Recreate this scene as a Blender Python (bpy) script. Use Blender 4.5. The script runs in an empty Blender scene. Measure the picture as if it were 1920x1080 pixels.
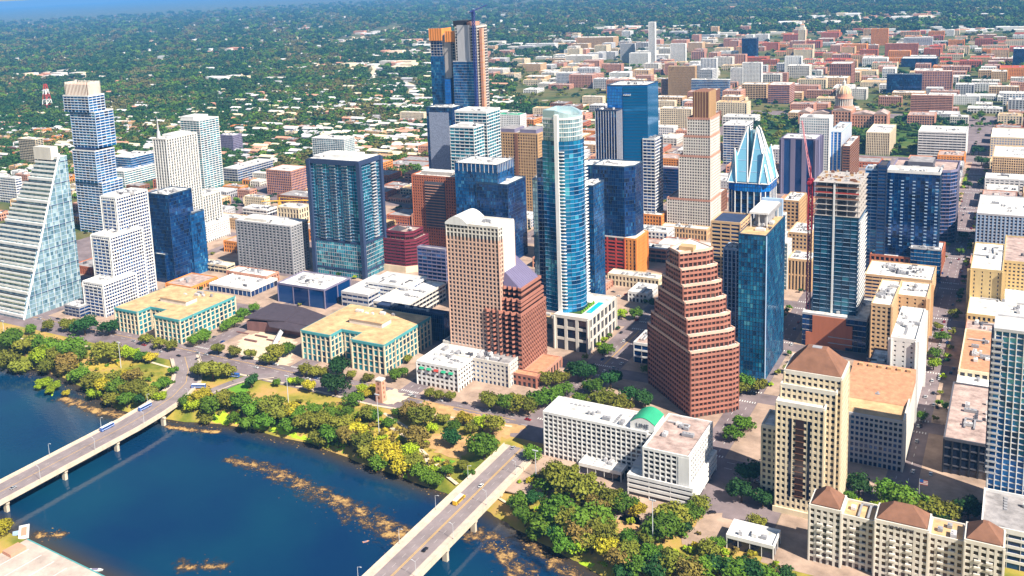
import bpy, bmesh, math, random
import numpy as np
from mathutils import Matrix, Vector
random.seed(7); rng = np.random.default_rng(7)
R = math.radians
scene = bpy.context.scene
COL = scene.collection

# ---------------------------------------------------------------- camera
CAMP = np.array([273.1, -581.8, 309.8]); YAW, PITCH, ROLL = R(-32.39), R(9.92), R(2.95)
FPX, PPX, PPY = 1832.0, 771.0, 285.0            # focal length and principal point, pixels of the 1920 wide photograph
def _basis():
    fw = np.array([math.sin(YAW)*math.cos(PITCH), math.cos(YAW)*math.cos(PITCH), -math.sin(PITCH)])
    r = np.array([math.cos(YAW), -math.sin(YAW), 0.0]); d = np.cross(fw, r)
    c, s = math.cos(ROLL), math.sin(ROLL)
    return c*r+s*d, -s*r+c*d, fw
CR, CD, CF = _basis()
cam = bpy.data.objects.new('camera', bpy.data.cameras.new('camera')); COL.objects.link(cam)
cam.matrix_world = Matrix(((CR[0], -CD[0], -CF[0], CAMP[0]), (CR[1], -CD[1], -CF[1], CAMP[1]), (CR[2], -CD[2], -CF[2], CAMP[2]), (0, 0, 0, 1)))
cam.data.sensor_width = 36.0; cam.data.lens = FPX/1920*36
cam.data.shift_x = (960-PPX)/1920; cam.data.shift_y = (PPY-540)/1920
cam.data.clip_start = 5; cam.data.clip_end = 120000
scene.camera = cam
# ---------------------------------------------------------------- sky, sun, exposure
SUN_AZ, SUN_EL = R(-19), R(46)                    # from east (+x) towards south
SD = Vector((math.cos(SUN_AZ)*math.cos(SUN_EL), math.sin(SUN_AZ)*math.cos(SUN_EL), math.sin(SUN_EL)))
world = bpy.data.worlds.new('World'); scene.world = world; world.use_nodes = True
nt = world.node_tree; nt.nodes.clear()
sky = nt.nodes.new('ShaderNodeTexSky'); sky.sky_type = 'NISHITA'; sky.sun_disc = False
sky.sun_elevation = SUN_EL; sky.sun_rotation = math.atan2(SD.x, SD.y); sky.altitude = 200; sky.air_density = 1.2; sky.dust_density = 0.6; sky.ozone_density = 3.0
bg = nt.nodes.new('ShaderNodeBackground'); bg.inputs[1].default_value = 0.055
wo = nt.nodes.new('ShaderNodeOutputWorld'); nt.links.new(sky.outputs[0], bg.inputs[0]); nt.links.new(bg.outputs[0], wo.inputs[0])
sl = bpy.data.lights.new('sun', 'SUN'); sl.energy = 5.0; sl.angle = R(0.53); sl.color = (1.0, 0.92, 0.80)
sun = bpy.data.objects.new('sun', sl); COL.objects.link(sun); sun.rotation_euler = SD.to_track_quat('Z', 'Y').to_euler(); sun.location = (0, 0, 900)
scene.view_settings.view_transform = 'Standard'; scene.view_settings.look = 'None'
scene.view_settings.exposure = 1.0; scene.view_settings.gamma = 1.0
scene.cycles.max_bounces = 5; scene.cycles.diffuse_bounces = 2; scene.cycles.glossy_bounces = 3; scene.cycles.transmission_bounces = 2
scene.cycles.transparent_max_bounces = 4; scene.cycles.volume_bounces = 0; scene.cycles.use_denoising = True
scene.cycles.caustics_reflective = False; scene.cycles.caustics_refractive = False; scene.cycles.sample_clamp_indirect = 4

# ---------------------------------------------------------------- pixels to places
def ray(x, y): return CF + CR*(x-PPX)/FPX + CD*(y-PPY)/FPX
def W(x, y, z=0.0):
    d = ray(x, y); t = (z-CAMP[2])/d[2]; q = CAMP+d*t
    return float(q[0]), float(q[1])
def PX(u, v, z=0.0):
    q = np.array([u, v, z], float)-CAMP; zz = q@CF
    return PPX+FPX*(q@CR)/zz, PPY+FPX*(q@CD)/zz
def bis(f, a, b):
    fa = f(a)
    for _ in range(50):
        m = (a+b)/2
        if (f(m) > 0) == (fa > 0): a = m
        else: b = m
    return a
def HT(bx, by, ty, z0=0):
    u, v = W(bx, by, z0); return bis(lambda h: PX(u, v, h)[1]-ty, z0, 600)
def boxr(px, py, h, xsw, xne):
    """roof corner nearest the camera (south-east) and height: footprint u0,u1,v0,v1 from the two other roof corners"""
    u, v = W(px, py, h)
    w = bis(lambda w: PX(u-w, v, h)[0]-xsw, 0, 400); d = bis(lambda d: PX(u, v+d, h)[0]-xne, 0, 90)
    return [u-w, u, v, v+max(d, 6)]
def roofbox(px, py, xsw, xne, h=None, v0=None, depth=None):
    if h is None: h = bis(lambda h: W(px, py, h)[1]-v0, 0, 290)
    b = boxr(px, py, h, xsw, xne)
    if depth: b[3] = b[2]+depth
    return b, h
def basebox(bx, by, ty, xsw, xne, depth=None):
    h = HT(bx, by, ty); u, v = W(bx, by); x, y = PX(u, v, h); b = boxr(x, y, h, xsw, xne)
    if depth: b[3] = b[2]+depth
    return b, h

# ---------------------------------------------------------------- materials
MATS = {}
def mat(name, col, rough=0.8, var=0.18, scale=0.12, metal=0.0, spec=0.3, streak=True, rnd=0.0, bump=0.0):
    if name in MATS: return MATS[name]
    m = bpy.data.materials.new(name); m.use_nodes = True; n = m.node_tree; L = n.links; b = n.nodes['Principled BSDF']
    b.inputs['Roughness'].default_value = rough; b.inputs['Metallic'].default_value = metal; b.inputs['Specular IOR Level'].default_value = spec
    g = n.nodes.new('ShaderNodeNewGeometry')
    vm = n.nodes.new('ShaderNodeVectorMath'); vm.operation = 'MULTIPLY'; vm.inputs[1].default_value = (1, 1, 0.18 if streak else 1)
    L.new(g.outputs['Position'], vm.inputs[0])
    t = n.nodes.new('ShaderNodeTexNoise'); t.inputs['Scale'].default_value = scale; t.inputs['Detail'].default_value = 6; t.inputs['Roughness'].default_value = 0.65
    L.new(vm.outputs[0], t.inputs['Vector'])
    r = n.nodes.new('ShaderNodeMapRange'); r.inputs[1].default_value = 0.3; r.inputs[2].default_value = 0.7; r.inputs[3].default_value = 1-var; r.inputs[4].default_value = 1+var*0.6
    L.new(t.outputs['Fac'], r.inputs[0])
    hsv = n.nodes.new('ShaderNodeHueSaturation'); hsv.inputs['Color'].default_value = (*col, 1)
    L.new(r.outputs[0], hsv.inputs['Value'])
    if rnd:
        o = n.nodes.new('ShaderNodeObjectInfo'); mr = n.nodes.new('ShaderNodeMapRange'); mr.inputs[3].default_value = 0.5-rnd; mr.inputs[4].default_value = 0.5+rnd
        L.new(o.outputs['Random'], mr.inputs[0]); L.new(mr.outputs[0], hsv.inputs['Hue'])
        m2 = n.nodes.new('ShaderNodeMapRange'); m2.inputs[3].default_value = 0.7; m2.inputs[4].default_value = 1.3
        wn = n.nodes.new('ShaderNodeTexWhiteNoise'); wn.noise_dimensions = '1D'; L.new(o.outputs['Random'], wn.inputs['W']); L.new(wn.outputs['Value'], m2.inputs[0])
        mu = n.nodes.new('ShaderNodeMath'); mu.operation = 'MULTIPLY'; L.new(r.outputs[0], mu.inputs[0]); L.new(m2.outputs[0], mu.inputs[1]); L.new(mu.outputs[0], hsv.inputs['Value'])
    L.new(hsv.outputs[0], b.inputs['Base Color'])
    if bump:
        bp = n.nodes.new('ShaderNodeBump'); bp.inputs['Strength'].default_value = bump; bp.inputs['Distance'].default_value = 0.3
        L.new(t.outputs['Fac'], bp.inputs['Height']); L.new(bp.outputs[0], b.inputs['Normal'])
    MATS[name] = m; return m
def glass(name, cols, metal=0.35, rough=0.07):
    """several tints of one glazing, for blinds and painted-in reflections: a facade's panes pick among them"""
    if name in MATS: return MATS[name]
    out = []
    for i, c in enumerate(cols):
        m = bpy.data.materials.new(f'{name}_{i}'); m.use_nodes = True; b = m.node_tree.nodes['Principled BSDF']
        b.inputs['Base Color'].default_value = (*c, 1); b.inputs['Roughness'].default_value = rough+0.04*i; b.inputs['Metallic'].default_value = metal
        b.inputs['Specular IOR Level'].default_value = 0.7
        out.append(m)
    MATS[name] = out; return out
glass('g_dark', [(.010, .014, .03), (.016, .024, .05), (.03, .04, .065), (.09, .09, .10)], .2)
glass('g_blue', [(.006, .11, .35), (.015, .19, .50), (.10, .40, .70), (.004, .035, .13)], .5)
glass('g_bright', [(.006, .20, .72), (.008, .24, .78), (.02, .30, .80), (.006, .16, .62)], .3)
glass('g_teal', [(.006, .17, .27), (.02, .31, .43), (.14, .54, .64), (.004, .06, .13)], .5)
glass('g_pale', [(.22, .37, .44), (.33, .49, .55), (.50, .66, .70), (.11, .22, .29)], .4)
glass('g_azure', [(.006, .16, .38), (.015, .28, .54), (.10, .52, .74), (.004, .06, .17)], .5)
glass('g_deep', [(.004, .06, .13), (.010, .11, .21), (.05, .26, .38), (.003, .025, .06)], .5)
glass('g_navy', [(.003, .034, .15), (.006, .068, .25), (.03, .18, .42), (.002, .012, .055)], .45)
glass('g_brown', [(.03, .016, .014), (.05, .028, .024), (.02, .012, .014), (.09, .06, .05)], .2)
glass('g_home', [(.03, .05, .07), (.06, .09, .11), (.02, .03, .05), (.22, .22, .20)], .2)
C = dict(white=(.74, .72, .69), offwhite=(.66, .61, .54), cream=(.72, .60, .42), tan=(.54, .34, .17), pink=(.52, .26, .18), salmon=(.60, .30, .20), granite=(.30, .14, .105), rose=(.26, .10, .075), rosel=(.37, .155, .11),
         maroon=(.17, .022, .040), brick=(.46, .15, .075), red=(.42, .045, .03), orange=(.72, .27, .06), grey=(.30, .30, .32), lgrey=(.48, .47, .48), dgrey=(.10, .10, .12), brown=(.24, .11, .065),
         purple=(.20, .18, .27), navy=(.03, .05, .11), black=(.025, .027, .035), teal=(.10, .30, .31), bluew=(.34, .46, .62), concrete=(.42, .38, .35), yellow=(.62, .45, .21), sand=(.64, .42, .23))
for k, c in C.items(): mat(k, c, 0.75, 0.16, 0.15)
mat('roof_white', (.72, .70, .66), .85, .55, .16, streak=False); mat('roof_grey', (.32, .30, .30), .9, .5, .16, streak=False); mat('roof_tan', (.60, .39, .20), .9, .40, .14, streak=False)
mat('roof_brown', (.22, .105, .065), .85, .25, .2, streak=False); mat('roof_tile', (.50, .25, .14), .85, .3, .3, streak=False); mat('roof_dark', (.07, .065, .075), .8, .3, .1, streak=False)
mat('roof_red', (.45, .08, .045), .85, .3, .2, streak=False); mat('roof_pink', (.45, .33, .29), .9, .55, .16, streak=False); mat('roof_green', (.03, .33, .17), .6, .15, .1, streak=False)
mat('core', (.03, .032, .038), .8, .1)
mat('steel', (.05, .10, .18), .4, .1, metal=.5); mat('pole', (.55, .56, .58), .5, .1); mat('rubber', (.015, .015, .016), .9, .1)
mat('trunk', (.10, .065, .04), .95, .3, 2.0)
mat('asphalt', (.21, .165, .17), .9, .38, .05, streak=False); mat('pavement', (.40, .285, .215), .9, .45, .06, streak=False)
mat('paint_white', (.75, .74, .70), .7, .15, .5, streak=False); mat('paint_yellow', (.72, .42, .06), .7, .15, .5, streak=False)
def M(x): return x if not isinstance(x, str) else MATS[x]

# ---------------------------------------------------------------- mesh helpers
class MB:
    def __init__(s): s.v = []; s.f = []; s.m = []
    def add(s, vs, fs, mi=0):
        k = len(s.v); s.v += [tuple(map(float, p)) for p in vs]; s.f += [[i+k for i in f] for f in fs]; s.m += [mi]*len(fs)
    def box(s, x0, x1, y0, y1, z0, z1, mi=0):
        s.add([(x0, y0, z0), (x1, y0, z0), (x1, y1, z0), (x0, y1, z0), (x0, y0, z1), (x1, y0, z1), (x1, y1, z1), (x0, y1, z1)],
              [(3, 2, 1, 0), (4, 5, 6, 7), (0, 1, 5, 4), (1, 2, 6, 5), (2, 3, 7, 6), (3, 0, 4, 7)], mi)
    def prism(s, poly, z0, z1, mi=0, top=None):
        n = len(poly); top = top or poly
        s.add([(p[0], p[1], z0) for p in poly]+[(p[0], p[1], z1) for p in top],
              [tuple(range(n))[::-1], tuple(range(n, 2*n))]+[(i, (i+1) % n, n+(i+1) % n, n+i) for i in range(n)], mi)
    def ring(s, out, inn, z0, z1, mi=0):
        n = len(out); vs = [(p[0], p[1], z) for z in (z0, z1) for q in (out, inn) for p in q]
        fs = []
        for i in range(n):
            j = (i+1) % n
            fs += [(i, j, 2*n+j, 2*n+i), (n+j, n+i, 3*n+i, 3*n+j), (2*n+i, 2*n+j, 3*n+j, 3*n+i), (i, n+i, n+j, j)]
        s.add(vs, fs, mi)
    def quad(s, a, b, c, d, mi=0): s.add([a, b, c, d], [(0, 1, 2, 3)], mi)
    def cyl(s, x, y, z0, z1, r0, r1=None, n=8, mi=0):
        r1 = r0 if r1 is None else r1
        a = [(x+r0*math.cos(2*math.pi*i/n), y+r0*math.sin(2*math.pi*i/n)) for i in range(n)]
        b = [(x+r1*math.cos(2*math.pi*i/n), y+r1*math.sin(2*math.pi*i/n)) for i in range(n)]
        s.prism(a, z0, z1, mi, b)
    def bar(s, a, b, r, mi=0):
        a, b = Vector(a), Vector(b); d = (b-a).normalized(); u = d.orthogonal().normalized(); w = d.cross(u)
        vs = [tuple(p+(u*x+w*y)*r) for p in (a, b) for x, y in ((1, 1), (-1, 1), (-1, -1), (1, -1))]
        s.add(vs, [(3, 2, 1, 0), (4, 5, 6, 7)]+[(i, (i+1) % 4, 4+(i+1) % 4, 4+i) for i in range(4)], mi)
    def mesh(s, name, mats):
        me = bpy.data.meshes.new(name); me.from_pydata(s.v, [], s.f)
        for m in (mats if isinstance(mats, (list, tuple)) else [mats]): me.materials.append(M(m))
        if any(s.m): me.polygons.foreach_set('material_index', s.m)
        return me
def link(name, me, parent=None, loc=(0, 0, 0), rz=0.0):
    o = bpy.data.objects.new(name, me); COL.objects.link(o); o.location = loc
    if rz: o.rotation_euler = (0, 0, rz)
    if parent: o.parent = parent
    return o
def tag(o, label=None, cat=None, group=None, kind=None):
    if label: o['label'] = label
    if cat: o['category'] = cat
    if group: o['group'] = group
    if kind: o['kind'] = kind
    return o
LAND = []                                           # (u, v, short phrase) of things one can find
FOOT = []                                           # footprints taken
def thing(name, label, cat, loc=(0, 0, 0), rz=0.0, group=None):
    o = bpy.data.objects.new(name, None); o.empty_display_size = 2; COL.objects.link(o); o.location = loc; o.rotation_euler = (0, 0, rz)
    return tag(o, label, cat, group)
def part(th, name, mb, mats, kind=None, parent=None, label=None):
    """mesh given in world coordinates, hung on its thing"""
    L = th.location; P = parent.location if parent else Vector((0, 0, 0))
    off = Vector(L)+P
    mb.v = [(p[0]-off[0], p[1]-off[1], p[2]-off[2]) for p in mb.v]
    o = link(name, mb.mesh(name, mats), parent or th)
    return tag(o, label, kind=kind)
def rect(b): return [(b[0], b[2]), (b[1], b[2]), (b[1], b[3]), (b[0], b[3])]
def off(poly, d):
    n = len(poly); out = []
    for i in range(n):
        p0, p1, p2 = poly[i-1], poly[i], poly[(i+1) % n]
        a = Vector((p1[0]-p0[0], p1[1]-p0[1])).normalized(); b = Vector((p2[0]-p1[0], p2[1]-p1[1])).normalized()
        na, nb = Vector((a.y, -a.x)), Vector((b.y, -b.x)); m = na+nb
        k = d/max(0.35, 1+na.dot(nb))
        out.append((p1[0]+m.x*k, p1[1]+m.y*k))
    return out
def structure(name, mb, mats): return tag(link(name, mb.mesh(name, mats)), kind='structure')

# ---------------------------------------------------------------- the facade builder
UNITS = []
def unit_meshes():
    for k in range(4):
        b = MB(); w, d, h = [(3, 2.2, 1.8), (5, 2.6, 2.2), (2, 2, 2.4), (7, 3, 2.0)][k]
        b.box(-w/2, w/2, -d/2, d/2, .25, h); b.box(-w/2+.3, w/2-.3, -d/2+.3, d/2-.3, 0, .25)
        for i in range(max(1, int(w//2))): b.cyl(-w/2+1+i*2, 0, h, h+.35, .7, n=8)
        UNITS.append([b.mesh('rooftop_unit', [c]) for c in ('lgrey', 'white', 'grey')])
    for k in range(3):
        b = MB()
        if k == 0: b.box(-7, 7, -.5, .5, .5, 1.3); b.box(6.2, 7, -4, .5, .5, 1.3); [b.box(x-.15, x+.15, -.3, .3, 0, .5) for x in (-6, -2, 2, 6)]
        elif k == 1: [b.box(x-1, x+1, -.8, .8, 0, .5) for x in (-6, -3, 0, 3, 6)]
        else: b.cyl(0, 0, 0, 2.2, 1.1, 1.1, 10); b.cyl(2.6, 0, 0, 2.2, 1.1, 1.1, 10)
        UNITS.append([b.mesh('rooftop_unit', [c]) for c in ('lgrey', 'dgrey', 'grey')])
unit_meshes()
def style(wall='white', span=None, g='g_dark', fh=3.8, bw=4.0, pw=1.2, sh=1.2, pd=.12, sd=.06, par=1.1, roof='roof_white', units=5, base=None, rec=.3, shade=0.0, corner=0, parm=None):
    return dict(wall=wall, span=span or wall, g=g, fh=fh, bw=bw, pw=pw, sh=sh, pd=pd, sd=sd, par=par, roof=roof, units=units, base=base, rec=rec, corner=corner, parm=parm)
def tower(th, poly, z0, z1, st, near=1, roof=True):
    n = max(1, round((z1-z0)/st['fh'])); fh = (z1-z0)/n; E = len(poly)
    b = MB(); b.prism(off(poly, -st['rec']-.2), z0, z1-.05); part(th, 'inner_core', b, 'core')
    gl = MB(); bands = MB(); piers = []
    L = th.location
    for i in range(E):
        p, q = Vector(poly[i]), Vector(poly[(i+1) % E]); e = q-p; ln = e.length
        if ln < .3: continue
        ph1, ph2, ph3 = (random.random()*6.28 for _ in range(3))
        t = e/ln; nv = Vector((t.y, -t.x)); nb = max(1, round(ln/st['bw'])); bw = ln/nb
        a = p-nv*st['rec']
        for k in range(nb):
            for f in range(n):
                s0, s1 = a+t*(bw*k), a+t*(bw*(k+1)); zz0, zz1 = z0+f*fh, z0+(f+1)*fh
                j = [random.uniform(-.03, .03) for _ in range(4)]
                r = .5+.24*math.sin(.16*k*bw+ph1)*math.sin(.07*f*fh+ph2)+.12*math.sin(.4*k*bw+.31*f*fh+ph3)+random.gauss(0, .17); mi = 3 if r < .22 else 0 if r < .58 else 1 if r < .88 else 2  # tints drift in clusters, painting broken reflections into the panes
                gl.quad((s0.x+nv.x*j[0], s0.y+nv.y*j[0], zz0), (s1.x+nv.x*j[1], s1.y+nv.y*j[1], zz0), (s1.x+nv.x*j[2], s1.y+nv.y*j[2], zz1), (s0.x+nv.x*j[3], s0.y+nv.y*j[3], zz1), mi)
        if st['pw'] > 0: piers += [(p+t*(bw*k), math.atan2(t.y, t.x), (st['corner'] or st['pw']) if k in (0, nb) else st['pw']) for k in range(nb+1)]
    wpx = FPX/math.dist((L.x, L.y, z0), CAMP)
    if near >= 2 and min(st['bw'], fh)*wpx > 8.5 and len(gl.f) < 420:
        for i, f in enumerate(gl.f):
            q_ = [Vector(gl.v[k]) for k in f]; c_ = (q_[0]+q_[2])/2; p_ = MB(); p_.add([tuple(x-c_) for x in q_], [(0, 1, 2, 3)])
            link('window_pane', p_.mesh('window_pane', MATS[st['g']][gl.m[i]]), th, tuple(c_-Vector(L)))
    else: part(th, 'window_panes', gl, MATS[st['g']], kind='stuff')
    H = z1-z0
    if piers:
        if near >= 2:
            ms = {}
            for pt, a, w in piers:
                if w not in ms:
                    pb = MB(); pb.box(-w/2, w/2, -st['pd'], st['rec']+.15, 0, H); ms[w] = pb.mesh('pier', st['wall'])
                link('pier', ms[w], th, (pt.x-L.x, pt.y-L.y, z0-L.z), a)
        else:
            pb = MB()
            for pt, a, w in piers:
                t = Vector((math.cos(a), math.sin(a))); nv = Vector((t.y, -t.x)); h = w/2
                c = [pt-t*h+nv*st['pd'], pt+t*h+nv*st['pd'], pt+t*h-nv*(st['rec']+.15), pt-t*h-nv*(st['rec']+.15)]
                pb.prism([(x.x, x.y) for x in c], z0, z1)
            part(th, 'wall_piers', pb, st['wall'], kind='stuff')
    if st['sh'] > 0:
        po = off(poly, st['sd'])
        if near >= 1:
            pb = MB(); pb.prism([(p[0]-L.x, p[1]-L.y) for p in po], -st['sh']/2, st['sh']/2); me = pb.mesh('floor_band', st['span'])
            for f in range(1, n): link('floor_band', me, th, (0, 0, z0+f*fh-L.z))
        else:
            for f in range(1, n): bands.prism(po, z0+f*fh-st['sh']/2, z0+f*fh+st['sh']/2)
            if n > 1: part(th, 'floor_bands', bands, st['span'], kind='stuff')
    if roof:
        b = MB(); b.prism(off(poly, -.25), z1-.1, z1+.02); ro = part(th, 'roof', b, st['roof'])
        b = MB(); b.ring(off(poly, max(st['pd'], st['sd'])+.06), off(poly, -.5), z1-st['sh']*.6-.2, z1+st['par']); part(th, 'parapet', b, st['parm'] or st['span'], parent=ro)
        xs = [p[0] for p in poly]; ys = [p[1] for p in poly]
        for k in range(int(st['units']*1.7)):
            w, d = max(xs)-min(xs), max(ys)-min(ys)
            if w < 8 or d < 8: break
            x = min(xs)+w*random.uniform(.2, .8); y = min(ys)+d*random.uniform(.2, .8)
            link('rooftop_unit', random.choice(UNITS[random.randrange(7)]), ro, (x-L.x, y-L.y, z1+.02-L.z), random.choice((0, math.pi/2)))
def building(name, label, cat, b, h, st, near=1, short=None, group=None, z0=0.0):
    th = thing(name, label, cat, ((b[0]+b[1])/2, (b[2]+b[3])/2, z0), group=group)
    FOOT.append(tuple(b[:4]))
    if short: LAND.append(((b[0]+b[1])/2, (b[2]+b[3])/2, short))
    if st: tower(th, rect(b), z0, h, st, near)
    return th
def penthouse(th, b, z0, h, m='white', roofm='roof_white', name='penthouse'):
    mb = MB(); mb.box(*b, z0, z0+h); o = part(th, name, mb, m)
    mb = MB(); mb.box(b[0]+.4, b[1]-.4, b[2]+.4, b[3]-.4, z0+h, z0+h+.12); part(th, 'penthouse_roof', mb, roofm, parent=o)
    return o
def hip(th, b, z0, h, m='roof_brown', eave=.8, flat=.0):
    x0, x1, y0, y1 = b[0]-eave, b[1]+eave, b[2]-eave, b[3]+eave; w, d = x1-x0, y1-y0; k = min(w, d)/2*(1-flat)
    mb = MB(); mb.prism([(x0, y0), (x1, y0), (x1, y1), (x0, y1)], z0, z0+.25)
    mb.prism([(x0, y0), (x1, y0), (x1, y1), (x0, y1)], z0+.25, z0+h, 0, [(x0+k, y0+k), (x1-k, y0+k), (x1-k, y1-k), (x0+k, y1-k)])
    return part(th, 'hip_roof', mb, m)
def ins(b, d): return [b[0]+d, b[1]-d, b[2]+d, b[3]-d]
# ================================================================ ground, river, streets, bridges
LAKE = -9.0
north_px = [(-900, 560), (-400, 640), (-150, 672), (0, 689), (70, 693), (115, 705), (150, 722), (185, 745), (225, 768), (300, 784), (345, 790), (400, 793), (470, 802), (520, 817), (590, 832),
            (650, 857), (720, 882), (790, 907), (850, 928), (900, 948), (960, 985), (1010, 1013), (1070, 1045), (1130, 1078), (1220, 1130), (1500, 1290)]
south_px = [(-900, 800), (-400, 900), (-60, 968), (0, 990), (50, 1012), (190, 1088), (400, 1180), (700, 1300), (1200, 1500), (1500, 1620)]
NS = np.array([W(x, y, LAKE) for x, y in north_px]); SS = np.array([W(x, y, LAKE) for x, y in south_px])
RIV = np.vstack([NS, SS[::-1]])
def inpoly(P, poly):
    x, y = P[:, 0], P[:, 1]; ins_ = np.zeros(len(P), bool); n = len(poly)
    for i in range(n):
        x0, y0 = poly[i]; x1, y1 = poly[(i+1) % n]
        c = ((y0 > y) != (y1 > y)) & (x < (x1-x0)*(y-y0)/((y1-y0) if y1 != y0 else 1e-9)+x0)
        ins_ ^= c
    return ins_
def sdist(P):
    d = np.full(len(P), 1e9)
    for L_ in (NS, SS):
        for a, b in zip(L_[:-1], L_[1:]):
            e = b-a; t = np.clip(((P-a)@e)/(e@e), 0, 1); d = np.minimum(d, np.linalg.norm(P-a-t[:, None]*e, axis=1))
    return np.where(inpoly(P, RIV), -d, d)
def gzs(P):
    P = np.asarray(P, float).reshape(-1, 2); s = sdist(P)
    t = np.clip(s/26.0, 0, 1); land = LAKE+.15+(9.0-.15)*(t*t*(3-2*t)) if False else LAKE+.1+(8.9)*(1-(1-t)**2)
    ds = np.full(len(P), 1e9)
    for a, b in zip(SS[:-1], SS[1:]):
        e = b-a; t2 = np.clip(((P-a)@e)/(e@e), 0, 1); ds = np.minimum(ds, np.linalg.norm(P-a-t2[:, None]*e, axis=1))
    land = np.where((ds <= s+1e-6) & (s > 0), np.minimum(land, LAKE+1.2+np.maximum(s-70, 0)*.2), land)
    wob = .35*np.sin(P[:, 0]*.19+1)*np.sin(P[:, 1]*.23)*np.clip(s/8, 0, 1)*np.clip((26-s)/10, 0, 1)
    return np.where(s > 0, np.minimum(land+wob, 0), LAKE+np.maximum(s*.25, -3.0)-.25)
def gz(u, v):
    if not (X0 < u < X1-1 and Y0 < v < -24): return 0.0
    fx, fy = (u-X0)/(X1-X0)*(nx-1), (v-Y0)/(Y1-Y0)*(ny-1); i, j = min(int(fx), nx-2), min(int(fy), ny-2); a, c = fx-i, fy-j; q = ZG[j:j+2, i:i+2]
    return float((q[0, 0]*(1-a)+q[0, 1]*a)*(1-c)+(q[1, 0]*(1-a)+q[1, 1]*a)*c)
def sd1(u, v):
    if not (X0 < u < X1-1 and Y0 < v < Y1): return 99.0
    return float(SG[int((v-Y0)/(Y1-Y0)*(ny-1)+.5), int((u-X0)/(X1-X0)*(nx-1)+.5)])
def WT(x, y):
    z = 0.0
    for _ in range(6):
        u, v = W(x, y, z); z = gz(u, v)
    return u, v, z
# river bank terrain
X0, X1, Y0, Y1, ST = -1080, 590, -700, -24, 6.0
xs = np.linspace(X0, X1, int((X1-X0)/ST)+1); ys = np.linspace(Y0, Y1, int((Y1-Y0)/ST)+1)
gx, gy = np.meshgrid(xs, ys); P = np.stack([gx.ravel(), gy.ravel()], 1); Z = gzs(P)
nx, ny = len(xs), len(ys); SG = sdist(P).reshape(ny, nx); idx = np.arange(nx*ny).reshape(ny, nx)
edge = np.zeros((ny, nx), bool); edge[-1, :] = True
Z = np.where(edge.ravel() & (Z > -1), 0, Z)
ZG = Z.reshape(ny, nx)
F = np.stack([idx[:-1, :-1], idx[:-1, 1:], idx[1:, 1:], idx[1:, :-1]], -1).reshape(-1, 4)
me = bpy.data.meshes.new('river_bank'); me.from_pydata([tuple(p) for p in np.column_stack([P, Z])], [], F.tolist()); me.shade_smooth()
def groundmat(name, cols, scale, contrast=.2, specks=None, speckscale=.05, fine=.6):
    m = bpy.data.materials.new(name); m.use_nodes = True; n = m.node_tree; L = n.links; b = n.nodes['Principled BSDF']; b.inputs['Roughness'].default_value = .95; b.inputs['Specular IOR Level'].default_value = .15
    g = n.nodes.new('ShaderNodeNewGeometry')
    t = n.nodes.new('ShaderNodeTexNoise'); t.inputs['Scale'].default_value = scale; t.inputs['Detail'].default_value = 8; t.inputs['Roughness'].default_value = fine
    L.new(g.outputs['Position'], t.inputs['Vector'])
    r = n.nodes.new('ShaderNodeValToRGB'); e = r.color_ramp.elements
    for i, c in enumerate(cols):
        p = .5-contrast+2*contrast*i/(len(cols)-1)
        el = e[i] if i < 2 else e.new(p)
        el.position = p; el.color = (*c, 1)
    L.new(t.outputs['Fac'], r.inputs[0]); out = r.outputs[0]
    if specks:
        for c, th, sc in specks:
            v = n.nodes.new('ShaderNodeTexVoronoi'); v.inputs['Scale'].default_value = sc; L.new(g.outputs['Position'], v.inputs['Vector'])
            mt = n.nodes.new('ShaderNodeMath'); mt.operation = 'LESS_THAN'; mt.inputs[1].default_value = th; L.new(v.outputs['Distance'], mt.inputs[0])
            mx = n.nodes.new('ShaderNodeMixRGB'); mx.inputs[2].default_value = (*c, 1); L.new(mt.outputs[0], mx.inputs[0]); L.new(out, mx.inputs[1]); out = mx.outputs[0]
    L.new(out, b.inputs['Base Color']); MATS[name] = m; return m
groundmat('grass_bank', [(.05, .09, .012), (.15, .17, .02), (.34, .27, .05), (.46, .28, .10), (.17, .21, .03)], .022, .2)
groundmat('far_ground', [(.03, .055, .018), (.06, .09, .025), (.15, .13, .05), (.05, .085, .025)], .008, .22, [((.40, .33, .27), .13, .011), ((.55, .5, .46), .08, .008)])
me.materials.append(MATS['grass_bank']); tag(link('river_bank', me), kind='structure')
# outer ground, a sheet with the bank's rectangle left out
FAR = 42000
b = MB()
def sheet(mb, x0, x1, y0, y1, z, mi=0): mb.quad((x0, y0, z), (x1, y0, z), (x1, y1, z), (x0, y1, z), mi)
for x0, x1, y0, y1 in ((-FAR, FAR, Y1, FAR), (-FAR, FAR, -FAR, Y0), (-FAR, X0, Y0, Y1), (X1, FAR, Y0, Y1)): sheet(b, x0, x1, y0, y1, 0)
structure('ground', b, 'far_ground')
# water
m = bpy.data.materials.new('water'); m.use_nodes = True; n = m.node_tree; L = n.links; pb = n.nodes['Principled BSDF']
pb.inputs['Base Color'].default_value = (.004, .035, .085, 1); pb.inputs['Roughness'].default_value = .06; pb.inputs['Specular IOR Level'].default_value = .5; pb.inputs['IOR'].default_value = 1.33
g = n.nodes.new('ShaderNodeNewGeometry'); t = n.nodes.new('ShaderNodeTexNoise'); t.inputs['Scale'].default_value = .35; t.inputs['Detail'].default_value = 5; L.new(g.outputs['Position'], t.inputs['Vector'])
bp = n.nodes.new('ShaderNodeBump'); bp.inputs['Strength'].default_value = .22; bp.inputs['Distance'].default_value = .3; L.new(t.outputs['Fac'], bp.inputs['Height']); L.new(bp.outputs[0], pb.inputs['Normal'])
t2 = n.nodes.new('ShaderNodeTexNoise'); t2.inputs['Scale'].default_value = .012; t2.inputs['Detail'].default_value = 4; L.new(g.outputs['Position'], t2.inputs['Vector'])
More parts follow.
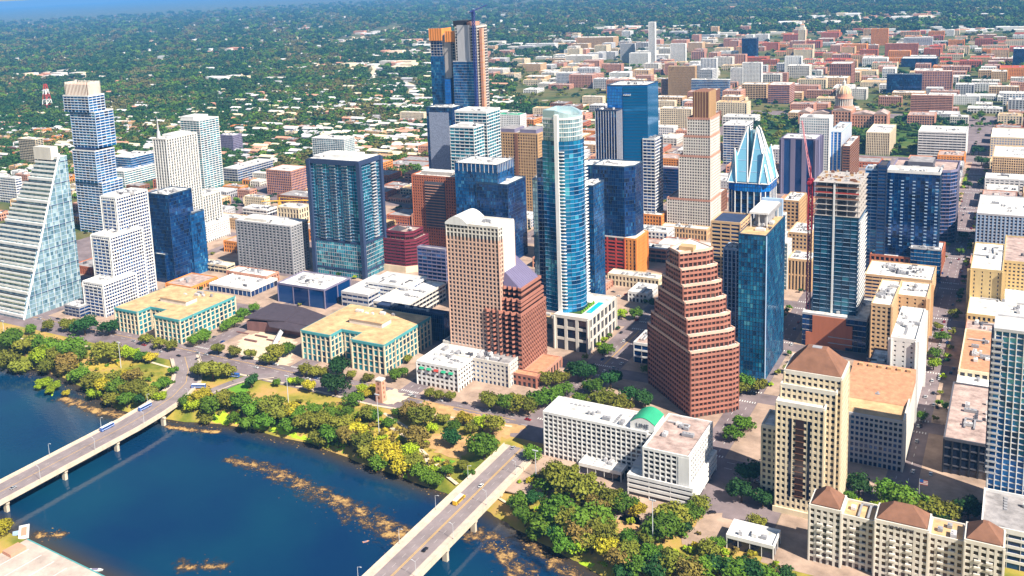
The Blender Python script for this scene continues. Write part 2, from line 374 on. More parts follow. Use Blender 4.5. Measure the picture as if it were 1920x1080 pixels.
rr = n.nodes.new('ShaderNodeValToRGB'); rr.color_ramp.elements[0].position = .35; rr.color_ramp.elements[0].color = (.0015, .022, .072, 1); rr.color_ramp.elements[1].position = .7; rr.color_ramp.elements[1].color = (.0025, .040, .080, 1)
L.new(t2.outputs['Fac'], rr.inputs[0]); L.new(rr.outputs[0], pb.inputs['Base Color']); MATS['water'] = m
LX = np.linspace(X0, X1, 210); LY = np.linspace(Y0, -30, 90); lgx, lgy = np.meshgrid(LX, LY); LP2 = np.stack([lgx.ravel(), lgy.ravel()], 1); lid = np.arange(len(LP2)).reshape(lgx.shape)
me = bpy.data.meshes.new('lake_water'); me.from_pydata([(float(a), float(c), LAKE) for a, c in LP2], [], np.stack([lid[:-1, :-1], lid[:-1, 1:], lid[1:, 1:], lid[1:, :-1]], -1).reshape(-1, 4).tolist())
sh_ = np.clip(1+sdist(LP2)/16.0, 0, 1); sh_ = np.maximum(sh_, .8*np.exp(-((LP2[:, 0]-W(190, 770, LAKE)[0])/34)**2-((LP2[:, 1]-W(190, 770, LAKE)[1])/14)**2)); at_ = me.attributes.new('shallow', 'FLOAT', 'POINT'); at_.data.foreach_set('value', sh_.astype(np.float32))
n = MATS['water'].node_tree; L = n.links; pb = n.nodes['Principled BSDF']; aa = n.nodes.new('ShaderNodeAttribute'); aa.attribute_name = 'shallow'; mx = n.nodes.new('ShaderNodeMixRGB'); mx.inputs[2].default_value = (.060, .042, .018, 1)
L.new(aa.outputs['Fac'], mx.inputs[0]); L.new(pb.inputs['Base Color'].links[0].from_socket, mx.inputs[1]); L.new(mx.outputs[0], pb.inputs['Base Color'])
me.materials.append(MATS['water']); tag(link('lake_water', me), kind='structure')

# downtown: asphalt sheet, raised pavement blocks with kerbs
EW = [-657, -548, -440, -331.5, -223, -114.5, 0, 114.5, 223, 331.5, 440]
HALF = {0: 18.3}
NSV = [108.5*i for i in range(0, 15)]
b = MB(); sheet(b, -760, 520, -23.9, 1560, .02); structure('street_asphalt', b, 'asphalt')
k = 0
for i in range(len(EW)-1):
    x0 = EW[i]+HALF.get(EW[i], 12.2)-3.5; x1 = EW[i+1]-HALF.get(EW[i+1], 12.2)+3.5
    for j in range(len(NSV)-1):
        if -200 < (x0+x1)/2 < 200 and NSV[j] > 1080 and NSV[j] < 1500: continue
        b = MB(); b.box(x0, x1, NSV[j]+8.7, NSV[j+1]-8.7, 0, .15); structure('pavement', b, 'pavement')
groundmat('lawn', [(.03, .065, .015), (.055, .11, .02), (.13, .14, .04)], .03, .2)
b = MB(); b.box(-190, 190, 1094, 1500, 0, .16); structure('capitol_lawn', b, 'lawn')
b = MB(); b.box(15, 122, -90, -10, -.4, .12); structure('pavement', b, 'pavement'); b = MB(); b.box(122.2, 168, -64, -10, -.4, .06); structure('side_street', b, 'asphalt'); b = MB(); b.box(168.2, 262, -95, -10, -.4, .12); structure('pavement', b, 'pavement')
b = MB(); b.box(19, 262, -16, -4, .125, .2) ; 
# road south of the white hotel and the plaza drive
# lane markings
def strip(mb, pts, w, z, mi=0):
    for (a, c) in zip(pts[:-1], pts[1:]):
        a2, c2 = Vector(a[:2]), Vector(c[:2]); t = (c2-a2).normalized(); nn = Vector((-t.y, t.x))*w/2
        za = a[2] if len(a) > 2 else z; zc = c[2] if len(c) > 2 else z
        mb.quad((a2.x-nn.x, a2.y-nn.y, za), (a2.x+nn.x, a2.y+nn.y, za), (c2.x+nn.x, c2.y+nn.y, zc), (c2.x-nn.x, c2.y-nn.y, zc), mi)
b = MB()
for x in (-331.5, -223, -114.5, 0, 114.5, 223):
    for j in range(0, 11):
        for dx in ((-4.5, 4.5) if x == 0 else (-3.3, 3.3)):
            for s in range(7): strip(b, [(x+dx, NSV[j]+16+s*11.5), (x+dx, NSV[j]+20+s*11.5)], .22, .03)
        for yy in (NSV[j]+9.6, NSV[j+1]-9.6):
            for s in range(9): strip(b, [(x-7+s*1.75, yy-1.3), (x-7+s*1.75, yy+1.3)], .6, .03)
for s in range(60): 
    for dy in (-4, 4): strip(b, [(-560+s*14, dy), (-555+s*14, dy)], .22, .03)
tag(link('lane_markings', b.mesh('lane_markings', 'paint_white')), kind='structure')
b = MB()
for dy in (-.25, .25): strip(b, [(-560, dy), (-20, dy)], .2, .032)
for x in (0,):
    for j in range(0, 10):
        for dx in (-.3, .3): strip(b, [(x+dx, NSV[j]+13), (x+dx, NSV[j+1]-13)], .22, .032)
tag(link('centre_lines', b.mesh('centre_lines', 'paint_yellow')), kind='structure')

# bridges ------------------------------------------------------------------
mat('bridge_stone', (.60, .50, .38), .85, .22, .2); mat('bridge_deck', (.25, .205, .205), .9, .25, .08, streak=False); mat('walk', (.56, .45, .36), .9, .2, .2, streak=False)
def bridge(name, label, pts, w, walkw, piers, lines, z=1.6):
    """pts: centre line; a deck with parapets, footways and bents standing in the water"""
    c = pts[0]; th = thing(name, label, 'bridge', (c[0], c[1], 0))
    def edges(o): 
        out = []
        for i, p in enumerate(pts):
            a = Vector(pts[max(i-1, 0)]); d = Vector(pts[min(i+1, len(pts)-1)]); t = (d-a).normalized(); n_ = Vector((t.y, -t.x))
            out.append((p[0]+n_.x*o, p[1]+n_.y*o))
        return out
    def slab(nm, o0, o1, z0, z1, m):
        A, B = edges(o0), edges(o1); mb = MB()
        for i in range(len(pts)-1): mb.prism([A[i], B[i], B[i+1], A[i+1]][::1], z0, z1)
        return part(th, nm, mb, m)
    slab('deck', -w/2, w/2, z-1.5, z, 'bridge_deck')
    for s in (-1, 1):
        a, b_ = sorted((s*(w/2-walkw), s*w/2)); slab('footway', a, b_, z, z+.22, 'walk')
        a, b_ = sorted((s*w/2, s*(w/2+.45))); slab('parapet', a, b_, z-1.9, z+1.15, 'bridge_stone')
        a, b_ = sorted((s*(w/2-1.2), s*(w/2-2.4))); slab('girder', a, b_, z-3.0, z-1.5, 'concrete')
    slab('girder', -.8, .8, z-3.0, z-1.5, 'concrete')
    mb = MB(); E_ = [0]
    for o, col in lines:
        q = edges(o)
        if col == 'y': 
            o_ = MB(); strip(o_, q, .28, z+.02); part(th, 'centre_line', o_, 'paint_yellow')
        else:
            o_ = MB()
            for a, c2 in zip(q[:-1], q[1:]):
                a, c2 = Vector(a), Vector(c2); ln = (c2-a).length; t = (c2-a)/ln
                for s in range(int(ln//10)): strip(o_, [tuple(a+t*(s*10)), tuple(a+t*(s*10+4))], .24, z+.02)
            part(th, 'lane_dashes', o_, mat('worn_paint', (.42, .38, .36), .8), kind='stuff')
    for (pu, pv, ang) in piers:
        mb = MB(); ca, sa = math.cos(ang), math.sin(ang)
        def rp(x, y): return (pu+x*ca-y*sa, pv+x*sa+y*ca)
        mb.prism([rp(-w/2+.5, -1.2), rp(w/2-.5, -1.2), rp(w/2-.5, 1.2), rp(-w/2+.5, 1.2)], z-4.2, z-3.0)
        for x in (-w/2+2.6, 0, w/2-2.6): mb.prism([rp(x-1.5, -1.1), rp(x+1.5, -1.1), rp(x+1.5, 1.1), rp(x-1.5, 1.1)], -13, z-4.2)
        part(th, 'pier', mb, 'bridge_stone')
    LAND.append((c[0], c[1], name.replace('_', ' ')))
    return th
CB = 3.0
bridge('road_bridge', 'wide stone-coloured road bridge carrying a yellow school bus over the lake', [(CB, -420), (CB, -38)], 25.5, 4.2,
       [(CB, v, 0) for v in (-92, -125, -158, -191, -224, -257, -290)], [(-.4, 'y'), (.4, 'y'), (-4.2, 'w'), (4.2, 'w')], z=1.2)
SB = -271.0
bridge('road_bridge', 'long pale concrete road bridge with blue and white buses in the lower left', [(SB, -520), (SB, -130), (SB-2, -105), (SB-6, -80), (SB-16, -55), (SB-34, -34), (SB-58, -14)], 24.0, 2.6,
       [(SB, v, 0) for v in (-105, -150, -195, -240, -285, -330)], [(0, 'y'), (-3.8, 'w'), (3.8, 'w')], z=.6)
b = MB(); b2 = MB()
rp_ = [W(368, 752, .5), W(400, 733, .5), W(440, 717, .5), W(470, 708, .5), W(520, 703, .3)]
strip(b, rp_, 11, .55); tag(link('ramp_road', b.mesh('ramp_road', 'bridge_deck')), kind='structure')
strip(b2, [(x+2, y-6.5) for x, y in rp_], 1.6, .9); tag(link('ramp_kerb', b2.mesh('ramp_kerb', 'walk')), kind='structure')

# trails and bare ground in the park
mat('trail', (.62, .50, .36), .95, .2, .2, streak=False); mat('bare_soil', (.50, .30, .13), .95, .35, .15, streak=False); mat('lime_grass', (.36, .52, .02), .95, .3, .3, streak=False); mat('green_grass', (.13, .30, .02), .95, .3, .2, streak=False); mat('gold_grass', (.45, .33, .05), .95, .3, .2, streak=False)
def drape(poly_px, m, name, dz=.12, step=3.0, jag=1.5):
    pts = np.array([WT(x, y)[:2] for x, y in poly_px]); lo, hi = pts.min(0), pts.max(0)
    X = np.arange(lo[0], hi[0]+step, step); Y = np.arange(lo[1], hi[1]+step, step); mb = MB()
    GX, GY = np.meshgrid(X, Y); Q = np.stack([GX.ravel(), GY.ravel()], 1); Qj = Q+rng.uniform(-jag, jag, Q.shape); Zq = gzs(Qj)+dz; Zq = np.where(Qj[:, 1] > -24, dz, Zq)
    inn = inpoly(Q, pts).reshape(GX.shape); k = 0
    ids = np.arange(len(Q)).reshape(GX.shape)
    fs = [(int(ids[j, i]), int(ids[j, i+1]), int(ids[j+1, i+1]), int(ids[j+1, i])) for j in range(len(Y)-1) for i in range(len(X)-1) if inn[j, i] and inn[j, i+1] and inn[j+1, i+1] and inn[j+1, i]]
    if not fs: return
    me = bpy.data.meshes.new(name); me.from_pydata([(float(a), float(c), float(z)) for (a, c), z in zip(Qj, Zq)], [], fs); me.materials.append(M(m))
    bm_ = bmesh.new(); bm_.from_mesh(me); bmesh.ops.delete(bm_, geom=[v for v in bm_.verts if not v.link_faces], context='VERTS'); bm_.to_mesh(me); bm_.free()
    return tag(link(name, me), kind='structure')
def trail(px, w=3.2, m='trail', dz=.22, name='trail'):
    pts = [WT(x, y) for x, y in px]; fine = []
    for a, c in zip(pts[:-1], pts[1:]):
        nn = max(2, int(math.dist(a[:2], c[:2])/4))
        for s in range(nn):
            t = s/nn; u, v = a[0]+(c[0]-a[0])*t, a[1]+(c[1]-a[1])*t; fine.append((u, v, gz(u, v)+dz))
    u, v, z = pts[-1]; fine.append((u, v, z+dz)); mb = MB(); strip(mb, fine, w, 0)
    return tag(link(name, mb.mesh(name, m)), kind='structure')
drape([(795, 815), (850, 805), (900, 825), (870, 862), (815, 855), (790, 835)], 'bare_soil', 'bare_ground')
drape([(770, 760), (800, 750), (950, 790), (1000, 800), (930, 830), (890, 800), (820, 785), (770, 775)], 'bare_soil', 'bare_ground', .10)
drape([(715, 735), (745, 725), (770, 745), (740, 762), (700, 755)], 'trail', 'paved_plaza')
drape([(1150, 965), (1200, 960), (1215, 1000), (1180, 1015), (1140, 985)], 'bare_soil', 'bare_ground')
drape([(1270, 1010), (1330, 955), (1400, 980), (1360, 1020), (1290, 1040)], 'pavement', 'driveway', .14)
drape([(400, 735), (440, 718), (470, 712), (470, 735), (430, 750), (405, 752)], 'green_grass', 'grass', .1)
drape([(150, 690), (190, 660), (235, 665), (230, 690), (180, 700)], 'gold_grass', 'grass', .1)
drape([(480, 815), (500, 800), (535, 798), (550, 810), (530, 817), (500, 820)], 'lime_grass', 'grass', .14)
drape([(570, 830), (600, 822), (605, 830), (590, 836)], 'lime_grass', 'grass', .14)
drape([(1015, 1030), (1040, 1018), (1075, 1040), (1120, 1062), (1150, 1080), (1080, 1080)], 'lime_grass', 'grass', .14)
drape([(930, 955), (960, 978), (1010, 1010), (1080, 1056), (1130, 1085), (1060, 1085), (1000, 1030), (930, 975)], 'gold_grass', 'grass', .1)
drape([(345, 788), (420, 786), (500, 800), (600, 826), (700, 868), (820, 912), (800, 915), (700, 878), (600, 838), (500, 815), (400, 797)], 'lime_grass', 'grass', .16)
drape([(640, 790), (700, 800), (760, 810), (760, 830), (700, 830), (640, 815)], 'gold_grass', 'grass', .1)
drape([(820, 860), (850, 858), (855, 875), (825, 872)], 'green_grass', 'grass', .12)
trail([(720, 800), (740, 805), (780, 835), (800, 855), (805, 880)]); trail([(720, 775), (760, 800), (790, 815)], 2.6)
trail([(820, 870), (840, 895), (860, 915)], 4); trail([(100, 650), (130, 665), (150, 690)], 3)
trail([(0, 632), (100, 640), (200, 655), (320, 690), (345, 705)], 2.6); trail([(440, 700), (560, 725), (700, 760), (860, 785), (960, 800)], 2.4)
trail([(930, 930), (960, 950), (1000, 985), (1060, 1010)], 2.6)
# floating weed on the lake
mat('weed_gold', (.42, .25, .06), .95, .4, .5, streak=False); mat('weed_brown', (.22, .115, .05), .95, .4, .5, streak=False); mat('weed_dark', (.10, .07, .04), .9, .4, .5, streak=False)
b = MB()
def weed(path, n_, sp, mis, rmax=2.2):
    pw = [np.array(W(x, y, LAKE)) for x, y in path]
    for _ in range(n_):
        s = random.random()*(len(pw)-1); i = min(int(s), len(pw)-2); p = pw[i]+(pw[i+1]-pw[i])*(s-i)
        w_ = sp[0]+(sp[1]-sp[0])*s/(len(pw)-1); p = p+np.array([random.gauss(0, w_), random.gauss(0, w_)])
        if sd1(p[0], p[1]) > -1: continue
        r = random.uniform(.3, rmax)*random.uniform(.4, 1); k = random.randint(6, 9); a0 = random.random()*6
        poly = [(p[0]+r*random.uniform(.4, 1.1)*math.cos(a0+2*math.pi*i/k)*1.4, p[1]+r*random.uniform(.4, 1.1)*math.sin(a0+2*math.pi*i/k)) for i in range(k)]
        z = LAKE+.02+random.random()*.05; b.add([(x, y, z) for x, y in poly], [tuple(range(k))], random.choice(mis))
weed([(430, 865), (500, 878), (560, 905), (620, 935), (690, 970), (745, 1003)], 260, (2.0, 4.6), (0, 0, 1), .6)
weed([(430, 862), (520, 895), (600, 940), (690, 985), (745, 1010)], 200, (5, 7), (1, 2), .6)
weed([(900, 1000), (940, 1030), (970, 1065), (985, 1090)], 110, (4, 4.5), (0, 0, 1), .6)
weed([(980, 1010), (1030, 1045), (1090, 1085)], 110, (3, 3), (0, 0, 1), .6)
weed([(315, 800), (360, 806), (405, 810)], 60, (1.8, 1.8), (1, 1, 0), .8); weed([(75, 1003), (115, 1003)], 40, (3, 3), (1, 2, 0), .8)
weed([(345, 1060), (410, 1062)], 30, (4, 4), (2, 2, 1), .6); weed([(160, 770), (210, 772), (250, 785)], 60, (4, 4), (1, 1, 2), .8); weed([(140, 745), (210, 755), (260, 775)], 40, (4, 4), (1, 2), .8)
weed([(0, 698), (100, 712), (180, 752), (300, 792), (400, 800), (500, 824), (600, 842), (720, 892), (830, 930)], 300, (2.0, 2.0), (1, 1, 2, 0), .8)
tag(link('floating_weed', b.mesh('floating_weed', ['weed_gold', 'weed_brown', 'weed_dark'])), 'golden and brown weed mats floating on the lake', 'water weed', kind='stuff')
# soft mats of weed just at the surface
m = bpy.data.materials.new('weed_mat'); m.use_nodes = True; n = m.node_tree; L = n.links; pb = n.nodes['Principled BSDF']; pb.inputs['Roughness'].default_value = .9; pb.inputs['Specular IOR Level'].default_value = .2
g = n.nodes.new('ShaderNodeNewGeometry'); t = n.nodes.new('ShaderNodeTexNoise'); t.inputs['Scale'].default_value = .11; t.inputs['Detail'].default_value = 9; t.inputs['Roughness'].default_value = .72; L.new(g.outputs['Position'], t.inputs['Vector'])
aa = n.nodes.new('ShaderNodeAttribute'); aa.attribute_name = 'dens'; ad = n.nodes.new('ShaderNodeMath'); ad.operation = 'ADD'; nr_ = n.nodes.new('ShaderNodeMapRange'); nr_.inputs[1].default_value = .34; nr_.inputs[2].default_value = .66; nr_.clamp = False; L.new(t.outputs['Fac'], nr_.inputs[0]); L.new(aa.outputs['Fac'], ad.inputs[0]); L.new(nr_.outputs[0], ad.inputs[1])
mr = n.nodes.new('ShaderNodeMapRange'); mr.inputs[1].default_value = .82; mr.inputs[2].default_value = 1.35; L.new(ad.outputs[0], mr.inputs[0]); L.new(mr.outputs[0], pb.inputs['Alpha'])
cr = n.nodes.new('ShaderNodeValToRGB'); cr.color_ramp.elements[0].position = .98-.4; cr.color_ramp.elements[0].color = (.07, .05, .03, 1); cr.color_ramp.elements[1].position = .98; cr.color_ramp.elements[1].color = (.46, .29, .10, 1); e_ = cr.color_ramp.elements.new(.78); e_.color = (.24, .14, .06, 1)
sb_ = n.nodes.new('ShaderNodeMath'); sb_.operation = 'SUBTRACT'; sb_.inputs[1].default_value = .5; L.new(ad.outputs[0], sb_.inputs[0]); L.new(sb_.outputs[0], cr.inputs[0]); L.new(cr.outputs[0], pb.inputs['Base Color']); MATS['weed_mat'] = m
def weedmat(path, w0, w1, peak=1.0):
    pw = np.array([W(x, y, LAKE) for x, y in path]); lo, hi = pw.min(0)-18, pw.max(0)+18; st_ = 1.6; X = np.arange(lo[0], hi[0], st_); Y = np.arange(lo[1], hi[1], st_); GX, GY = np.meshgrid(X, Y); Q = np.stack([GX.ravel(), GY.ravel()], 1); best = np.full(len(Q), 9.0)
    for i, (a, c) in enumerate(zip(pw[:-1], pw[1:])):
        e = c-a; tt = np.clip(((Q-a)@e)/(e@e), 0, 1); d = np.linalg.norm(Q-a-tt[:, None]*e, axis=1); w_ = w0+(w1-w0)*(i+tt)/(len(pw)-1); best = np.minimum(best, d/w_)
    dens = peak*np.exp(-best**2*.9); dens = np.where(sdist(Q) > -.3, 0, dens); ids = np.arange(len(Q)).reshape(GX.shape); ok = (dens > .16).reshape(GX.shape)
    fs = [(int(ids[j, i]), int(ids[j, i+1]), int(ids[j+1, i+1]), int(ids[j+1, i])) for j in range(len(Y)-1) for i in range(len(X)-1) if ok[j, i] or ok[j+1, i+1]]
    me = bpy.data.meshes.new('weed_bed'); me.from_pydata([(float(a), float(c), LAKE+.012) for a, c in Q], [], fs); at_ = me.attributes.new('dens', 'FLOAT', 'POINT'); at_.data.foreach_set('value', dens.astype(np.float32)); me.materials.append(m)
    return tag(link('weed_bed', me), 'soft brown weed bed under the lake surface', 'water weed', 'weed beds in the lake', kind='stuff')
weedmat([(430, 862), (500, 878), (560, 905), (620, 935), (690, 970), (748, 1005)], 6.5, 13, .68); weedmat([(895, 1000), (940, 1030), (970, 1065), (985, 1090)], 10, 11, .66); weedmat([(985, 1010), (1030, 1045), (1090, 1085)], 8, 8, .68); weedmat([(315, 800), (360, 806), (405, 810)], 3.4, 3.4, .9); weedmat([(75, 1003), (115, 1003)], 5, 5, .75); weedmat([(345, 1060), (410, 1062)], 7, 7, .6); weedmat([(120, 748), (180, 770), (250, 785)], 7, 7, .8)
# islet by the north bank
iu, iv = W(98, 730, LAKE); b = MB()
k = 22; a = [(iu+(17+3*math.sin(3*i))*math.cos(2*math.pi*i/k), iv+(6.5+1.2*math.sin(2.3*i))*math.sin(2*math.pi*i/k)) for i in range(k)]
a = [(iu+(x-iu)*.8-(y-iv)*.6, iv+(x-iu)*.6*-1+(y-iv)*.8) for x, y in a]
b.prism(a, LAKE-1.5, LAKE+.7, 0, [(iu+(x-iu)*.72, iv+(y-iv)*.72) for x, y in a]); structure('islet', b, 'lime_grass')
# ================================================================ buildings: left of the picture
def curtain(g='g_blue', fh=3.9, bw=1.9, pw=.16, sh=.34, wall='steel', span=None, **k): return style(wall, span, g, fh, bw, pw, sh, pd=k.pop('pd', .07), sd=k.pop('sd', .04), rec=.08, **k)
def balc(g='g_home', wall='white', span='white', fh=3.3, bw=5.0, pw=.7, sh=.5, sd=1.1, pd=.1, **k): return style(wall, span, g, fh, bw, pw, sh, pd=pd, sd=sd, rec=.3, **k)
def bandst(wall='white', g='g_dark', fh=3.9, sh=1.6, **k): return style(wall, wall, g, fh, k.pop('bw', 6), k.pop('pw', .25), sh, pd=k.pop('pd', .02), sd=k.pop('sd', .1), **k)
def punch(wall='tan', g='g_dark', fh=3.7, bw=3.6, pw=1.6, sh=1.7, **k): return style(wall, k.pop('span', None), g, fh, bw, pw, sh, pd=k.pop('pd', .1), sd=k.pop('sd', .05), **k)

# --- the sail: a pale glass tower leaning back storey by storey
(u1, v0), H = W(45, 600), 152.0
vn = v0+72; tu, tv = W(104, 290, H)
th = thing('office_tower', 'pale glass sail-shaped tower leaning back in terraces at the left edge', 'tower', (u1-30, v0+40, 0)); LAND.append((u1-30, v0+30, 'glass sail tower')); FOOT.append((u1-85, u1, v0, vn))
NF = 36; fh = H/NF; uw0 = u1-92; gl = MB(); mats_ = MATS['g_pale']
prev = None
for f in range(NF):
    t = f/(NF-1); tt = (f//5*5+ (f % 5)*.75)/(NF-1)
    sv = v0+(vn-9-v0)*tt**1.05; ww = uw0+(u1-30-uw0)*(tt**1.25)
    bx = [ww, u1, sv, vn]; z = f*fh
    mb = MB(); mb.box(bx[0]-.3, bx[1]-.35, bx[2]-.4, bx[3]+.25, z+fh*.5, z+fh*.5+(1.9 if f % 5 else 2.6)); part(th, 'floor_band', mb, 'white'); mb = MB(); mb.box(bx[1]-.5, bx[1]+.1, bx[2]+.2, bx[3], z+fh-.2, z+fh+.2); part(th, 'transom', mb, 'bluew')
    mb = MB(); mb.box(bx[0]+.3, bx[1]-.3, bx[2]+.3, bx[3]-.3, z, z+fh); part(th, 'storey', mb, 'core')
    for face in range(4):
        q = rect(bx); a, c = Vector(q[face]), Vector(q[(face+1) % 4]); ln = (c-a).length; nb = max(1, int(ln/2.6)); d = (c-a)/nb; nv = Vector((d.y, -d.x)).normalized()
        for k in range(nb):
            s0, s1 = a+d*k-nv*.1, a+d*(k+1)-nv*.1; j = random.uniform(-.03, .03)
            gl.quad((s0.x+nv.x*j, s0.y+nv.y*j, z), (s1.x, s1.y, z), (s1.x+nv.x*j, s1.y+nv.y*j, z+fh), (s0.x, s0.y, z+fh), random.choice((0, 0, 1, 1, 2, 3)))
    if f % 5 == 0:
        mb = MB(); mb.prism(off(rect(bx), .12), z-.9, z-.05); part(th, 'dark_storey_line', mb, 'navy')
part(th, 'window_panes', gl, mats_, kind='stuff')
mb = MB()                                             # fins on the east side follow the lean
for k in range(9):
    vv = v0+8+k*7.6; zt = H*min(1, ((vv-v0)/(vn-9-v0)))**(1/1.05) if vv < vn-9 else H
    mb.bar((u1+.2, vv, 0), (u1+.2, vv, max(4, zt*.98)), .14)
part(th, 'fins', mb, 'white', kind='stuff')
mb = MB(); mb.bar((u1+.2, v0, 0), (u1+.2, vn-9, H+4), .8); part(th, 'edge_beam', mb, 'white')
mb = MB(); mb.box(u1-36, u1-9, vn-12, vn-3, H-3, H+10); part(th, 'roof_screen', mb, 'offwhite')

# --- stacked, offset residential tower
st = balc('g_blue', 'bluew', 'white', fh=3.6, bw=7, sd=.35, sh=.75, pw=.8)
b4, h4 = roofbox(165, 181, 118, 193, v0=262, depth=26)
th = thing('apartment_tower', 'tall stacked apartment tower of offset blocks with pale screen on top', 'tower', ((b4[0]+b4[1])/2, (b4[2]+b4[3])/2, 0)); LAND.append((b4[1], b4[2], 'stacked offset tower')); FOOT.append(tuple(b4))
z3, z2 = h4-21, h4-68
tower(th, rect(b4), z3, h4, st, 1)
b3 = [b4[0]+8, b4[1]+7, b4[2]+2, b4[3]+6]; tower(th, rect(b3), z2, z3, st, 1)
b2 = [b4[0]+9, b4[1]+4, b4[2]-2, b4[3]+4]; mb = MB(); mb.box(*ins(b2, 2.5), z2-4, z2); part(th, 'recessed_storey', mb, 'navy')
tower(th, rect(b2), z2-46, z2-4, st, 1); b1 = ins(b3, -2); tower(th, rect(b1), 0, z2-46, st, 1)
cb = ins(b4, 3); mb = MB(); mb.box(*cb, h4, h4+15); part(th, 'crown_core', mb, 'salmon'); mb = MB()
q = rect(ins(cb, -.5))
for i in range(4):
    a, c = Vector(q[i]), Vector(q[(i+1) % 4]); nn = 16
    for k in range(nn+1): p = a+(c-a)*k/nn; mb.bar((p.x, p.y, h4), (p.x, p.y, h4+18), .35)
part(th, 'crown_screen', mb, 'offwhite', kind='stuff')

# --- white grid tower stepping down in three
th = thing('apartment_tower', 'white gridded tower stepping down three times beside the glass sail tower', 'tower', (-500, 60, 0)); LAND.append((-490, 60, 'white stepped grid tower'))
sg = style('white', 'white', 'g_navy', 3.4, 3.2, .5, 1.1, pd=.12, sd=.22, corner=1.6, roof='roof_white')
for (px, py, xs_, xn), v0_, dep in (((193, 535, 155, 247), 30, None), ((206, 446, 170, 260), 52, None), ((217, 372, 188, 273), 74, None)):
    bb, hh = roofbox(px, py, xs_, xn, v0=v0_); bb[3] = bb[2]+42
    tower(th, rect(bb), 0, hh, sg, 1); FOOT.append(tuple(bb))
    tower(th, rect([bb[0]+2.2, bb[1]-2.2, bb[2]-.5, bb[2]+.6]), 0, hh-2.5, bandst('white', 'g_navy', fh=3.4, sh=.5, units=0, par=.2), 1)
bb, hh = basebox(150, 596, 560, 118, 176); th2 = building('low_building', 'low dark glass pavilion at the foot of the white stepped grid tower', 'building', bb, 10, bandst('grey', 'g_navy', sh=1), 1)
# --- dark blue glass tower beside it
bb, hh = basebox(330, 530, 367, 276, 359); th = building('office_tower', 'dark blue mirrored glass tower right of the white stepped grid tower', 'tower', bb, hh, curtain('g_navy', roof='roof_white', units=8), 1, 'dark blue mirrored tower')
b5 = [bb[1]-6, bb[1]+2, bb[3]-8, bb[3]+14]; tower(th, rect(b5), 0, hh*.72, curtain('g_blue'), 1); b6 = [bb[0]+6, bb[1]-8, bb[2]-5, bb[2]+2]; tower(th, rect(b6), 0, hh*.32, curtain('g_navy'), 1)
# --- white ribbed tower with spire
bb, hh = roofbox(311, 262, 297, 368, v0=235); bb[0] = bb[1]-22
th = building('apartment_tower', 'slim white ribbed tower with a thin spire', 'tower', bb, hh, style('white', 'offwhite', 'g_home', 3.4, 4.4, 1.5, .9, pd=.5, sd=.1, units=6), 1, 'white tower with spire')
mb = MB(); mb.cyl(bb[0]+5, bb[2]+5, hh, hh+9, 2.6, 1.8); mb.cyl(bb[0]+5, bb[2]+5, hh+9, hh+27, 1.2, .15); part(th, 'spire', mb, 'lgrey'); penthouse(th, [bb[0]+4, bb[1]-2, bb[2]+12, bb[3]-8], hh, 4)
bq = [bb[1]-20, bb[1]+1, bb[3], bb[3]+32]; tower(th, rect(bq), 0, 58, style('white', 'offwhite', 'g_home', 3.4, 4.4, 1.5, .9, pd=.5, sd=.1), 1); FOOT.append(tuple(bq))
bq = [bb[1]-20, bb[1]+6, bb[2]-2, bb[3]+38]; tower(th, rect(bq), 0, 24, punch('white', fh=3.2), 1)
# --- teal banded tower behind it
bb, hh = roofbox(373, 227, 338, 409, v0=520); th = building('apartment_tower', 'teal and white banded tower behind the white tower with spire', 'tower', bb, hh, balc('g_teal', 'white', 'white', fh=3.5, sd=.5, sh=1.0, bw=7), 1, 'teal banded tower'); penthouse(th, [bb[0], bb[1]-12, bb[2]+1, bb[3]-10], hh, 6)
# small ones behind, left
for (px, py, xs_, xn, h, st, nm, lab, ct) in [
    (66, 262, 35, 80, 52, balc('g_home', 'cream', 'cream'), 'apartment_tower', 'cream balconied apartment block behind the glass sail tower', 'apartment block'),
    (28, 335, -40, 40, 40, bandst('white', 'g_navy', sh=1.7), 'office_building', 'white banded office block cut by the left picture edge', 'office'),
    (245, 296, 212, 289, 44, curtain('g_blue', span='white', sh=.5), 'office_building', 'blue glass and white grid office behind the stacked offset tower', 'office'),
    (232, 322, 205, 290, 26, bandst('white', 'g_teal'), 'low_building', 'low teal glass building below the blue glass and white grid office', 'building'),
    (436, 255, 412, 453, 34, punch('purple', fh=3.4, pw=1.2), 'apartment_building', 'small purple grey apartment block among trees right of the teal banded tower', 'apartment block'),
    (445, 318, 418, 527, 20, bandst('lgrey', 'g_navy', sh=1.4), 'office_building', 'long grey building with a white roof below the purple grey block', 'office'),
    (545, 322, 499, 577, 38, punch('pink', 'g_navy', fh=4, pw=1.0, sh=1.1), 'office_building', 'square pink framed office left of the teal balconied tower', 'office'),
    (560, 392, 520, 582, 34, style('cream', 'cream', 'g_dark', 7, 5, 2.2, 1.6, pd=.3), 'office_building', 'cream building with tall dark windows beside a yellow crane', 'office'),
    (496, 372, 458, 505, 16, punch('cream', fh=3.6), 'low_building', 'low cream building left of the yellow crane', 'building'),
    (500, 395, 455, 520, 9, bandst('white'), 'low_building', 'low white roofed building in front of the low cream building', 'building'),
    (450, 412, 400, 470, 14, punch('sand', fh=4), 'low_building', 'sandy low building right of the white tower with spire', 'building'),
    (645, 262, 585, 664, 46, balc('g_pale', 'white', 'white', sd=.5), 'apartment_tower', 'white and pale blue apartment block behind the teal balconied tower', 'apartment block'),
    ]:
    bb, hh = roofbox(px, py, xs_, xn, h=h); building(nm, lab, ct, bb, hh, st, 0, lab.split(' behind')[0].split(' below')[0].split(' beside')[0].split(' right')[0].split(' in front')[0].split(' left')[0].split(' among')[0].split(' cut')[0])
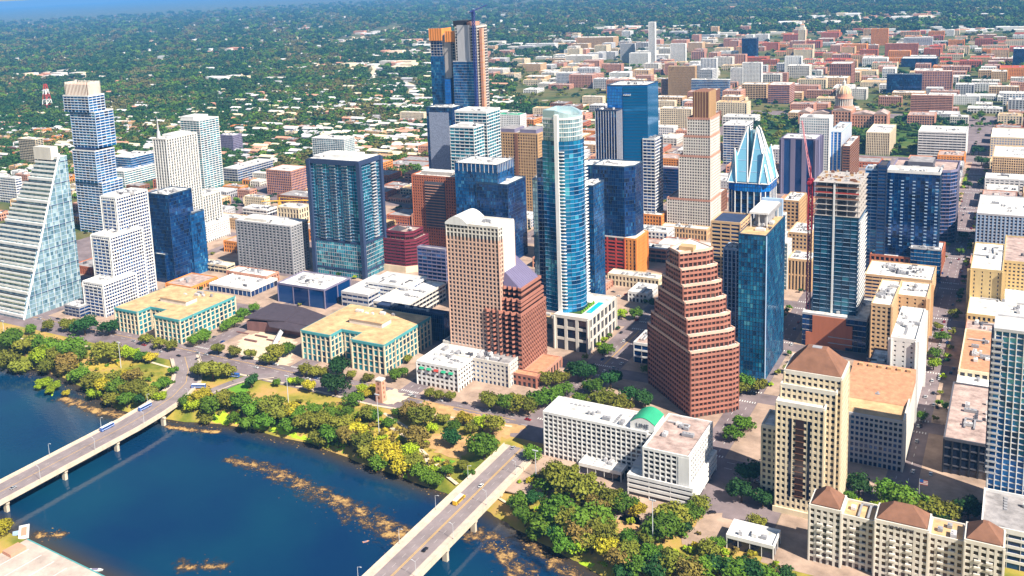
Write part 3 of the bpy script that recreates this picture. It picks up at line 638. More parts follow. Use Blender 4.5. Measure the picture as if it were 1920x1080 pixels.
# --- grey apartment slab
bb, hh = basebox(551, 515, 425, 443, 575); th = building('apartment_building', 'long grey balconied apartment slab left of the teal balconied tower', 'apartment block', bb, hh, balc('g_home', 'grey', 'lgrey', fh=3.1, bw=5.2, pw=2.0, sd=.9, sh=.6, pd=.9, roof='roof_white'), 1, 'grey apartment slab'); penthouse(th, [bb[0]+8, bb[0]+40, bb[2]+5, bb[3]-5], hh, 3, 'offwhite')
# --- teal balconied hotel tower
bb, hh = basebox(685, 524, 303, 578, 712)
th = building('hotel_tower', 'tall dark teal glass tower with stacked balconies and a blue frame', 'tower', bb, hh, None, 1, 'teal balconied tower')
tower(th, rect(bb), 0, hh*.30, curtain('g_teal', wall='lgrey', sh=.5, fh=4.2, bw=3), 1, False)
tower(th, rect(ins(bb, .8)), hh*.30, hh-4, style('navy', 'bluew', 'g_teal', 3.5, 3.2, .2, .26, pd=.3, sd=.35, roof='roof_white', units=0), 1, False)
mb = MB()
for x, y in rect(bb): mb.box(x-2.2, x+2.2, y-2.2, y+2.2, 0, hh-1)
for z in (hh*.30, 8): mb.prism(off(rect(bb), .5), z-1.1, z+1.1)
part(th, 'frame', mb, 'navy')
mb = MB(); mb.prism(off(rect(bb), .8), hh-5, hh); part(th, 'crown', mb, 'navy'); mb = MB(); mb.prism(off(rect(bb), -1), hh, hh+.3); part(th, 'roof', mb, 'roof_white')
penthouse(th, [bb[0]+14, bb[1]-14, bb[2]+10, bb[3]-8], hh+.3, 3.5); penthouse(th, [bb[0]+3, bb[0]+12, bb[2]+5, bb[3]-5], hh+.3, 2.2, 'lgrey')
for fx in (.22, .48, .72):                            # columns of balconies on the south face
    for f in range(int((hh*.66)/3.5)):
        mb = MB(); x = bb[0]+(bb[1]-bb[0])*fx; z = hh*.32+f*3.5; mb.box(x-3.4, x+3.4, bb[2]-1.3, bb[2]+.6, z, z+.35); mb.box(x-3.4, x+3.4, bb[2]-1.35, bb[2]-1.25, z+.35, z+1.3, 1); part(th, 'balcony', mb, ['lgrey', 'steel'])
for f in range(int((hh*.66)/3.5)):
    mb = MB(); y = (bb[2]+bb[3])/2+6; z = hh*.32+f*3.5; mb.box(bb[1]-.6, bb[1]+1.3, y-4, y+4, z, z+.35); mb.box(bb[1]+1.2, bb[1]+1.3, y-4, y+4, z+.35, z+1.3); part(th, 'balcony', mb, 'lgrey')
# --- maroon office
bb, hh = basebox(775, 513, 440, 713, 790, depth=34); th = building('office_building', 'maroon banded office with cut corners and a small pyramid skylight', 'office', bb, hh, None, 1, 'maroon office')
q = [(bb[0], bb[2]), (bb[1]-9, bb[2]), (bb[1], bb[2]+9), (bb[1], bb[3]), (bb[0], bb[3])]
tower(th, q, 0, hh-8, style('maroon', 'maroon', 'g_brown', 3.7, 6, .3, 1.9, pd=.05, sd=.25, roof='roof_pink', units=0), 1); tower(th, off(q, -4), hh-8, hh, style('maroon', 'maroon', 'g_brown', 3.7, 6, .3, 1.9, sd=.25, roof='roof_pink', units=3), 1)
hip(th, [bb[0]+8, bb[0]+20, bb[2]+8, bb[2]+20], hh, 5, 'roof_dark'); mb = MB(); mb.prism(off(q, 1.5), 0, 7); part(th, 'stone_base', mb, 'cream')
# --- brick apartments
bb, hh = roofbox(853, 334, 772, 860, v0=362, depth=30); th = building('apartment_building', 'orange brick apartment tower with dark balcony recess left of blue glass crown tower', 'apartment block', bb, hh, punch('brick', 'g_dark', fh=3.4, bw=3.2, pw=1.6, sh=1.6, roof='roof_white'), 2, 'orange brick apartment tower')
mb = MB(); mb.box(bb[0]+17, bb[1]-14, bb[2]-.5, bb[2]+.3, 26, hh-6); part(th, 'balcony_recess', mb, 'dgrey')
for f in range(17):
    z = 27+f*3.3
    if z > hh-8: break
    mb = MB(); mb.box(bb[0]+17.5, bb[1]-14.5, bb[2]-1.2, bb[2]-.5, z, z+.7); part(th, 'balcony_rail', mb, 'pink')
penthouse(th, ins(bb, 8), hh, 4, 'concrete')
# --- blue glass tower with fins at the crown
bb, hh = roofbox(932, 310, 852, 963, v0=342); th = building('office_tower', 'deep blue glass office with a finned crown and lower side wing', 'tower', bb, hh, curtain('g_blue', units=8, par=.5), 1, 'blue glass crown tower')
mb = MB(); q = rect(bb)
for i in range(4):
    a, c = Vector(q[i]), Vector(q[(i+1) % 4]); nn = 10
    for k in range(nn+1): p = a+(c-a)*k/nn; mb.bar((p.x, p.y, hh-9), (p.x, p.y, hh+3), .25)
part(th, 'crown_fins', mb, 'lgrey', kind='stuff'); tower(th, rect([bb[1]-26, bb[1]+12, bb[2]-1, bb[3]+4]), 0, hh-21, curtain('g_navy', roof='roof_white'), 1)
# --- blue block with white wall behind the maroon office
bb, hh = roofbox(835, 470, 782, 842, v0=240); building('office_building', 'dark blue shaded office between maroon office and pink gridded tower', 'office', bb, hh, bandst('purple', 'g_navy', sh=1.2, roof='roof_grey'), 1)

# --- supertall under construction
(bb, hh) = roofbox(893, 48, 803, 905, v0=605, depth=30)
th = building('office_tower', 'tallest tower, unfinished, with orange formwork on top', 'tower', bb, hh, None, 1, 'unfinished tallest tower')
w = bb[1]-bb[0]; X = lambda f: bb[0]+w*f
cf = style('concrete', 'concrete', 'g_dark', 3.9, 5, .35, .55, pd=.02, sd=.35, units=0, rec=.9, roof='concrete')
tower(th, rect([X(0), X(.26), bb[2]+4, bb[3]]), 0, hh-14, style('concrete', 'lgrey', 'g_navy', 3.9, 5, .3, .5, sd=.3, units=0, roof='concrete'), 1, True)
tower(th, rect([X(.26), X(.56), bb[2]+6, bb[3]+2]), 0, hh-16, cf, 1, True)
tower(th, rect([X(.56), X(1), bb[2], bb[3]]), 0, hh-2, style('concrete', 'offwhite', 'g_dark', 3.9, 4.5, .8, .9, pd=.1, sd=.2, units=0, roof='concrete'), 1, True)
for (f0, f1, y, z1_, m_) in ((.28, .42, 1.0, hh-10, 'concrete'), (.60, .86, -.8, hh+1, 'lgrey')):
    mb = MB(); mb.box(X(f0), X(f1), bb[2]+y+4, bb[2]+y+8 if y > 0 else bb[2]+4, 0, z1_) if y > 0 else mb.box(X(f0), X(f1), bb[2]-.8, bb[2]+3, 0, z1_); part(th, 'shear_wall', mb, m_)
tower(th, rect([X(.0)-.3, X(.27), bb[2]+3, bb[3]-4]), 0, hh*.83, curtain('g_blue', fh=3.9), 0, False); tower(th, rect([X(.5), X(.95), bb[2]-1.6, bb[3]-6]), 0, hh*.80, curtain('g_blue', fh=3.9, span='lgrey'), 0, True)
tower(th, rect([X(.29), X(.42), bb[2]+.6, bb[3]-6]), 0, hh*.70, curtain('g_bright', fh=3.9), 0, True)
for f0, f1, z, dz in ((-.01, .25, hh-14, 17), (.33, .57, hh-16, 15)):
    mb = MB(); mb.box(X(f0), X(f1), bb[2]+2.4, bb[2]+3.4, z-6, z+dz-6); mb.box(X(f1)-.6, X(f1)+.4, bb[2]+3.4, bb[3], z-6, z+dz-6)
    for k in range(6): mb.bar((X(f0)+(X(f1)-X(f0))*k/5, bb[2]+2.2, z-6), (X(f0)+(X(f1)-X(f0))*k/5, bb[2]+2.2, z+dz-5.4), .25)
    part(th, 'formwork_screen', mb, 'orange')
mb = MB(); mb.box(X(.52), X(.78), bb[2]+1, bb[3]-2, hh-2, hh+7); part(th, 'core_formwork', mb, 'black')
mb = MB(); mb.box(X(.8), X(.9), bb[2]+1, bb[3]-6, hh, hh+5); part(th, 'stair_core', mb, 'pink')
mb = MB(); mb.box(X(1)+2.5, X(1)+6.5, bb[2]+3, bb[2]+9, 0, hh-4)
for k in range(28): mb.box(X(1)+2.3, X(1)+6.7, bb[2]+2.8, bb[2]+9.2, k*hh/29, k*hh/29+.5, 1)
part(th, 'hoist_tower', mb, ['salmon', 'orange'])
mb = MB()
def mast(mb, x, y, z0, z1, s=1.6, r=.28):
    for dx, dy in ((-s, -s), (s, -s), (s, s), (-s, s)): mb.bar((x+dx, y+dy, z0), (x+dx, y+dy, z1), r)
    n_ = int((z1-z0)/(s*3)); 
    for i in range(n_):
        a, c = z0+(z1-z0)*i/n_, z0+(z1-z0)*(i+1)/n_
        for (p, q_) in (((-s, -s), (s, -s)), ((s, -s), (s, s)), ((s, s), (-s, s)), ((-s, s), (-s, -s))): mb.bar((x+p[0], y+p[1], a), (x+q_[0], y+q_[1], c), r*.7); mb.bar((x+p[0], y+p[1], a), (x+q_[0], y+q_[1], a), r*.6)
th = thing('tower_crane', 'blue lattice crane mast rising beside the unfinished tallest tower', 'crane', (X(1)-2, bb[2]-4, 0)); mast(mb, X(1)-2, bb[2]-4, 0, hh+22, 1.5, .35); part(th, 'mast', mb, mat('crane_blue', (.02, .035, .16), .5))
mb = MB(); mb.box(X(1)-4, X(1), bb[2]-6, bb[2]-2, hh+16, hh+19); part(th, 'cab', mb, 'crane_blue')
mb = MB(); mb.bar((X(1)-2, bb[2]-4, hh+20), (X(1)-5, bb[2]+42, hh+26), .6); mb.bar((X(1)-2, bb[2]-4, hh+20), (X(1)-1, bb[2]-16, hh+19), .7); part(th, 'jib', mb, 'crane_blue')
# --- neighbours of the tallest tower
bb, hh = roofbox(848, 203, 799, 856, v0=520, depth=30); th = building('office_tower', 'dark blue tower with one pale dotted facade in front of the unfinished tallest tower', 'tower', bb, hh, curtain('g_navy', bw=2.6), 0, 'dark dotted tower')
mb = MB(); mb.box(bb[0]+4, bb[1]-6, bb[2]-.35, bb[2]+.2, 18, hh-6); o = part(th, 'perforated_screen', mb, mat('perforated', (.30, .34, .45), .6, .55, 1.2, streak=False))
bb, hh = roofbox(888, 240, 843, 893, v0=430, depth=26); th = building('office_tower', 'shorter of two green glass towers with white floor bands', 'tower', bb, hh, bandst('white', 'g_teal', sh=.9, fh=4.0, sd=.3), 1, 'short green banded tower'); penthouse(th, [bb[0]+8, bb[1]-8, bb[2]+5, bb[2]+15], hh, 4)
bb, hh = roofbox(912, 212, 853, 927, v0=466, depth=36); th = building('office_tower', 'taller of two green glass towers with white floor bands and a white cornice', 'tower', bb, hh, bandst('white', 'g_teal', sh=.9, fh=4.0, sd=.3, par=2.2), 1, 'tall green banded tower')
bb, hh = roofbox(1008, 252, 928, 1014, v0=552, depth=40); th = building('office_building', 'tan twin-roofed office with square windows behind the curved glass tower', 'office', bb, hh, punch('tan', 'g_dark', fh=3.8, bw=3.6, pw=1.5, sh=1.5, roof='roof_grey'), 2, 'tan twin-roofed office')
mid = (bb[0]+bb[1])/2; mb = MB(); mb.box(mid-2.5, mid+2.5, bb[2]-.6, bb[2]+.4, 0, hh); part(th, 'recess', mb, 'brown'); penthouse(th, [bb[0]+4, mid-4, bb[2]+4, bb[3]-6], hh, 5, 'purple', 'roof_grey'); penthouse(th, [mid+4, bb[1]-4, bb[2]+4, bb[3]-6], hh, 5, 'purple', 'roof_grey')
bb, hh = roofbox(975, 216, 931, 986, h=48); building('office_building', 'white building with green roof left of the curved glass tower', 'office', bb, hh, punch('white', 'g_dark', roof='roof_green', par=.6), 0, 'green roofed white building')

# --- pink gridded residential tower
mat('shell', (.64, .42, .32), .75, .12)
bb, hh = roofbox(934, 428, 836, 963, v0=66); sA = punch('shell', 'g_dark', fh=3.3, bw=3.3, pw=1.2, sh=1.1, roof='roof_white', units=4)
th = building('apartment_tower', 'pink and cream gridded apartment tower with a curved white roof', 'tower', bb, hh, None, 2, 'pink gridded apartment tower')
tower(th, rect(bb), 0, hh-10, sA, 2, False); tower(th, rect(bb), hh-10, hh, punch('offwhite', 'g_dark', fh=3.3, bw=3.3, pw=1.0, sh=1.0, roof='roof_white', units=3), 2)
mb = MB(); mb.box(bb[1]-.2, bb[1]+.7, bb[2]+7, bb[3]-1, 0, hh+1); part(th, 'side_wall', mb, 'white')
mb = MB(); xa, xb = bb[0]-.5, bb[0]+20; n_ = 10; pts = [(xa+(xb-xa)*i/n_, hh+1+5.5*math.sin(math.pi*i/n_)) for i in range(n_+1)]
for i in range(n_): mb.add([(pts[i][0], bb[2]-.8, pts[i][1]), (pts[i+1][0], bb[2]-.8, pts[i+1][1]), (pts[i+1][0], bb[3]+.5, pts[i+1][1]), (pts[i][0], bb[3]+.5, pts[i][1]), (pts[i][0], bb[2]-.8, hh-.5), (pts[i+1][0], bb[2]-.8, hh-.5), (pts[i+1][0], bb[3]+.5, hh-.5), (pts[i][0], bb[3]+.5, hh-.5)], [(0, 1, 2, 3), (4, 5, 1, 0), (3, 2, 6, 7)])
part(th, 'curved_roof', mb, 'white')
tower(th, rect([bb[0]-4, bb[1]+14, bb[2]-18, bb[2]-.5]), 0, 18, punch('offwhite', 'g_navy', roof='roof_grey', units=9), 1)

# --- pink granite office with a sloped glass roof
(su, sv), _ = W(980, 714), 0
b0 = [su-34, su, sv, sv+46]; th = building('office_tower', 'pink granite office with zigzag south front and purple slanted roof', 'tower', b0, 0, None, 2, 'pink granite slant-roofed office')
hE = HT(980, 714, 548)
zig = []
x0, x1 = b0[0]+2, b0[1]; nz = 4
def zpoly(b_, s):
    q = [(b_[0], b_[2]+4), (b_[0]+5, b_[2])]; n_ = 5; w_ = (b_[1]-5-b_[0]-2)/n_
    for i in range(n_): q += [(b_[0]+5+w_*i+w_*.5, b_[2]+3.4*s), (b_[0]+5+w_*(i+1), b_[2])]
    return q+[(b_[1], b_[2]), (b_[1], b_[3]), (b_[0], b_[3])]
sP = style('rose', 'rosel', 'g_brown', 3.7, 3.0, 0, 1.5, pd=.1, sd=.45, units=0, roof='roof_pink', rec=.5)
tiers = [(0, hE*.74, 0), (hE*.74, hE*.88, 2.2), (hE*.88, hE, 4.4)]
for za, zb, d in tiers:
    bt = [b0[0]+d, b0[1]-d*.4, b0[2]+d*1.3, b0[3]-d]
    tower(th, zpoly(bt, 1), za, zb, sP, 1)
mb = MB()
for k in range(14):
    y = b0[2]+1+k*(b0[3]-b0[2]-2)/13; mb.box(b0[1]-.2, b0[1]+.45, y-.55, y+.55, 0, hE*.74)
part(th, 'east_piers', mb, 'rosel', kind='stuff')
bt = [b0[0]+4.4, b0[1]-3, b0[2]+7, b0[3]-4.4]; rz_, rh = hE, 17
xr = bt[0]+6
mb = MB(); mb.add([(bt[0], bt[2], rz_), (bt[1], bt[2], rz_), (bt[1], bt[3], rz_), (bt[0], bt[3], rz_), (xr, bt[2]+3, rz_+rh), (xr, bt[3]-1, rz_+rh)], [(3, 2, 1, 0), (0, 1, 4), (1, 2, 5, 4), (2, 3, 5), (3, 0, 4, 5)]); part(th, 'slanted_roof', mb, mat('slate', (.16, .14, .24), .45, .1, .4))
for k in range(12):
    y = bt[2]+(bt[3]-bt[2])*(k+.5)/12; mb = MB(); mb.bar((bt[1], y, rz_+.2), (xr+.4, y*.93+.07*(bt[2]+bt[3])/2, rz_+rh), .16); part(th, 'roof_rib', mb, 'purple')
for (zc, d) in ((hE*.74, 0), (hE*.88, 2.2), (hE, 4.4)):      # dark triangular gables on the south-west corner
    bt = [b0[0]+d, 0, b0[2]+d*1.3+.4, 0]; mb = MB(); a = (bt[0]+.3, bt[2]+7.5, zc); c = (bt[0]+13.5, bt[2]-.4, zc); mb.add([a, c, (bt[0]+6.5, bt[2]+6, zc+14), (bt[0]+9, bt[2]+12, zc)], [(0, 1, 2), (1, 3, 2), (3, 0, 2)]); part(th, 'glass_gable', mb, MATS['g_brown'][2])
bp_ = [b0[0]-3, b0[1]+16, b0[2]-9, b0[2]-.6]; tower(th, rect(bp_), 0, 9, punch('rosel', 'g_dark', fh=4.4, bw=4.2, pw=1.6, sh=1.8, roof='roof_tile', units=0, par=.6), 2)
bp_ = [b0[1]+.6, b0[1]+16, b0[2], b0[2]+38]; tower(th, rect(bp_), 0, 8, style('pink', 'pink', 'g_dark', 8, 5.2, 2.0, 1.8, pd=.3, roof='roof_tile', units=0, par=.6), 2)
# --- white low office in front
bb, hh = basebox(860, 735, 693, 781, 905); thw = building('low_building', 'white low office with red and green awnings on the riverside avenue', 'office', bb, hh, punch('white', 'g_brown', fh=3.8, bw=4.2, pw=1.5, sh=1.6, units=9, roof='roof_white'), 2, 'white low riverside office')
for k in range(5):
    x = bb[0]+5+k*6.5; mb = MB(); mb.add([(x-2, bb[2]-.2, hh-3), (x+2, bb[2]-.2, hh-3), (x+2, bb[2]-1.8, hh-4.4), (x-2, bb[2]-1.8, hh-4.4)], [(0, 1, 2, 3)]); part(thw, 'awning', mb, 'red' if k == 2 else 'roof_green')
bn = [bb[0], bb[1]-8, bb[3]+1, bb[3]+30]; building('low_building', 'grey flat parking roof behind the white low riverside office', 'building', bn, hh+2, bandst('offwhite', 'g_dark', roof='roof_grey', units=10), 1)

# --- curved glass residential tower on a podium
bP, hP = basebox(1104, 663, 600, 1040, 1153); 
th = building('apartment_tower', 'tallest curved blue glass tower with a white edge strip, on a podium with pool', 'tower', bP, 0, None, 2, 'curved glass tower')
tower(th, rect(bP), 0, hP, style('offwhite', 'offwhite', 'g_dark', 9, 9.5, 2.6, 2.2, pd=.4, sd=.25, roof='roof_white', units=0, corner=3.5), 2)
mb = MB(); mb.box(bP[1]-8, bP[1]-3.5, bP[2]+16, bP[2]+44, hP+.1, hP+.6); part(th, 'pool', mb, mat('pool_water', (.02, .42, .50), .1, .05)); mb = MB(); mb.box(bP[0]+3, bP[1]-10, bP[2]+10, bP[2]+40, hP+.06, hP+.4); part(th, 'roof_garden', mb, 'lawn')
for k in range(7): mb = MB(); mb.cyl(bP[1]-11, bP[2]+14+k*4.4, hP+.3, hP+2.2, 1.3, .5, 7); part(th, 'roof_shrub', mb, 'green_grass')
bT, hT = roofbox(1076, 206, 1018, 1093, v0=bP[2]+12)
cx, cy = (bT[0]+bT[1])/2-1, bT[2]+13; rx, ry = (bT[1]-bT[0])/2+2.5, 17
arc = [(cx+rx*math.cos(a)*1.0, cy+ry*math.sin(a)) for a in [R(x) for x in range(-95, 95, 14)]]
q = [(bT[0]-1, cy-ry*.86)]+arc+[(bT[0]-1, cy+ry*.86)]
sa = style('white', 'white', 'g_teal', 3.5, 2.4, .1, .5, pd=.05, sd=.35, rec=.15, units=0)
tower(th, q, hP, hT-26, style('steel', 'bluew', 'g_azure', 3.5, 2.8, .10, .22, pd=.05, sd=.10, rec=.12, units=0), 1, False)
q2 = [(x*.94+cx*.06, y*.94+cy*.06) for x, y in q]; tower(th, q2, hT-26, hT-8, style('white', 'white', 'g_pale', 3.5, 2.4, .15, .5, sd=.2, rec=.15, units=0), 1)
mb = MB(); n_ = len(q2); zt = [hT-8+9*max(0, 1-abs((p[0]-bT[0]-6)/(bT[1]-bT[0]))*.9) for p in q2]
ci = [(p[0]*.86+cx*.14, p[1]*.86+cy*.14) for p in q2]
for i in range(n_):
    j = (i+1) % n_; mb.add([(q2[i][0], q2[i][1], hT-8), (q2[j][0], q2[j][1], hT-8), (q2[j][0], q2[j][1], zt[j]), (q2[i][0], q2[i][1], zt[i]), (ci[i][0], ci[i][1], hT-8), (ci[j][0], ci[j][1], hT-8), (ci[j][0], ci[j][1], zt[j]), (ci[i][0], ci[i][1], zt[i])], [(0, 1, 2, 3), (5, 4, 7, 6), (3, 2, 6, 7)])
part(th, 'curved_crown', mb, MATS['g_pale'][2])
sx, sy = PX(0, 0)[0], 0
xs_ = bis(lambda x: PX(x, cy-ry*1.0, 110)[0]-1047, bT[0]-10, bT[1]+10)
mb = MB(); mb.box(xs_-1.6, xs_+1.6, cy-ry-1.2, cy-ry+4, hP, hT-4); part(th, 'white_strip', mb, 'white')
for f in range(46):
    z = hP+4+f*(hT-hP-36)/46; mb = MB(); mb.box(xs_+1.6, xs_+6, cy-ry-.5, cy-ry+2.5, z, z+.6); part(th, 'balcony', mb, 'white')
    mb = MB(); a0, a1 = R(30), R(75); p0 = (cx+(rx+.2)*math.cos(a0), cy+(ry+.2)*math.sin(a0)); mb.box(p0[0]-1, p0[0]+1.2, p0[1]-4.2, p0[1]+4.2, z, z+.8); part(th, 'balcony', mb, 'white')
tower(th, rect([bT[0]-9, bT[0]-1.5, cy-9, cy+11]), hP, hT*.78, style('bluew', 'lgrey', 'g_navy', 3.5, 3, .2, .5, sd=.2, units=0), 1)
# slabs beside it
bb, hh = roofbox(1022, 338, 998, 1040, v0=235, depth=20); building('office_tower', 'pale blue glass slab peeping out left of the curved glass tower', 'tower', bb, hh, curtain('g_pale', bw=2.5, sh=.5), 0)
bb, hh = roofbox(1112, 350, 1080, 1126, v0=215, depth=26); building('office_tower', 'plain blue glass slab directly right of the curved glass tower', 'tower', bb, hh, curtain('g_blue', sh=.6, roof='roof_white'), 1, 'plain blue slab')

mat('bus_sign', (.02, .10, .30), .4, .05)
def sign(th, text, loc, size, rz, m):
    cu_ = bpy.data.curves.new('lettering', 'FONT'); cu_.body = text; cu_.size = size; cu_.extrude = .12; cu_.align_x = 'CENTER'
    o_ = bpy.data.objects.new('lettering', cu_); COL.objects.link(o_); dg = bpy.context.evaluated_depsgraph_get(); me = bpy.data.meshes.new_from_object(o_.evaluated_get(dg)); bpy.data.objects.remove(o_)
    me.materials.clear(); me.materials.append(M(m)); o_ = link('sign_lettering', me, th, tuple(Vector(loc)-th.location)); o_.rotation_euler = (math.pi/2, 0, rz); return o_
# --- bright blue tower with folded corner, black glass block on an orange-red base in front
bb, hh = roofbox(1167, 161, 1138, 1213, v0=556); bb[3] = bb[2]+48; bb[1] += 0
th = building('office_tower', 'bright blue glass tower with a white sign near its top', 'tower', bb, hh, None, 1, 'bright blue tower')
u2 = bis(lambda x: PX(x, bb[2]+6, hh)[0]-1213, bb[1], bb[1]+80)
q = [(bb[0], bb[2]), (bb[1], bb[2]), (u2, bb[2]+7), (u2, bb[3]), (bb[0], bb[3])]
tower(th, q, 0, hh, curtain('g_bright', sh=.22, span='steel'), 1)
mb = MB(); mb.add([(bb[1]+.5, bb[2]-.25, 0), (u2+.1, bb[2]+6.75, 0), (u2+.1, bb[2]+6.75, hh-1), (bb[1]+.5, bb[2]-.25, hh-1)], [(0, 1, 2, 3)]); mb.add([(u2+.25, bb[2]+7, 0), (u2+.25, bb[3], 0), (u2+.25, bb[3], hh-1), (u2+.25, bb[2]+7, hh-1)], [(0, 1, 2, 3)]); part(th, 'green_glass_front', mb, MATS['g_azure'][0])
for f in range(1, 44): mb = MB(); z = f*hh/44; mb.bar((bb[1]+.5, bb[2]-.35, z), (u2+.1, bb[2]+6.65, z), .14); part(th, 'mullion', mb, 'steel')
mb = MB(); a, c = Vector((bb[1]+2, bb[2]-.5)), Vector((bb[1]+9, bb[2]+1.2)); mb.add([(a.x, a.y, hh-12), (c.x, c.y, hh-12), (c.x, c.y, hh-8.5), (a.x, a.y, hh-8.5), (a.x, a.y+.2, hh-12), (c.x, c.y+.2, hh-12), (c.x, c.y+.2, hh-8.5), (a.x, a.y+.2, hh-8.5)], [(0, 1, 2, 3), (3, 2, 6, 7), (1, 5, 6, 2), (4, 0, 3, 7)]); part(th, 'sign_panel', mb, 'bus_sign'); sign(th, 'indeed', ((bb[1]+bb[1]+11)/2, bb[2]+.15, hh-12), 3.4, math.atan2(7, u2-bb[1]), 'paint_white')
b7, h7 = roofbox(1156, 208, 1116, 1164, v0=535, depth=18); tower(th, rect(b7), 0, h7, style('lgrey', 'navy', 'g_navy', 4, 3.2, .5, .2, pd=.35, sd=.02, roof='roof_dark', units=2), 2); FOOT.append(tuple(b7))
b8, h8 = roofbox(1170, 314, 1095, 1186, v0=345, depth=34)
th = building('office_tower', 'black glass block standing on an orange and red brick base', 'tower', b8, h8, None, 1, 'black glass block')
zb = 41; q = [(b8[0]+9, b8[2]), (b8[1], b8[2]), (b8[1]+8, b8[2]+10), (b8[1]+8, b8[3]), (b8[0]+9, b8[3])]
tower(th, q, zb, h8, curtain('g_navy', roof='roof_white', units=4), 1); tower(th, rect([b8[0]-6, b8[0]+8.8, b8[2]+3, b8[3]]), zb, h8-1, curtain('g_blue', roof='roof_white', units=1), 1)
tower(th, rect([b8[0]+6, b8[1], b8[2]-1.5, b8[3]]), 0, zb-.1, style('red', 'red', 'g_brown', 3.6, 9, 1.6, 1.5, sd=.4, pd=.45, units=0), 1, False); tower(th, rect([b8[1]+.1, b8[1]+12, b8[2]-1, b8[3]]), 0, zb-.1, style('orange', 'orange', 'g_brown', 3.6, 4, 2.4, 1.5, pd=.4, units=0), 1)
mb = MB(); mb.prism(off(q, .5), zb-.08, zb+1.2); part(th, 'ledge', mb, 'offwhite')
bb, hh = roofbox(1228, 262, 1205, 1239, v0=560, depth=30); building('office_tower', 'narrow grey tower with white floor bands right of the bright blue tower', 'tower', bb, hh, bandst('white', 'g_navy', sh=1.0), 0, 'narrow white-banded tower')
# --- stepped cream tower with a brown box on top
bA, hA = roofbox(1332, 345, 1256, 1357, v0=560); bA[3] = bA[2]+46; bA[0] = bA[1]-52
th = building('office_tower', 'cream stepped tower with square windows, topped by a ribbed brown block', 'tower', bA, hA, None, 1, 'cream stepped tower')
sC = punch('offwhite', 'g_brown', fh=3.6, bw=3.0, pw=1.25, sh=1.5, roof='roof_pink', units=0, par=1.4, parm='pink')
zT = bis(lambda z: PX(bA[1], bA[2], z)[1]-225, 50, 250); zTop = bis(lambda z: PX(bA[1]-8, bA[2]+10, z)[1]-172, 60, 300)
levels = [(0, hA*.62, 0, 0), (hA*.62, zT*.66, 14, 2), (zT*.66, zT*.84, 19, 4), (zT*.84, zT, 23, 6)]
for za, zb_, dw, ds in levels: tower(th, rect([bA[0]+dw, bA[1]-ds*.35, bA[2]+ds, bA[3]]), za, zb_, sC, 1)
bt = [bA[0]+29, bA[1]-5, bA[2]+9, bA[3]-6]; mb = MB(); mb.box(*bt, zT, zTop); part(th, 'top_block', mb, 'brown')
for k in range(12): mb = MB(); x = bt[0]+(bt[1]-bt[0])*k/11; mb.box(x-.35, x+.35, bt[2]-.5, bt[2]+.2, zT, zTop); part(th, 'rib', mb, 'tan' if k % 2 else 'brown')
for k in range(14): mb = MB(); y = bt[2]+(bt[3]-bt[2])*k/13; mb.box(bt[1]-.2, bt[1]+.5, y-.5, y+.5, zT, zTop); part(th, 'rib', mb, 'tan')
# --- crowned glass tower with folded triangular peaks
bF, hF = roofbox(1441, 330, 1364, 1464, v0=345); bF[3] = bF[2]+40
th = building('office_tower', 'pale blue glass tower with a folded crown of pointed glass gables', 'tower', bF, hF, None, 1, 'pointed glass crown tower')
c_ = 7; q = [(bF[0]+c_, bF[2]), (bF[1]-c_, bF[2]), (bF[1], bF[2]+c_), (bF[1], bF[3]-c_), (bF[1]-c_, bF[3]), (bF[0]+c_, bF[3]), (bF[0], bF[3]-c_), (bF[0], bF[2]+c_)]
tower(th, q, 0, hF-16, style('white', 'steel', 'g_navy', 3.9, 6, .9, .25, pd=.45, sd=.03, units=0), 2, False)
tower(th, off(q, .6), hF-16, hF-8, curtain('g_bright', fh=4, bw=2.4), 1)
zt0, zt1 = hF-8, bis(lambda z: PX((bF[0]+bF[1])/2, (bF[2]+bF[3])/2, z)[1]-236, 60, 300)
mx, my = (bF[0]+bF[1])/2, (bF[2]+bF[3])/2; pale = MATS['g_pale'][2]
glass('crown_glass_set', [(.24, .56, .72)], .3, .15); MATS['crown_glass'] = MATS['crown_glass_set'][0]
def gable(a, c, apex, inner):
    mb = MB(); mb.add([a, c, apex, inner], [(0, 1, 2), (1, 3, 2), (3, 0, 2)]); part(th, 'glass_gable', mb, MATS['crown_glass'])
    for e in ((a, apex), (c, apex), (a, c)):
        m2 = MB(); m2.bar(e[0], e[1], .45); part(th, 'gable_edge', m2, 'white')
    for k in range(1, 5):
        t = k/5; p0 = [a[i]+(apex[i]-a[i])*t for i in range(3)]; p1 = [c[i]+(apex[i]-c[i])*t for i in range(3)]; m2 = MB(); m2.bar(p0, p1, .18); part(th, 'gable_bar', m2, 'bluew')
w2, d2 = (bF[1]-bF[0])/2, (bF[3]-bF[2])/2
for sx, sy in ((-1, -1), (1, -1), (1, 1), (-1, 1)):
    ax, ay = mx+sx*w2*.22, my+sy*d2*.22
    gable((mx+sx*w2*.02, my+sy*d2*1.02, zt0), (mx+sx*w2*1.0, my+sy*d2*1.02, zt0), (ax, ay, zt1), (mx, my, zt0)); gable((mx+sx*w2*1.02, my+sy*d2*.02, zt0), (mx+sx*w2*1.02, my+sy*d2*1.0, zt0), (ax+sx*1.5, ay, zt1-2), (mx, my, zt0))
    gable((mx+sx*w2*.55, my+sy*d2*1.06, zt0), (mx+sx*w2*1.06, my+sy*d2*.55, zt0), (mx+sx*w2*.72, my+sy*d2*.72, zt0+(zt1-zt0)*.62), (mx, my, zt0))
mb = MB(); mb.cyl(mx, my, zt0, zt1-4, 5, 3, 8); part(th, 'crown_core', mb, MATS['g_pale'][1])
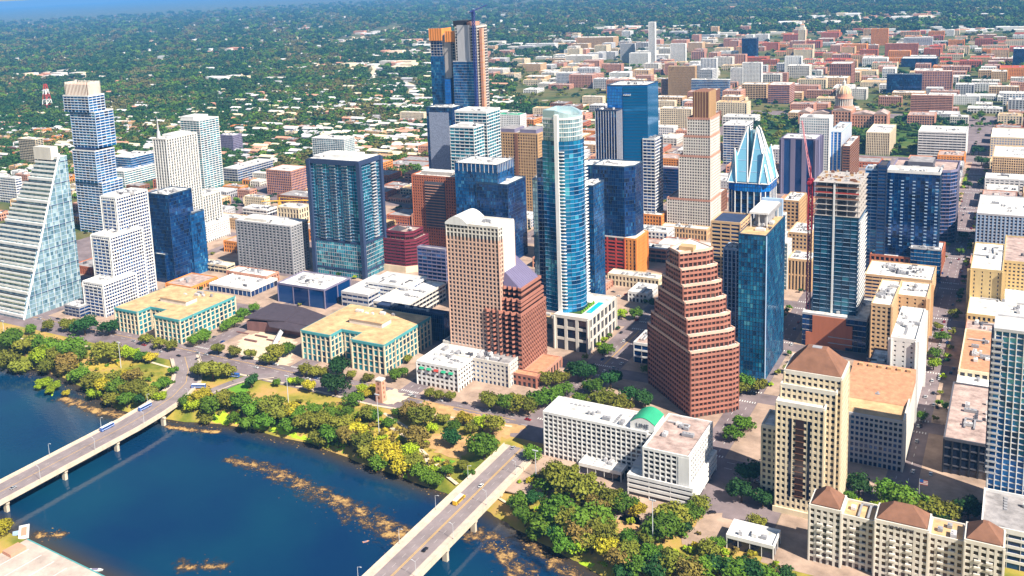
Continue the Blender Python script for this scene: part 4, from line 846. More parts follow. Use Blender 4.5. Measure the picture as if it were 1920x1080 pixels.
for k in range(2): tower(th, rect([bF[1]-10+k*0, bF[1]+9+k*5, bF[2]+8+k*12, bF[3]-2]), 0, hF*(.62-.22*k), style('white', 'white', 'g_pale', 3.9, 3, .8, .7, units=0), 1)
FOOT.append((bF[1], bF[1]+16, bF[2], bF[3]))
# ================================================================ buildings: middle and right of the picture
# --- stepped brown granite tower turned 45 degrees to the streets
zc = HT(1297, 785, 485)
baseq = [(88, 55), (113, 80), (71, 122), (43, 100)]
topq = [W(1258, 492, zc), None, None, None]
sS = np.array(topq[0]); e_ = W(1322, 500, zc); eE = np.array(e_); sS = np.array([77.0, 66.0]); topq = [tuple(sS), tuple(sS+17), tuple(sS+np.array([17, 17])+np.array([-20, 20])), tuple(sS+np.array([-9, 9]))]
th = thing('office_tower', 'brown granite tower stepping in like a staircase, one side in deep shade', 'tower', (78, 90, 0)); LAND.append((80, 85, 'brown granite staircase tower')); FOOT.append((40, 116, 52, 125))
sB = style('rose', 'rosel', 'g_brown', 3.6, 3.3, 1.0, 1.6, pd=.1, sd=.28, units=0, roof='roof_white', par=.7, parm='shell')
NT = 7
for k in range(NT):
    t = 0 if k == 0 else (k)/(NT-1)
    za = 0 if k == 0 else zc*.42+(zc*.58)*(k-1)/(NT-1); zb = zc*.42+(zc*.58)*k/(NT-1) if k < NT-1 else zc
    if k == NT-1: zb = zc
    q = [tuple(np.array(baseq[i])*(1-t)+np.array(topq[i])*t) for i in range(4)]
    E0 = Vector(q[1])-Vector(q[0]); w_ = 4.5; qn = [q[0], (q[1][0]-w_*.5, q[1][1]-w_*.5), (q[1][0]+.6, q[1][1]+w_*.8), q[2], q[3]]
    st_ = dict(sB)
    tower(th, qn, za, zb, st_, 1)
mb = MB(); mb.box(topq[0][0]-2, topq[0][0]+8, topq[0][1]+6, topq[0][1]+14, zc, zc+3); part(th, 'penthouse', mb, 'tan')
# --- blue glass hotel with a white box on the roof
bb, hh = roofbox(1437, 443, 1385, 1478, v0=140); bb[3] = bb[2]+66
th = building('hotel_tower', 'slender blue glass tower with a big white louvred box on its roof', 'tower', bb, hh, curtain('g_azure', fh=3.5, bw=2.2, sh=.2, roof='roof_tan', par=.5, units=6), 1, 'slender blue tower with white roof box')
mb = MB()
rb = [bb[0]+2.5, bb[1]-3.5, bb[2]+22, bb[3]-4]
for x in (rb[0]+1, (rb[0]+rb[1])/2, rb[1]-1):
    for y in (rb[2]+1, rb[3]-1): mb.box(x-.35, x+.35, y-.35, y+.35, hh, hh+11)
part(th, 'roof_posts', mb, 'white', kind='stuff'); mb = MB(); mb.box(rb[0]+3, rb[1]-3, rb[2]+6, rb[3]-2, hh, hh+9); part(th, 'plant_room', mb, 'grey')
mb = MB(); mb.box(*rb, hh+10.5, hh+12); part(th, 'roof_canopy', mb, 'white')
for k in range(14): mb = MB(); y = rb[2]+1+(rb[3]-rb[2]-2)*k/13; mb.box(rb[1]+.05, rb[1]+1.6, y-.2, y+.2, hh+9.5, hh+11.6); part(th, 'louvre', mb, 'lgrey')
mb = MB(); mb.box(rb[0], rb[1]+2, rb[3]+.2, rb[3]+3.6, hh, hh+14); part(th, 'end_screen', mb, 'bluew')
mb = MB(); mb.bar((bb[1]+.1, bb[2]-.1, 0), (bb[1]+.1, bb[2]-.1, hh), .35); part(th, 'corner_edge', mb, 'bluew')
# parking block behind it
b9, h9 = roofbox(1388, 420, 1334, 1392, v0=228, depth=34); building('parking_garage', 'tan parking garage with dark open floors and blue solar roof', 'garage', b9, h9, bandst('sand', 'g_navy', fh=3.4, sh=1.4, bw=8, pw=1.0, pd=.12, roof='navy', units=0), 1, 'tan parking garage')
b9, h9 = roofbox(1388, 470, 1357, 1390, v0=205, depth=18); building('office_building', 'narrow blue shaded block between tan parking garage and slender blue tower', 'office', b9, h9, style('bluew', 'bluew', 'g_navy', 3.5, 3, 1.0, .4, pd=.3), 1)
# --- tower under construction with red crane
bb, hh = roofbox(1612, 345, 1528, 1633, v0=236); bb[3] = bb[2]+44
th = building('office_tower', 'dark glass tower under construction with bare concrete top floors', 'tower', bb, hh, None, 1, 'tower with bare concrete top')
zp = 27; zg = hh*.80
tower(th, rect(bb), zp, zg, style('steel', 'bluew', 'g_deep', 3.6, 5.5, .2, .22, pd=.06, sd=.03, units=0), 1, False)
mb = MB(); mb.box(bb[0]+14, bb[0]+15.4, bb[2]-.6, bb[2]+.6, zp, hh); part(th, 'white_column', mb, 'white')
for k in range(int((zg-zp)/3.6)): mb = MB(); z = zp+k*3.6; mb.box(bb[1]-.4, bb[1]+1.3, bb[2]+2, bb[3]-4, z, z+.4); mb.box(bb[1]+1.2, bb[1]+1.3, bb[2]+2, bb[3]-4, z+.4, z+1.4); part(th, 'balcony', mb, 'white')
nf = 6
for k in range(nf+1):
    z = zg+(hh-zg)*k/nf; mb = MB(); mb.prism(off(rect(bb), .4 if k < nf else 1.0), z-.35, z); part(th, 'concrete_slab', mb, 'concrete')
    if k < nf:
        mb = MB(); zz = z+(hh-zg)/nf-.35
        for i in range(5):
            for j in range(5): x = bb[0]+1+(bb[1]-bb[0]-2)*i/4; y = bb[2]+1+(bb[3]-bb[2]-2)*j/4; mb.box(x-.4, x+.4, y-.4, y+.4, z, zz)
        part(th, 'columns', mb, 'concrete', kind='stuff'); mb = MB(); mb.box(bb[0]+10, bb[1]-10, bb[2]+14, bb[3]-12, z, zz); part(th, 'lift_core', mb, 'grey')
        if k >= 3: mb = MB(); mb.box(bb[0]+.2, bb[1]-.2, bb[2]-.15, bb[2]+.05, z, z+1.2); part(th, 'safety_net', mb, 'red' if k == 4 else 'brown')
mb = MB()
for k in range(60): x, y = random.uniform(bb[0]+1, bb[1]-1), random.uniform(bb[2]+1, bb[3]-1); w_ = random.uniform(.3, 1.6); mb.box(x-w_, x+w_, y-.4, y+.4, hh, hh+random.uniform(.3, 2.2), random.randrange(3))
part(th, 'building_materials', mb, ['tan', 'brown', 'lgrey'], kind='stuff')
bp_ = [bb[0]-6, bb[1]+9, bb[2]-9, bb[3]+2]; tower(th, rect(bp_), 0, zp, curtain('g_navy', span='lgrey', sh=.5, roof='roof_white', fh=4.4, bw=3), 1)
x0, x1 = bp_[0]+8, bp_[1]-10
mb = MB(); mb.box(x0, x1-5, bp_[2]-.9, bp_[2]+.3, 0, zp-.5); mb.box(x1-5, x1, bp_[2]-.9, bp_[2]+.3, 3, zp-6); mb.box(x0-5, x0, bp_[2]-.9, bp_[2]+.3, 0, zp-15); part(th, 'red_wall', mb, 'brick')
for k in range(2): mb = MB(); mb.box(x0+12, x1+1, bp_[2]-1.4, bp_[2]-.9, 10-k*5, 10.6-k*5); part(th, 'canopy', mb, 'lgrey')
redm = mat('crane_red', (.26, .015, .03), .5)
th = thing('tower_crane', 'red lattice tower crane standing against the tower with bare concrete top', 'crane', (bb[0]-3.5, bb[2]+2, 0)); mb = MB(); mast(mb, bb[0]-3.5, bb[2]+2, hh*.7, hh-2, 1.5, .35); part(th, 'mast', mb, redm); mb = MB(); mast(mb, bb[0]-3.5, bb[2]+2, 0, hh*.7, 1.3, .22); part(th, 'lower_mast', mb, mat('mast_dark', (.09, .02, .04), .6))
zz = hh-2; cxn, cyn = bb[0]-3.5, bb[2]+2
mb = MB(); mb.box(cxn-2, cxn+2, cyn-2, cyn+3, zz, zz+3.5); mb.box(cxn-1.4, cxn+1.4, cyn-9, cyn-2, zz+.5, zz+2.4); part(th, 'cab', mb, redm)
mb = MB(); d_ = Vector((-.22, .28, 1)).normalized(); a = Vector((cxn, cyn+1, zz+3))
for s in (-.7, .7): mb.bar(tuple(a+Vector((s, 0, 0))), tuple(a+d_*48+Vector((s*.4, 0, 0))), .2)
for k in range(16): mb.bar(tuple(a+d_*k*3+Vector((-.7, 0, 0))), tuple(a+d_*(k*3+3)+Vector((.7, 0, 0))), .14)
part(th, 'luffing_jib', mb, mat('crane_pink', (.62, .25, .28), .6)); mb = MB(); mb.bar((cxn, cyn-3, zz+3), (cxn, cyn-1, zz+14), .3); mb.bar((cxn, cyn-1, zz+14), tuple(a+d_*30), .1); part(th, 'gantry', mb, redm)
# --- yellow crane, left
yu, yv = W(528, 430); th = thing('tower_crane', 'small yellow tower crane over a cream building site', 'crane', (yu, yv, 0)); yel = mat('crane_yellow', (.75, .42, .03), .5); mb = MB(); mast(mb, yu, yv, 0, 38, 1.2, .3); part(th, 'mast', mb, yel)
mb = MB()
for s in (-.8, .8): mb.bar((yu-22, yv+s-10, 38), (yu+44, yv+s+20, 38), .3)
mb.bar((yu, yv, 43), (yu+36, yv+16, 38.2), .15); mb.bar((yu, yv, 38), (yu, yv, 43), .4); part(th, 'jib', mb, yel); mb = MB(); mb.box(yu-20, yu-15, yv-9, yv-6, 35.5, 38); part(th, 'counterweight', mb, 'lgrey')
# --- wide blue hotel
bb, hh = roofbox(1763, 328, 1664, 1767, v0=452); bb[3] = bb[2]+24
th = building('hotel_tower', 'wide dark blue glass slab with a white roof edge and columns of balconies', 'tower', bb, hh, curtain('g_navy', fh=3.4, bw=3.2, sh=.18, roof='roof_white', units=6, parm='white', par=2.6), 1, 'wide blue glass slab')
for fx in (.08, .30, .52, .76, .95):
    for f in range(int((hh-32)/3.4)):
        mb = MB(); x = bb[0]+(bb[1]-bb[0])*fx; z = 30+f*3.4; mb.box(x-1.2, x+1.2, bb[2]-.5, bb[2], z, z+.9); part(th, 'balcony', mb, 'bluew')
b7 = [bb[0]-8, bb[0]-.3, bb[2]-3, bb[3]]; tower(th, rect(b7), 0, hh+6, style('navy', 'navy', 'g_blue', 3.4, 8, .4, 1.8, units=1, roof='roof_dark'), 1)
b7 = [bb[0]-20, bb[0]-8.2, bb[2]+2, bb[3]]; tower(th, rect(b7), 0, hh+1, bandst('bluew', 'g_blue', fh=3.4, sh=.8), 1); FOOT.append(tuple(b7))
b7 = [bb[1]-22, bb[1]+4, bb[2]-9, bb[2]-.4]; tower(th, rect(b7), 0, 31, curtain('g_blue', fh=4, bw=3, span='lgrey'), 1)
# --- curved-roof dark office behind
bb, hh = roofbox(1795, 312, 1672, 1812, v0=585, depth=60); th = building('office_building', 'dark banded office with rounded corner behind the wide blue glass slab', 'office', bb, hh, None, 1, 'dark rounded office')
q = [(bb[0]+10, bb[2]), (bb[1]-16, bb[2]), (bb[1]-6, bb[2]+3), (bb[1], bb[2]+12), (bb[1], bb[3]), (bb[0], bb[3]), (bb[0], bb[2]+12)]
tower(th, q, 0, hh-7, style('dgrey', 'purple', 'g_navy', 3.9, 4, .15, .9, sd=.2, roof='roof_pink', units=12, par=2), 1); penthouse(th, [bb[0]+14, bb[1]-24, bb[2]+20, bb[3]-6], hh-7, 6, 'dgrey', 'roof_grey')
# --- right-hand street wall and blocks
def quick(spec):
    for (px, py, xs_, xn, h, st, nm, lab, ct, nr, sh_) in spec:
        bb, hh = roofbox(px, py, xs_, xn, h=h); yield building(nm, lab, ct, bb, hh, st, nr, sh_), bb, hh
list(quick([
 (1812, 250, 1722, 1816, 40, bandst('white', 'g_dark', sh=1.9, fh=4.2), 'office_building', 'white office of stacked terraces with dark window bands near the domed capitol', 'office', 0, 'white terraced office'),
 (1668, 250, 1625, 1680, 36, style('cream', 'cream', 'g_brown', 4, 2.6, 1.2, .8, pd=.35), 'office_building', 'cream ribbed art deco block in front of the domed capitol', 'office', 0, 'cream deco block'),
 (1555, 222, 1500, 1562, 92, punch('white', 'g_pale', fh=3.6, bw=3, pw=1.0, sh=1.5), 'office_tower', 'white tower with small square windows in front of the domed capitol', 'tower', 0, 'white tower before the capitol'),
 (1578, 248, 1556, 1602, 70, style('white', 'bluew', 'g_bright', 3.6, 5, 1.4, .4, pd=.3), 'office_tower', 'white tower with one bright blue stripe beside the white tower before the capitol', 'tower', 0, None),
 (1594, 275, 1580, 1612, 52, bandst('brown', 'g_dark', fh=3.6), 'apartment_building', 'brown and cream balconied block right of the white tower with blue stripe', 'apartment block', 0, None),
 (1530, 262, 1466, 1540, 76, style('purple', 'purple', 'g_navy', 60, 14, 6, .3, pd=.4), 'office_tower', 'windowless purple and white office tower right of the pointed glass crown tower', 'tower', 0, 'purple and white tower'),
 (1398, 236, 1356, 1412, 62, bandst('white', 'g_navy', sh=1.0), 'office_building', 'dark glass office with white bands behind the pointed glass crown tower', 'office', 0, None),
 (1498, 378, 1468, 1512, 34, punch('tan', 'g_dark', fh=4, bw=4), 'office_building', 'tan brick block under the purple and white tower', 'office', 1, None),
 (1296, 205, 1238, 1304, 42, punch('cream', 'g_dark', fh=3.8, bw=4.2, pw=1.6), 'office_building', 'cream office with square windows left of the cream stepped tower', 'office', 0, 'cream square-windowed office'),
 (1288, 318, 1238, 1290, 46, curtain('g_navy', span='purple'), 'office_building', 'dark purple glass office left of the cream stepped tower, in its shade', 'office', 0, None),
 (1330, 380, 1283, 1362, 26, punch('brown', 'g_dark', fh=4.2), 'office_building', 'old brown block at the foot of the cream stepped tower', 'office', 1, None),
 (1300, 375, 1272, 1312, 28, punch('orange', 'g_brown', fh=4.2), 'office_building', 'small orange brick block at the foot of the cream stepped tower', 'office', 1, None),
 (1325, 432, 1240, 1332, 12, punch('sand', 'g_dark', fh=5), 'low_building', 'low sandy roofed block left of tan parking garage', 'building', 1, None),
 (1240, 405, 1175, 1250, 14, punch('orange', 'g_brown', fh=5), 'low_building', 'low orange walled block right of the black glass block', 'building', 1, None),
 (1235, 525, 1140, 1245, 11, punch('cream', 'g_brown', fh=5.5, roof='roof_white'), 'low_building', 'low cream hall with a white roof right of the podium with pool', 'building', 1, 'low cream hall'),
 (1213, 552, 1178, 1232, 9, punch('white', 'g_dark', fh=5), 'low_building', 'small white shop with a dark window row in front of the low cream hall', 'shop', 1, None),
 (1250, 470, 1160, 1262, 14, bandst('pink', 'g_dark', fh=4.5), 'low_building', 'pink low block behind the low cream hall', 'building', 1, None),
 (1340, 468, 1235, 1350, 15, bandst('white', 'g_dark', fh=4.5, roof='roof_white'), 'low_building', 'white low block with dark bands left of tan parking garage', 'building', 1, None),
 (1218, 648, 1188, 1240, 16, bandst('white', 'g_navy', fh=5, sh=1.4, roof='roof_pink'), 'low_building', 'white and dark banded low block left of the brown granite staircase tower', 'building', 1, None),
 (1522, 490, 1478, 1533, 30, style('sand', 'sand', 'g_dark', 14, 3, 1.4, 1.5, pd=.3), 'office_building', 'tan block with tall window slots between slender blue tower and tower with bare concrete top', 'office', 1, None),
 (1520, 440, 1478, 1535, 40, punch('sand', 'g_navy', fh=4), 'office_building', 'taller sandy block behind the tan block with tall window slots', 'office', 1, None),
 (1762, 490, 1632, 1772, 20, style('brick', 'brick', 'g_dark', 5, 4.2, 1.5, 1.3, pd=.25), 'parking_garage', 'red brick arcade block below the wide blue glass slab', 'garage', 1, 'red brick arcade'),
 (1748, 528, 1622, 1756, 26, bandst('sand', 'g_navy', fh=3.4, sh=1.5, units=16), 'parking_garage', 'sandy parking garage with white roof below the red brick arcade', 'garage', 1, 'sandy white-roofed garage'),
 (1672, 575, 1634, 1690, 48, punch('sand', 'g_dark', fh=3.5, bw=3.4, pw=1.5), 'hotel_building', 'beige hotel with small dark windows right of the tower with bare concrete top', 'hotel', 2, 'beige hotel'),
 (1738, 560, 1680, 1746, 44, punch('sand', 'g_dark', fh=3.5, bw=6, pw=4.2, roof='roof_white'), 'hotel_building', 'blank beige hotel wing with white roof behind the white plain hotel', 'hotel', 1, None),
 (1718, 640, 1671, 1735, 58, punch('white', 'g_dark', fh=3.5, bw=5.4, pw=3.8, sh=2.2, roof='roof_white'), 'hotel_building', 'white plain hotel with few small windows beside the long street', 'hotel', 2, 'white plain hotel'),
 (1670, 690, 1628, 1680, 20, punch('brown', 'g_dark', fh=4.4), 'low_building', 'brown low block between beige hotel and white plain hotel', 'building', 1, None),
 (1985, 300, 1862, 1990, 36, style('sand', 'sand', 'g_dark', 3.3, 2.6, 1.0, 1.2, pd=.2), 'office_building', 'grey tan gridded office right of the long street', 'office', 0, 'grey tan gridded office'),
 (1990, 262, 1858, 1995, 30, punch('cream', 'g_bright', fh=4), 'office_building', 'cream and blue block behind the grey tan gridded office', 'office', 0, None),
 (1990, 412, 1832, 1995, 46, style('bluew', 'lgrey', 'g_navy', 3.4, 3.6, 1.6, 1.2, pd=.3, roof='roof_white'), 'hotel_building', 'pale blue hotel with columns of windows at the right edge', 'hotel', 2, 'pale blue hotel'),
 (1880, 510, 1820, 1885, 40, punch('yellow', 'g_dark', fh=3.6, bw=6, pw=5), 'hotel_building', 'yellow hotel with a blank end wall beside the long street', 'hotel', 1, 'yellow hotel'),
 (1990, 500, 1882, 1995, 40, punch('yellow', 'g_dark', fh=3.4, bw=3.2, roof='roof_pink'), 'hotel_building', 'yellow hotel wing with many small windows at the right edge', 'hotel', 1, None),
 (1975, 608, 1813, 1980, 15, punch('yellow', 'g_dark', fh=4.6, roof='roof_white'), 'low_building', 'low yellow fronted block with long white roof right of the long street', 'building', 1, None),
 (1870, 640, 1808, 1880, 10, bandst('pink', 'g_dark', fh=4.6, roof='roof_pink', units=10), 'low_building', 'low pink roof terrace below the long white roof', 'building', 1, None),
 (1868, 704, 1798, 1876, 13, style('cream', 'cream', 'g_dark', 6.5, 5, 1.6, 1.6, pd=.3, roof='roof_tile', units=8), 'low_building', 'two storey cream block with orange roof beside the long street', 'building', 2, None),
 (1880, 755, 1790, 1890, 9, bandst('white', 'g_navy', fh=5, roof='roof_white', units=1), 'low_building', 'low shed with bright white roof in front of the orange roofed cream block', 'building', 1, None),
 (1870, 840, 1770, 1880, 22, style('black', 'dgrey', 'g_dark', 5, 5, .8, .8, pd=.3, roof='roof_pink', units=6), 'office_building', 'black framed building with a roof terrace beside the long street', 'office', 2, 'black framed building'),
]))
pu, pv_ = W(1196, 566); bsh = [f for f in FOOT if f[0] < pu+12 and f[1] > pu-12 and abs(f[2]-pv_) < 22]
# --- tiled-roof convention block
bb, hh = basebox(1690, 885, 792, 1577, 1716); bb[3] = bb[2]+66
th = building('office_building', 'beige office block with brown tile roof behind the cream tower with pyramid roof', 'office', bb, hh, style('lgrey', 'lgrey', 'g_navy', 3.5, 2.6, .9, 1.4, pd=.25, roof='roof_tan', units=1, par=.8), 2, 'beige tile-roofed block')
mb = MB(); mb.add([(bb[0]-2, bb[2]+24, hh+.2), (bb[1]+1, bb[2]+24, hh+.2), (bb[1]+1, bb[3], hh+9), (bb[0]-2, bb[3], hh+9), (bb[1]+1, bb[3], hh+.2), (bb[0]-2, bb[3], hh+.2)], [(0, 1, 2, 3), (1, 4, 2), (5, 0, 3), (4, 5, 3, 2)]); part(th, 'tile_roof', mb, 'roof_tile'); b0r = [bb[0]+2, bb[1]-4, bb[2]+46, bb[2]+47]
for k in range(6): mb = MB(); x = bb[0]+3+k*(bb[1]-bb[0]-6)/5; mb.box(x-1.2, x+1.2, bb[3]-5, bb[3]-2.5, hh+7.5, hh+9.6); part(th, 'roof_vent', mb, 'tan')
mb = MB(); mb.box(bb[1]-.2, bb[1]+.8, bb[2]-.4, bb[3], 0, hh+2); part(th, 'end_wall', mb, 'offwhite')
# --- cream tower with a brown pyramid roof
bb, hh = basebox(1541, 978, 770, 1456, 1576); bb[3] = bb[2]+30
th = building('office_tower', 'cream stone tower with dark glass centre and a brown pyramid roof', 'tower', bb, hh, None, 2, 'cream tower with pyramid roof')
sJ = punch('cream', 'g_dark', fh=3.6, bw=2.9, pw=1.15, sh=1.6, pd=.18, sd=.1, roof='roof_white', units=0, par=1.3, parm='offwhite')
tower(th, rect(bb), 0, hh, sJ, 2)
b2_ = [bb[0]+1, bb[1]+5, bb[2]+6, bb[3]+4]; zA = hh+8; tower(th, rect(b2_), hh*.02, zA, sJ, 1); b3_ = [bb[0]+2, bb[1]+7, bb[2]+10, bb[3]+6]; zB = zA+7; tower(th, rect(b3_), 0, zB, sJ, 1)
hip(th, b3_, zB+1.3, 11, 'roof_brown', eave=-.6, flat=.25); mb = MB(); mb.box((b3_[0]+b3_[1])/2-2.5, (b3_[0]+b3_[1])/2+2.5, (b3_[2]+b3_[3])/2-2, (b3_[2]+b3_[3])/2+2, zB+8, zB+12.5); part(th, 'roof_lantern', mb, 'grey')
xm = (bb[0]+bb[1])/2; mb = MB(); mb.box(xm-2.2, xm+2.2, bb[2]-.35, bb[2]+.2, 11, hh-8); part(th, 'dark_glass_strip', mb, MATS['g_brown'][1])
for s in (-1, 1): mb = MB(); mb.box(xm+s*4.9-.7, xm+s*4.9+.7, bb[2]-.32, bb[2]+.2, 11, hh-8); part(th, 'dark_glass_strip', mb, MATS['g_dark'][0])
for k in range(12): mb = MB(); z = 12+k*(hh-22)/12; mb.box(xm-2.6, xm+2.6, bb[2]-.5, bb[2]-.3, z, z+.3); part(th, 'transom', mb, 'brown')
mb = MB(); mb.box(bb[0]-1.2, bb[1]+1.2, bb[2]-1.2, bb[2]-.05, 0, 3.5); part(th, 'plinth', mb, 'cream')
bw_ = [bb[0]-9, bb[0]-.4, bb[2]+6, bb[3]-3]; tower(th, rect(bw_), 0, hh*.72, sJ, 1)
# --- white L-shaped hotel with a green barrel roof
bb, hh = [19.5, 88.0, -38.0, -13.0], 30.0; hr = hh
th = building('hotel_building', 'white L-shaped hotel with a green barrel-vaulted roof turret', 'hotel', bb, hh, style('white', 'white', 'g_dark', 3.1, 3.3, .75, 1.0, pd=.35, sd=.2, roof='roof_white', units=4, par=.9), 2, 'white hotel with green vault')
be, he = [84.0, 120.0, -59.0, -9.0], 30.0; FOOT.append(tuple(be))
ue = be[0]+9
mb = MB(); mb.box(be[0]-.5, ue, be[2]+8, bb[2]-.5, 0, he*.5); part(th, 'court_roof', mb, 'lgrey')
sE = style('white', 'white', 'g_dark', 3.1, 3.6, .8, 1.0, pd=.3, sd=.2, roof='roof_pink', units=4, par=.9)
tower(th, rect([ue, be[1], be[2], be[3]]), he*.42, he+1, sE, 2); tower(th, rect([be[0], be[1]+2.5, be[2]-1.5, be[3]]), 0, he*.42, style('white', 'white', 'g_dark', 3.3, 12, .5, 1.7, pd=.2, sd=.35, units=0, par=.7), 2)
mb = MB(); mb.box(be[1]-6, be[1]+.5, be[2]-.5, be[2]+3, 0, he+.5); part(th, 'corner_wall', mb, 'white')
gx0, gx1 = bb[1]-9, bb[1]+1.5; gy0, gy1 = bb[2]+2, bb[2]+20
gx0 -= 2; gx1 += 3; mb = MB(); n_ = 10; ax_ = [gx0+(gx1-gx0)*i/n_ for i in range(n_+1)]; az_ = [hr+4.4+3.8*math.sin(math.pi*i/n_) for i in range(n_+1)]
pr_ = [(gx0, hr)]+[(gx1, hr)]+list(zip(ax_, az_))[::-1]; mb.add([(x, gy0, z) for x, z in pr_]+[(x, gy1, z) for x, z in pr_], [tuple(range(len(pr_))), tuple(range(len(pr_), 2*len(pr_)))[::-1], (0, len(pr_), 2*len(pr_)-1, len(pr_)-1), (1, 2, len(pr_)+2, len(pr_)+1)]); part(th, 'turret', mb, 'white'); mb = MB()
for i in range(n_): mb.add([(ax_[i], gy0+.5, az_[i]+.12), (ax_[i+1], gy0+.5, az_[i+1]+.12), (ax_[i+1], gy1+.6, az_[i+1]+.12), (ax_[i], gy1+.6, az_[i]+.12)], [(0, 1, 2, 3)])
part(th, 'green_vault', mb, 'roof_green'); sign(th, 'LINE', ((gx0+gx1)/2, gy0-.2, hr+2.0), 4.0, 0, 'dgrey')
mb = MB(); mb.box(bb[1]-1, ue+2, bb[2]+1, bb[3]-1, 0, hr-1); part(th, 'link_block', mb, 'white')
bl, hl = basebox(1165, 905, 868, 1085, 1195); building('low_building', 'low bright white roof in the courtyard of the white hotel with green vault', 'building', bl, 6, bandst('white', 'g_dark', fh=6, units=5, roof='roof_white'), 1)
# --- hotel with brown hipped roofs along the bottom edge
def hotel_wing(b_, h_, hipped, lab=None):
    s_ = punch('offwhite', 'g_brown', fh=3.4, bw=3.0, pw=1.2, sh=1.4, pd=.2, sd=.12, roof='roof_tan', units=0 if hipped else 2, par=1.0)
    tower(thF, rect(b_), 0, h_, s_, 2)
    if hipped: hip(thF, ins(b_, 1.0), h_+1.2, 6.5, 'roof_brown', eave=.3, flat=.15)
f0 = W(1515, 1052); thF = thing('hotel_building', 'long cream hotel with three brown hipped roofs along the bottom right', 'hotel', (f0[0]+40, f0[1]+8, 0)); LAND.append((f0[0]+40, f0[1]+8, 'cream hotel with hipped roofs'))
hF4 = 28.0
pts_ = [(1517, 962, 1578, True), (1578, 985, 1640, False), (1640, 975, 1742, True), (1742, 1010, 1808, False), (1808, 1012, 1884, True)]
for i, (xa, y, xb, hp_) in enumerate(pts_):
    h_ = hF4+(3 if hp_ else 0); vf = -82.0+ (0 if hp_ else 3)
    ua = bis(lambda u: PX(u, vf, h_)[0]-xa, 100, 400); ub = bis(lambda u: PX(u, vf, h_)[0]-xb, 100, 400)
    bW = [ua+.2, ub-.2, vf, vf+17]; hotel_wing(bW, h_, hp_); FOOT.append(tuple(bW))
    if i == 2: sign(thF, 'FOUR SEASONS', ((ua+ub)/2, vf-.4, h_-1.6), 1.6, 0, 'dgrey')
    for f in range(1, 7):
        for x in (ua+(ub-ua)*.35, ua+(ub-ua)*.65): mb = MB(); mb.box(x-1.4, x+1.4, vf-1.1, vf, f*3.6, f*3.6+1.0); part(thF, 'balcony', mb, 'offwhite')
# --- gridded condominium tower at the right edge, with its podium
bb, hh = roofbox(1876, 640, 1866, 1880, h=112); ub = bb[0]; vb = -2.0
u0 = bis(lambda u: PX(u, vb, 60)[0]-1857, 200, 400); bC = [u0, u0+40, vb, vb+24]; hC = bis(lambda z: PX(u0, vb, z)[1]-618, 20, 300)
th = building('apartment_tower', 'white gridded apartment tower with blue glass cut by the right edge', 'tower', bC, hC, style('white', 'lgrey', 'g_blue', 3.3, 3.4, .45, .5, pd=.55, sd=.25, roof='roof_white', units=2), 2, 'white gridded tower at the right edge')
for f in range(int(hC/3.3)-9):
    z = 30+f*3.3; mb = MB(); mb.box(bC[0]-1.8, bC[0]+.2, bC[2]+2, bC[3]-4, z, z+.3); mb.box(bC[0]-1.8, bC[0]-1.7, bC[2]+2, bC[3]-4, z+.3, z+1.2); part(th, 'balcony', mb, 'lgrey')
    mb = MB(); mb.box(bC[0]-1.2, bC[0]+4, bC[2]-1.6, bC[2]+.1, z, z+.3); mb.box(bC[0]-1.2, bC[0]+4, bC[2]-1.6, bC[2]-1.5, z+.3, z+1.2); part(th, 'balcony', mb, 'lgrey')
bP2 = [bC[0]-1, bC[1]+6, bC[2]-42, bC[2]-2.2]; building('parking_garage', 'white podium with a grey roof below white gridded tower at the right edge', 'garage', bP2, 20, bandst('white', 'g_navy', fh=4, sh=1.6, roof='roof_grey', units=3, par=1.6), 1)
# white pavilion, lower right
bp2, hp2 = basebox(1450, 1050, 1022, 1362, 1483); bp2[3] = bp2[2]+17; building('pavilion', 'low white roofed pavilion at the foot of the cream tower with pyramid roof', 'pavilion', bp2, 7, bandst('white', 'g_dark', fh=7, sh=1.2, roof='roof_white', units=2), 1)
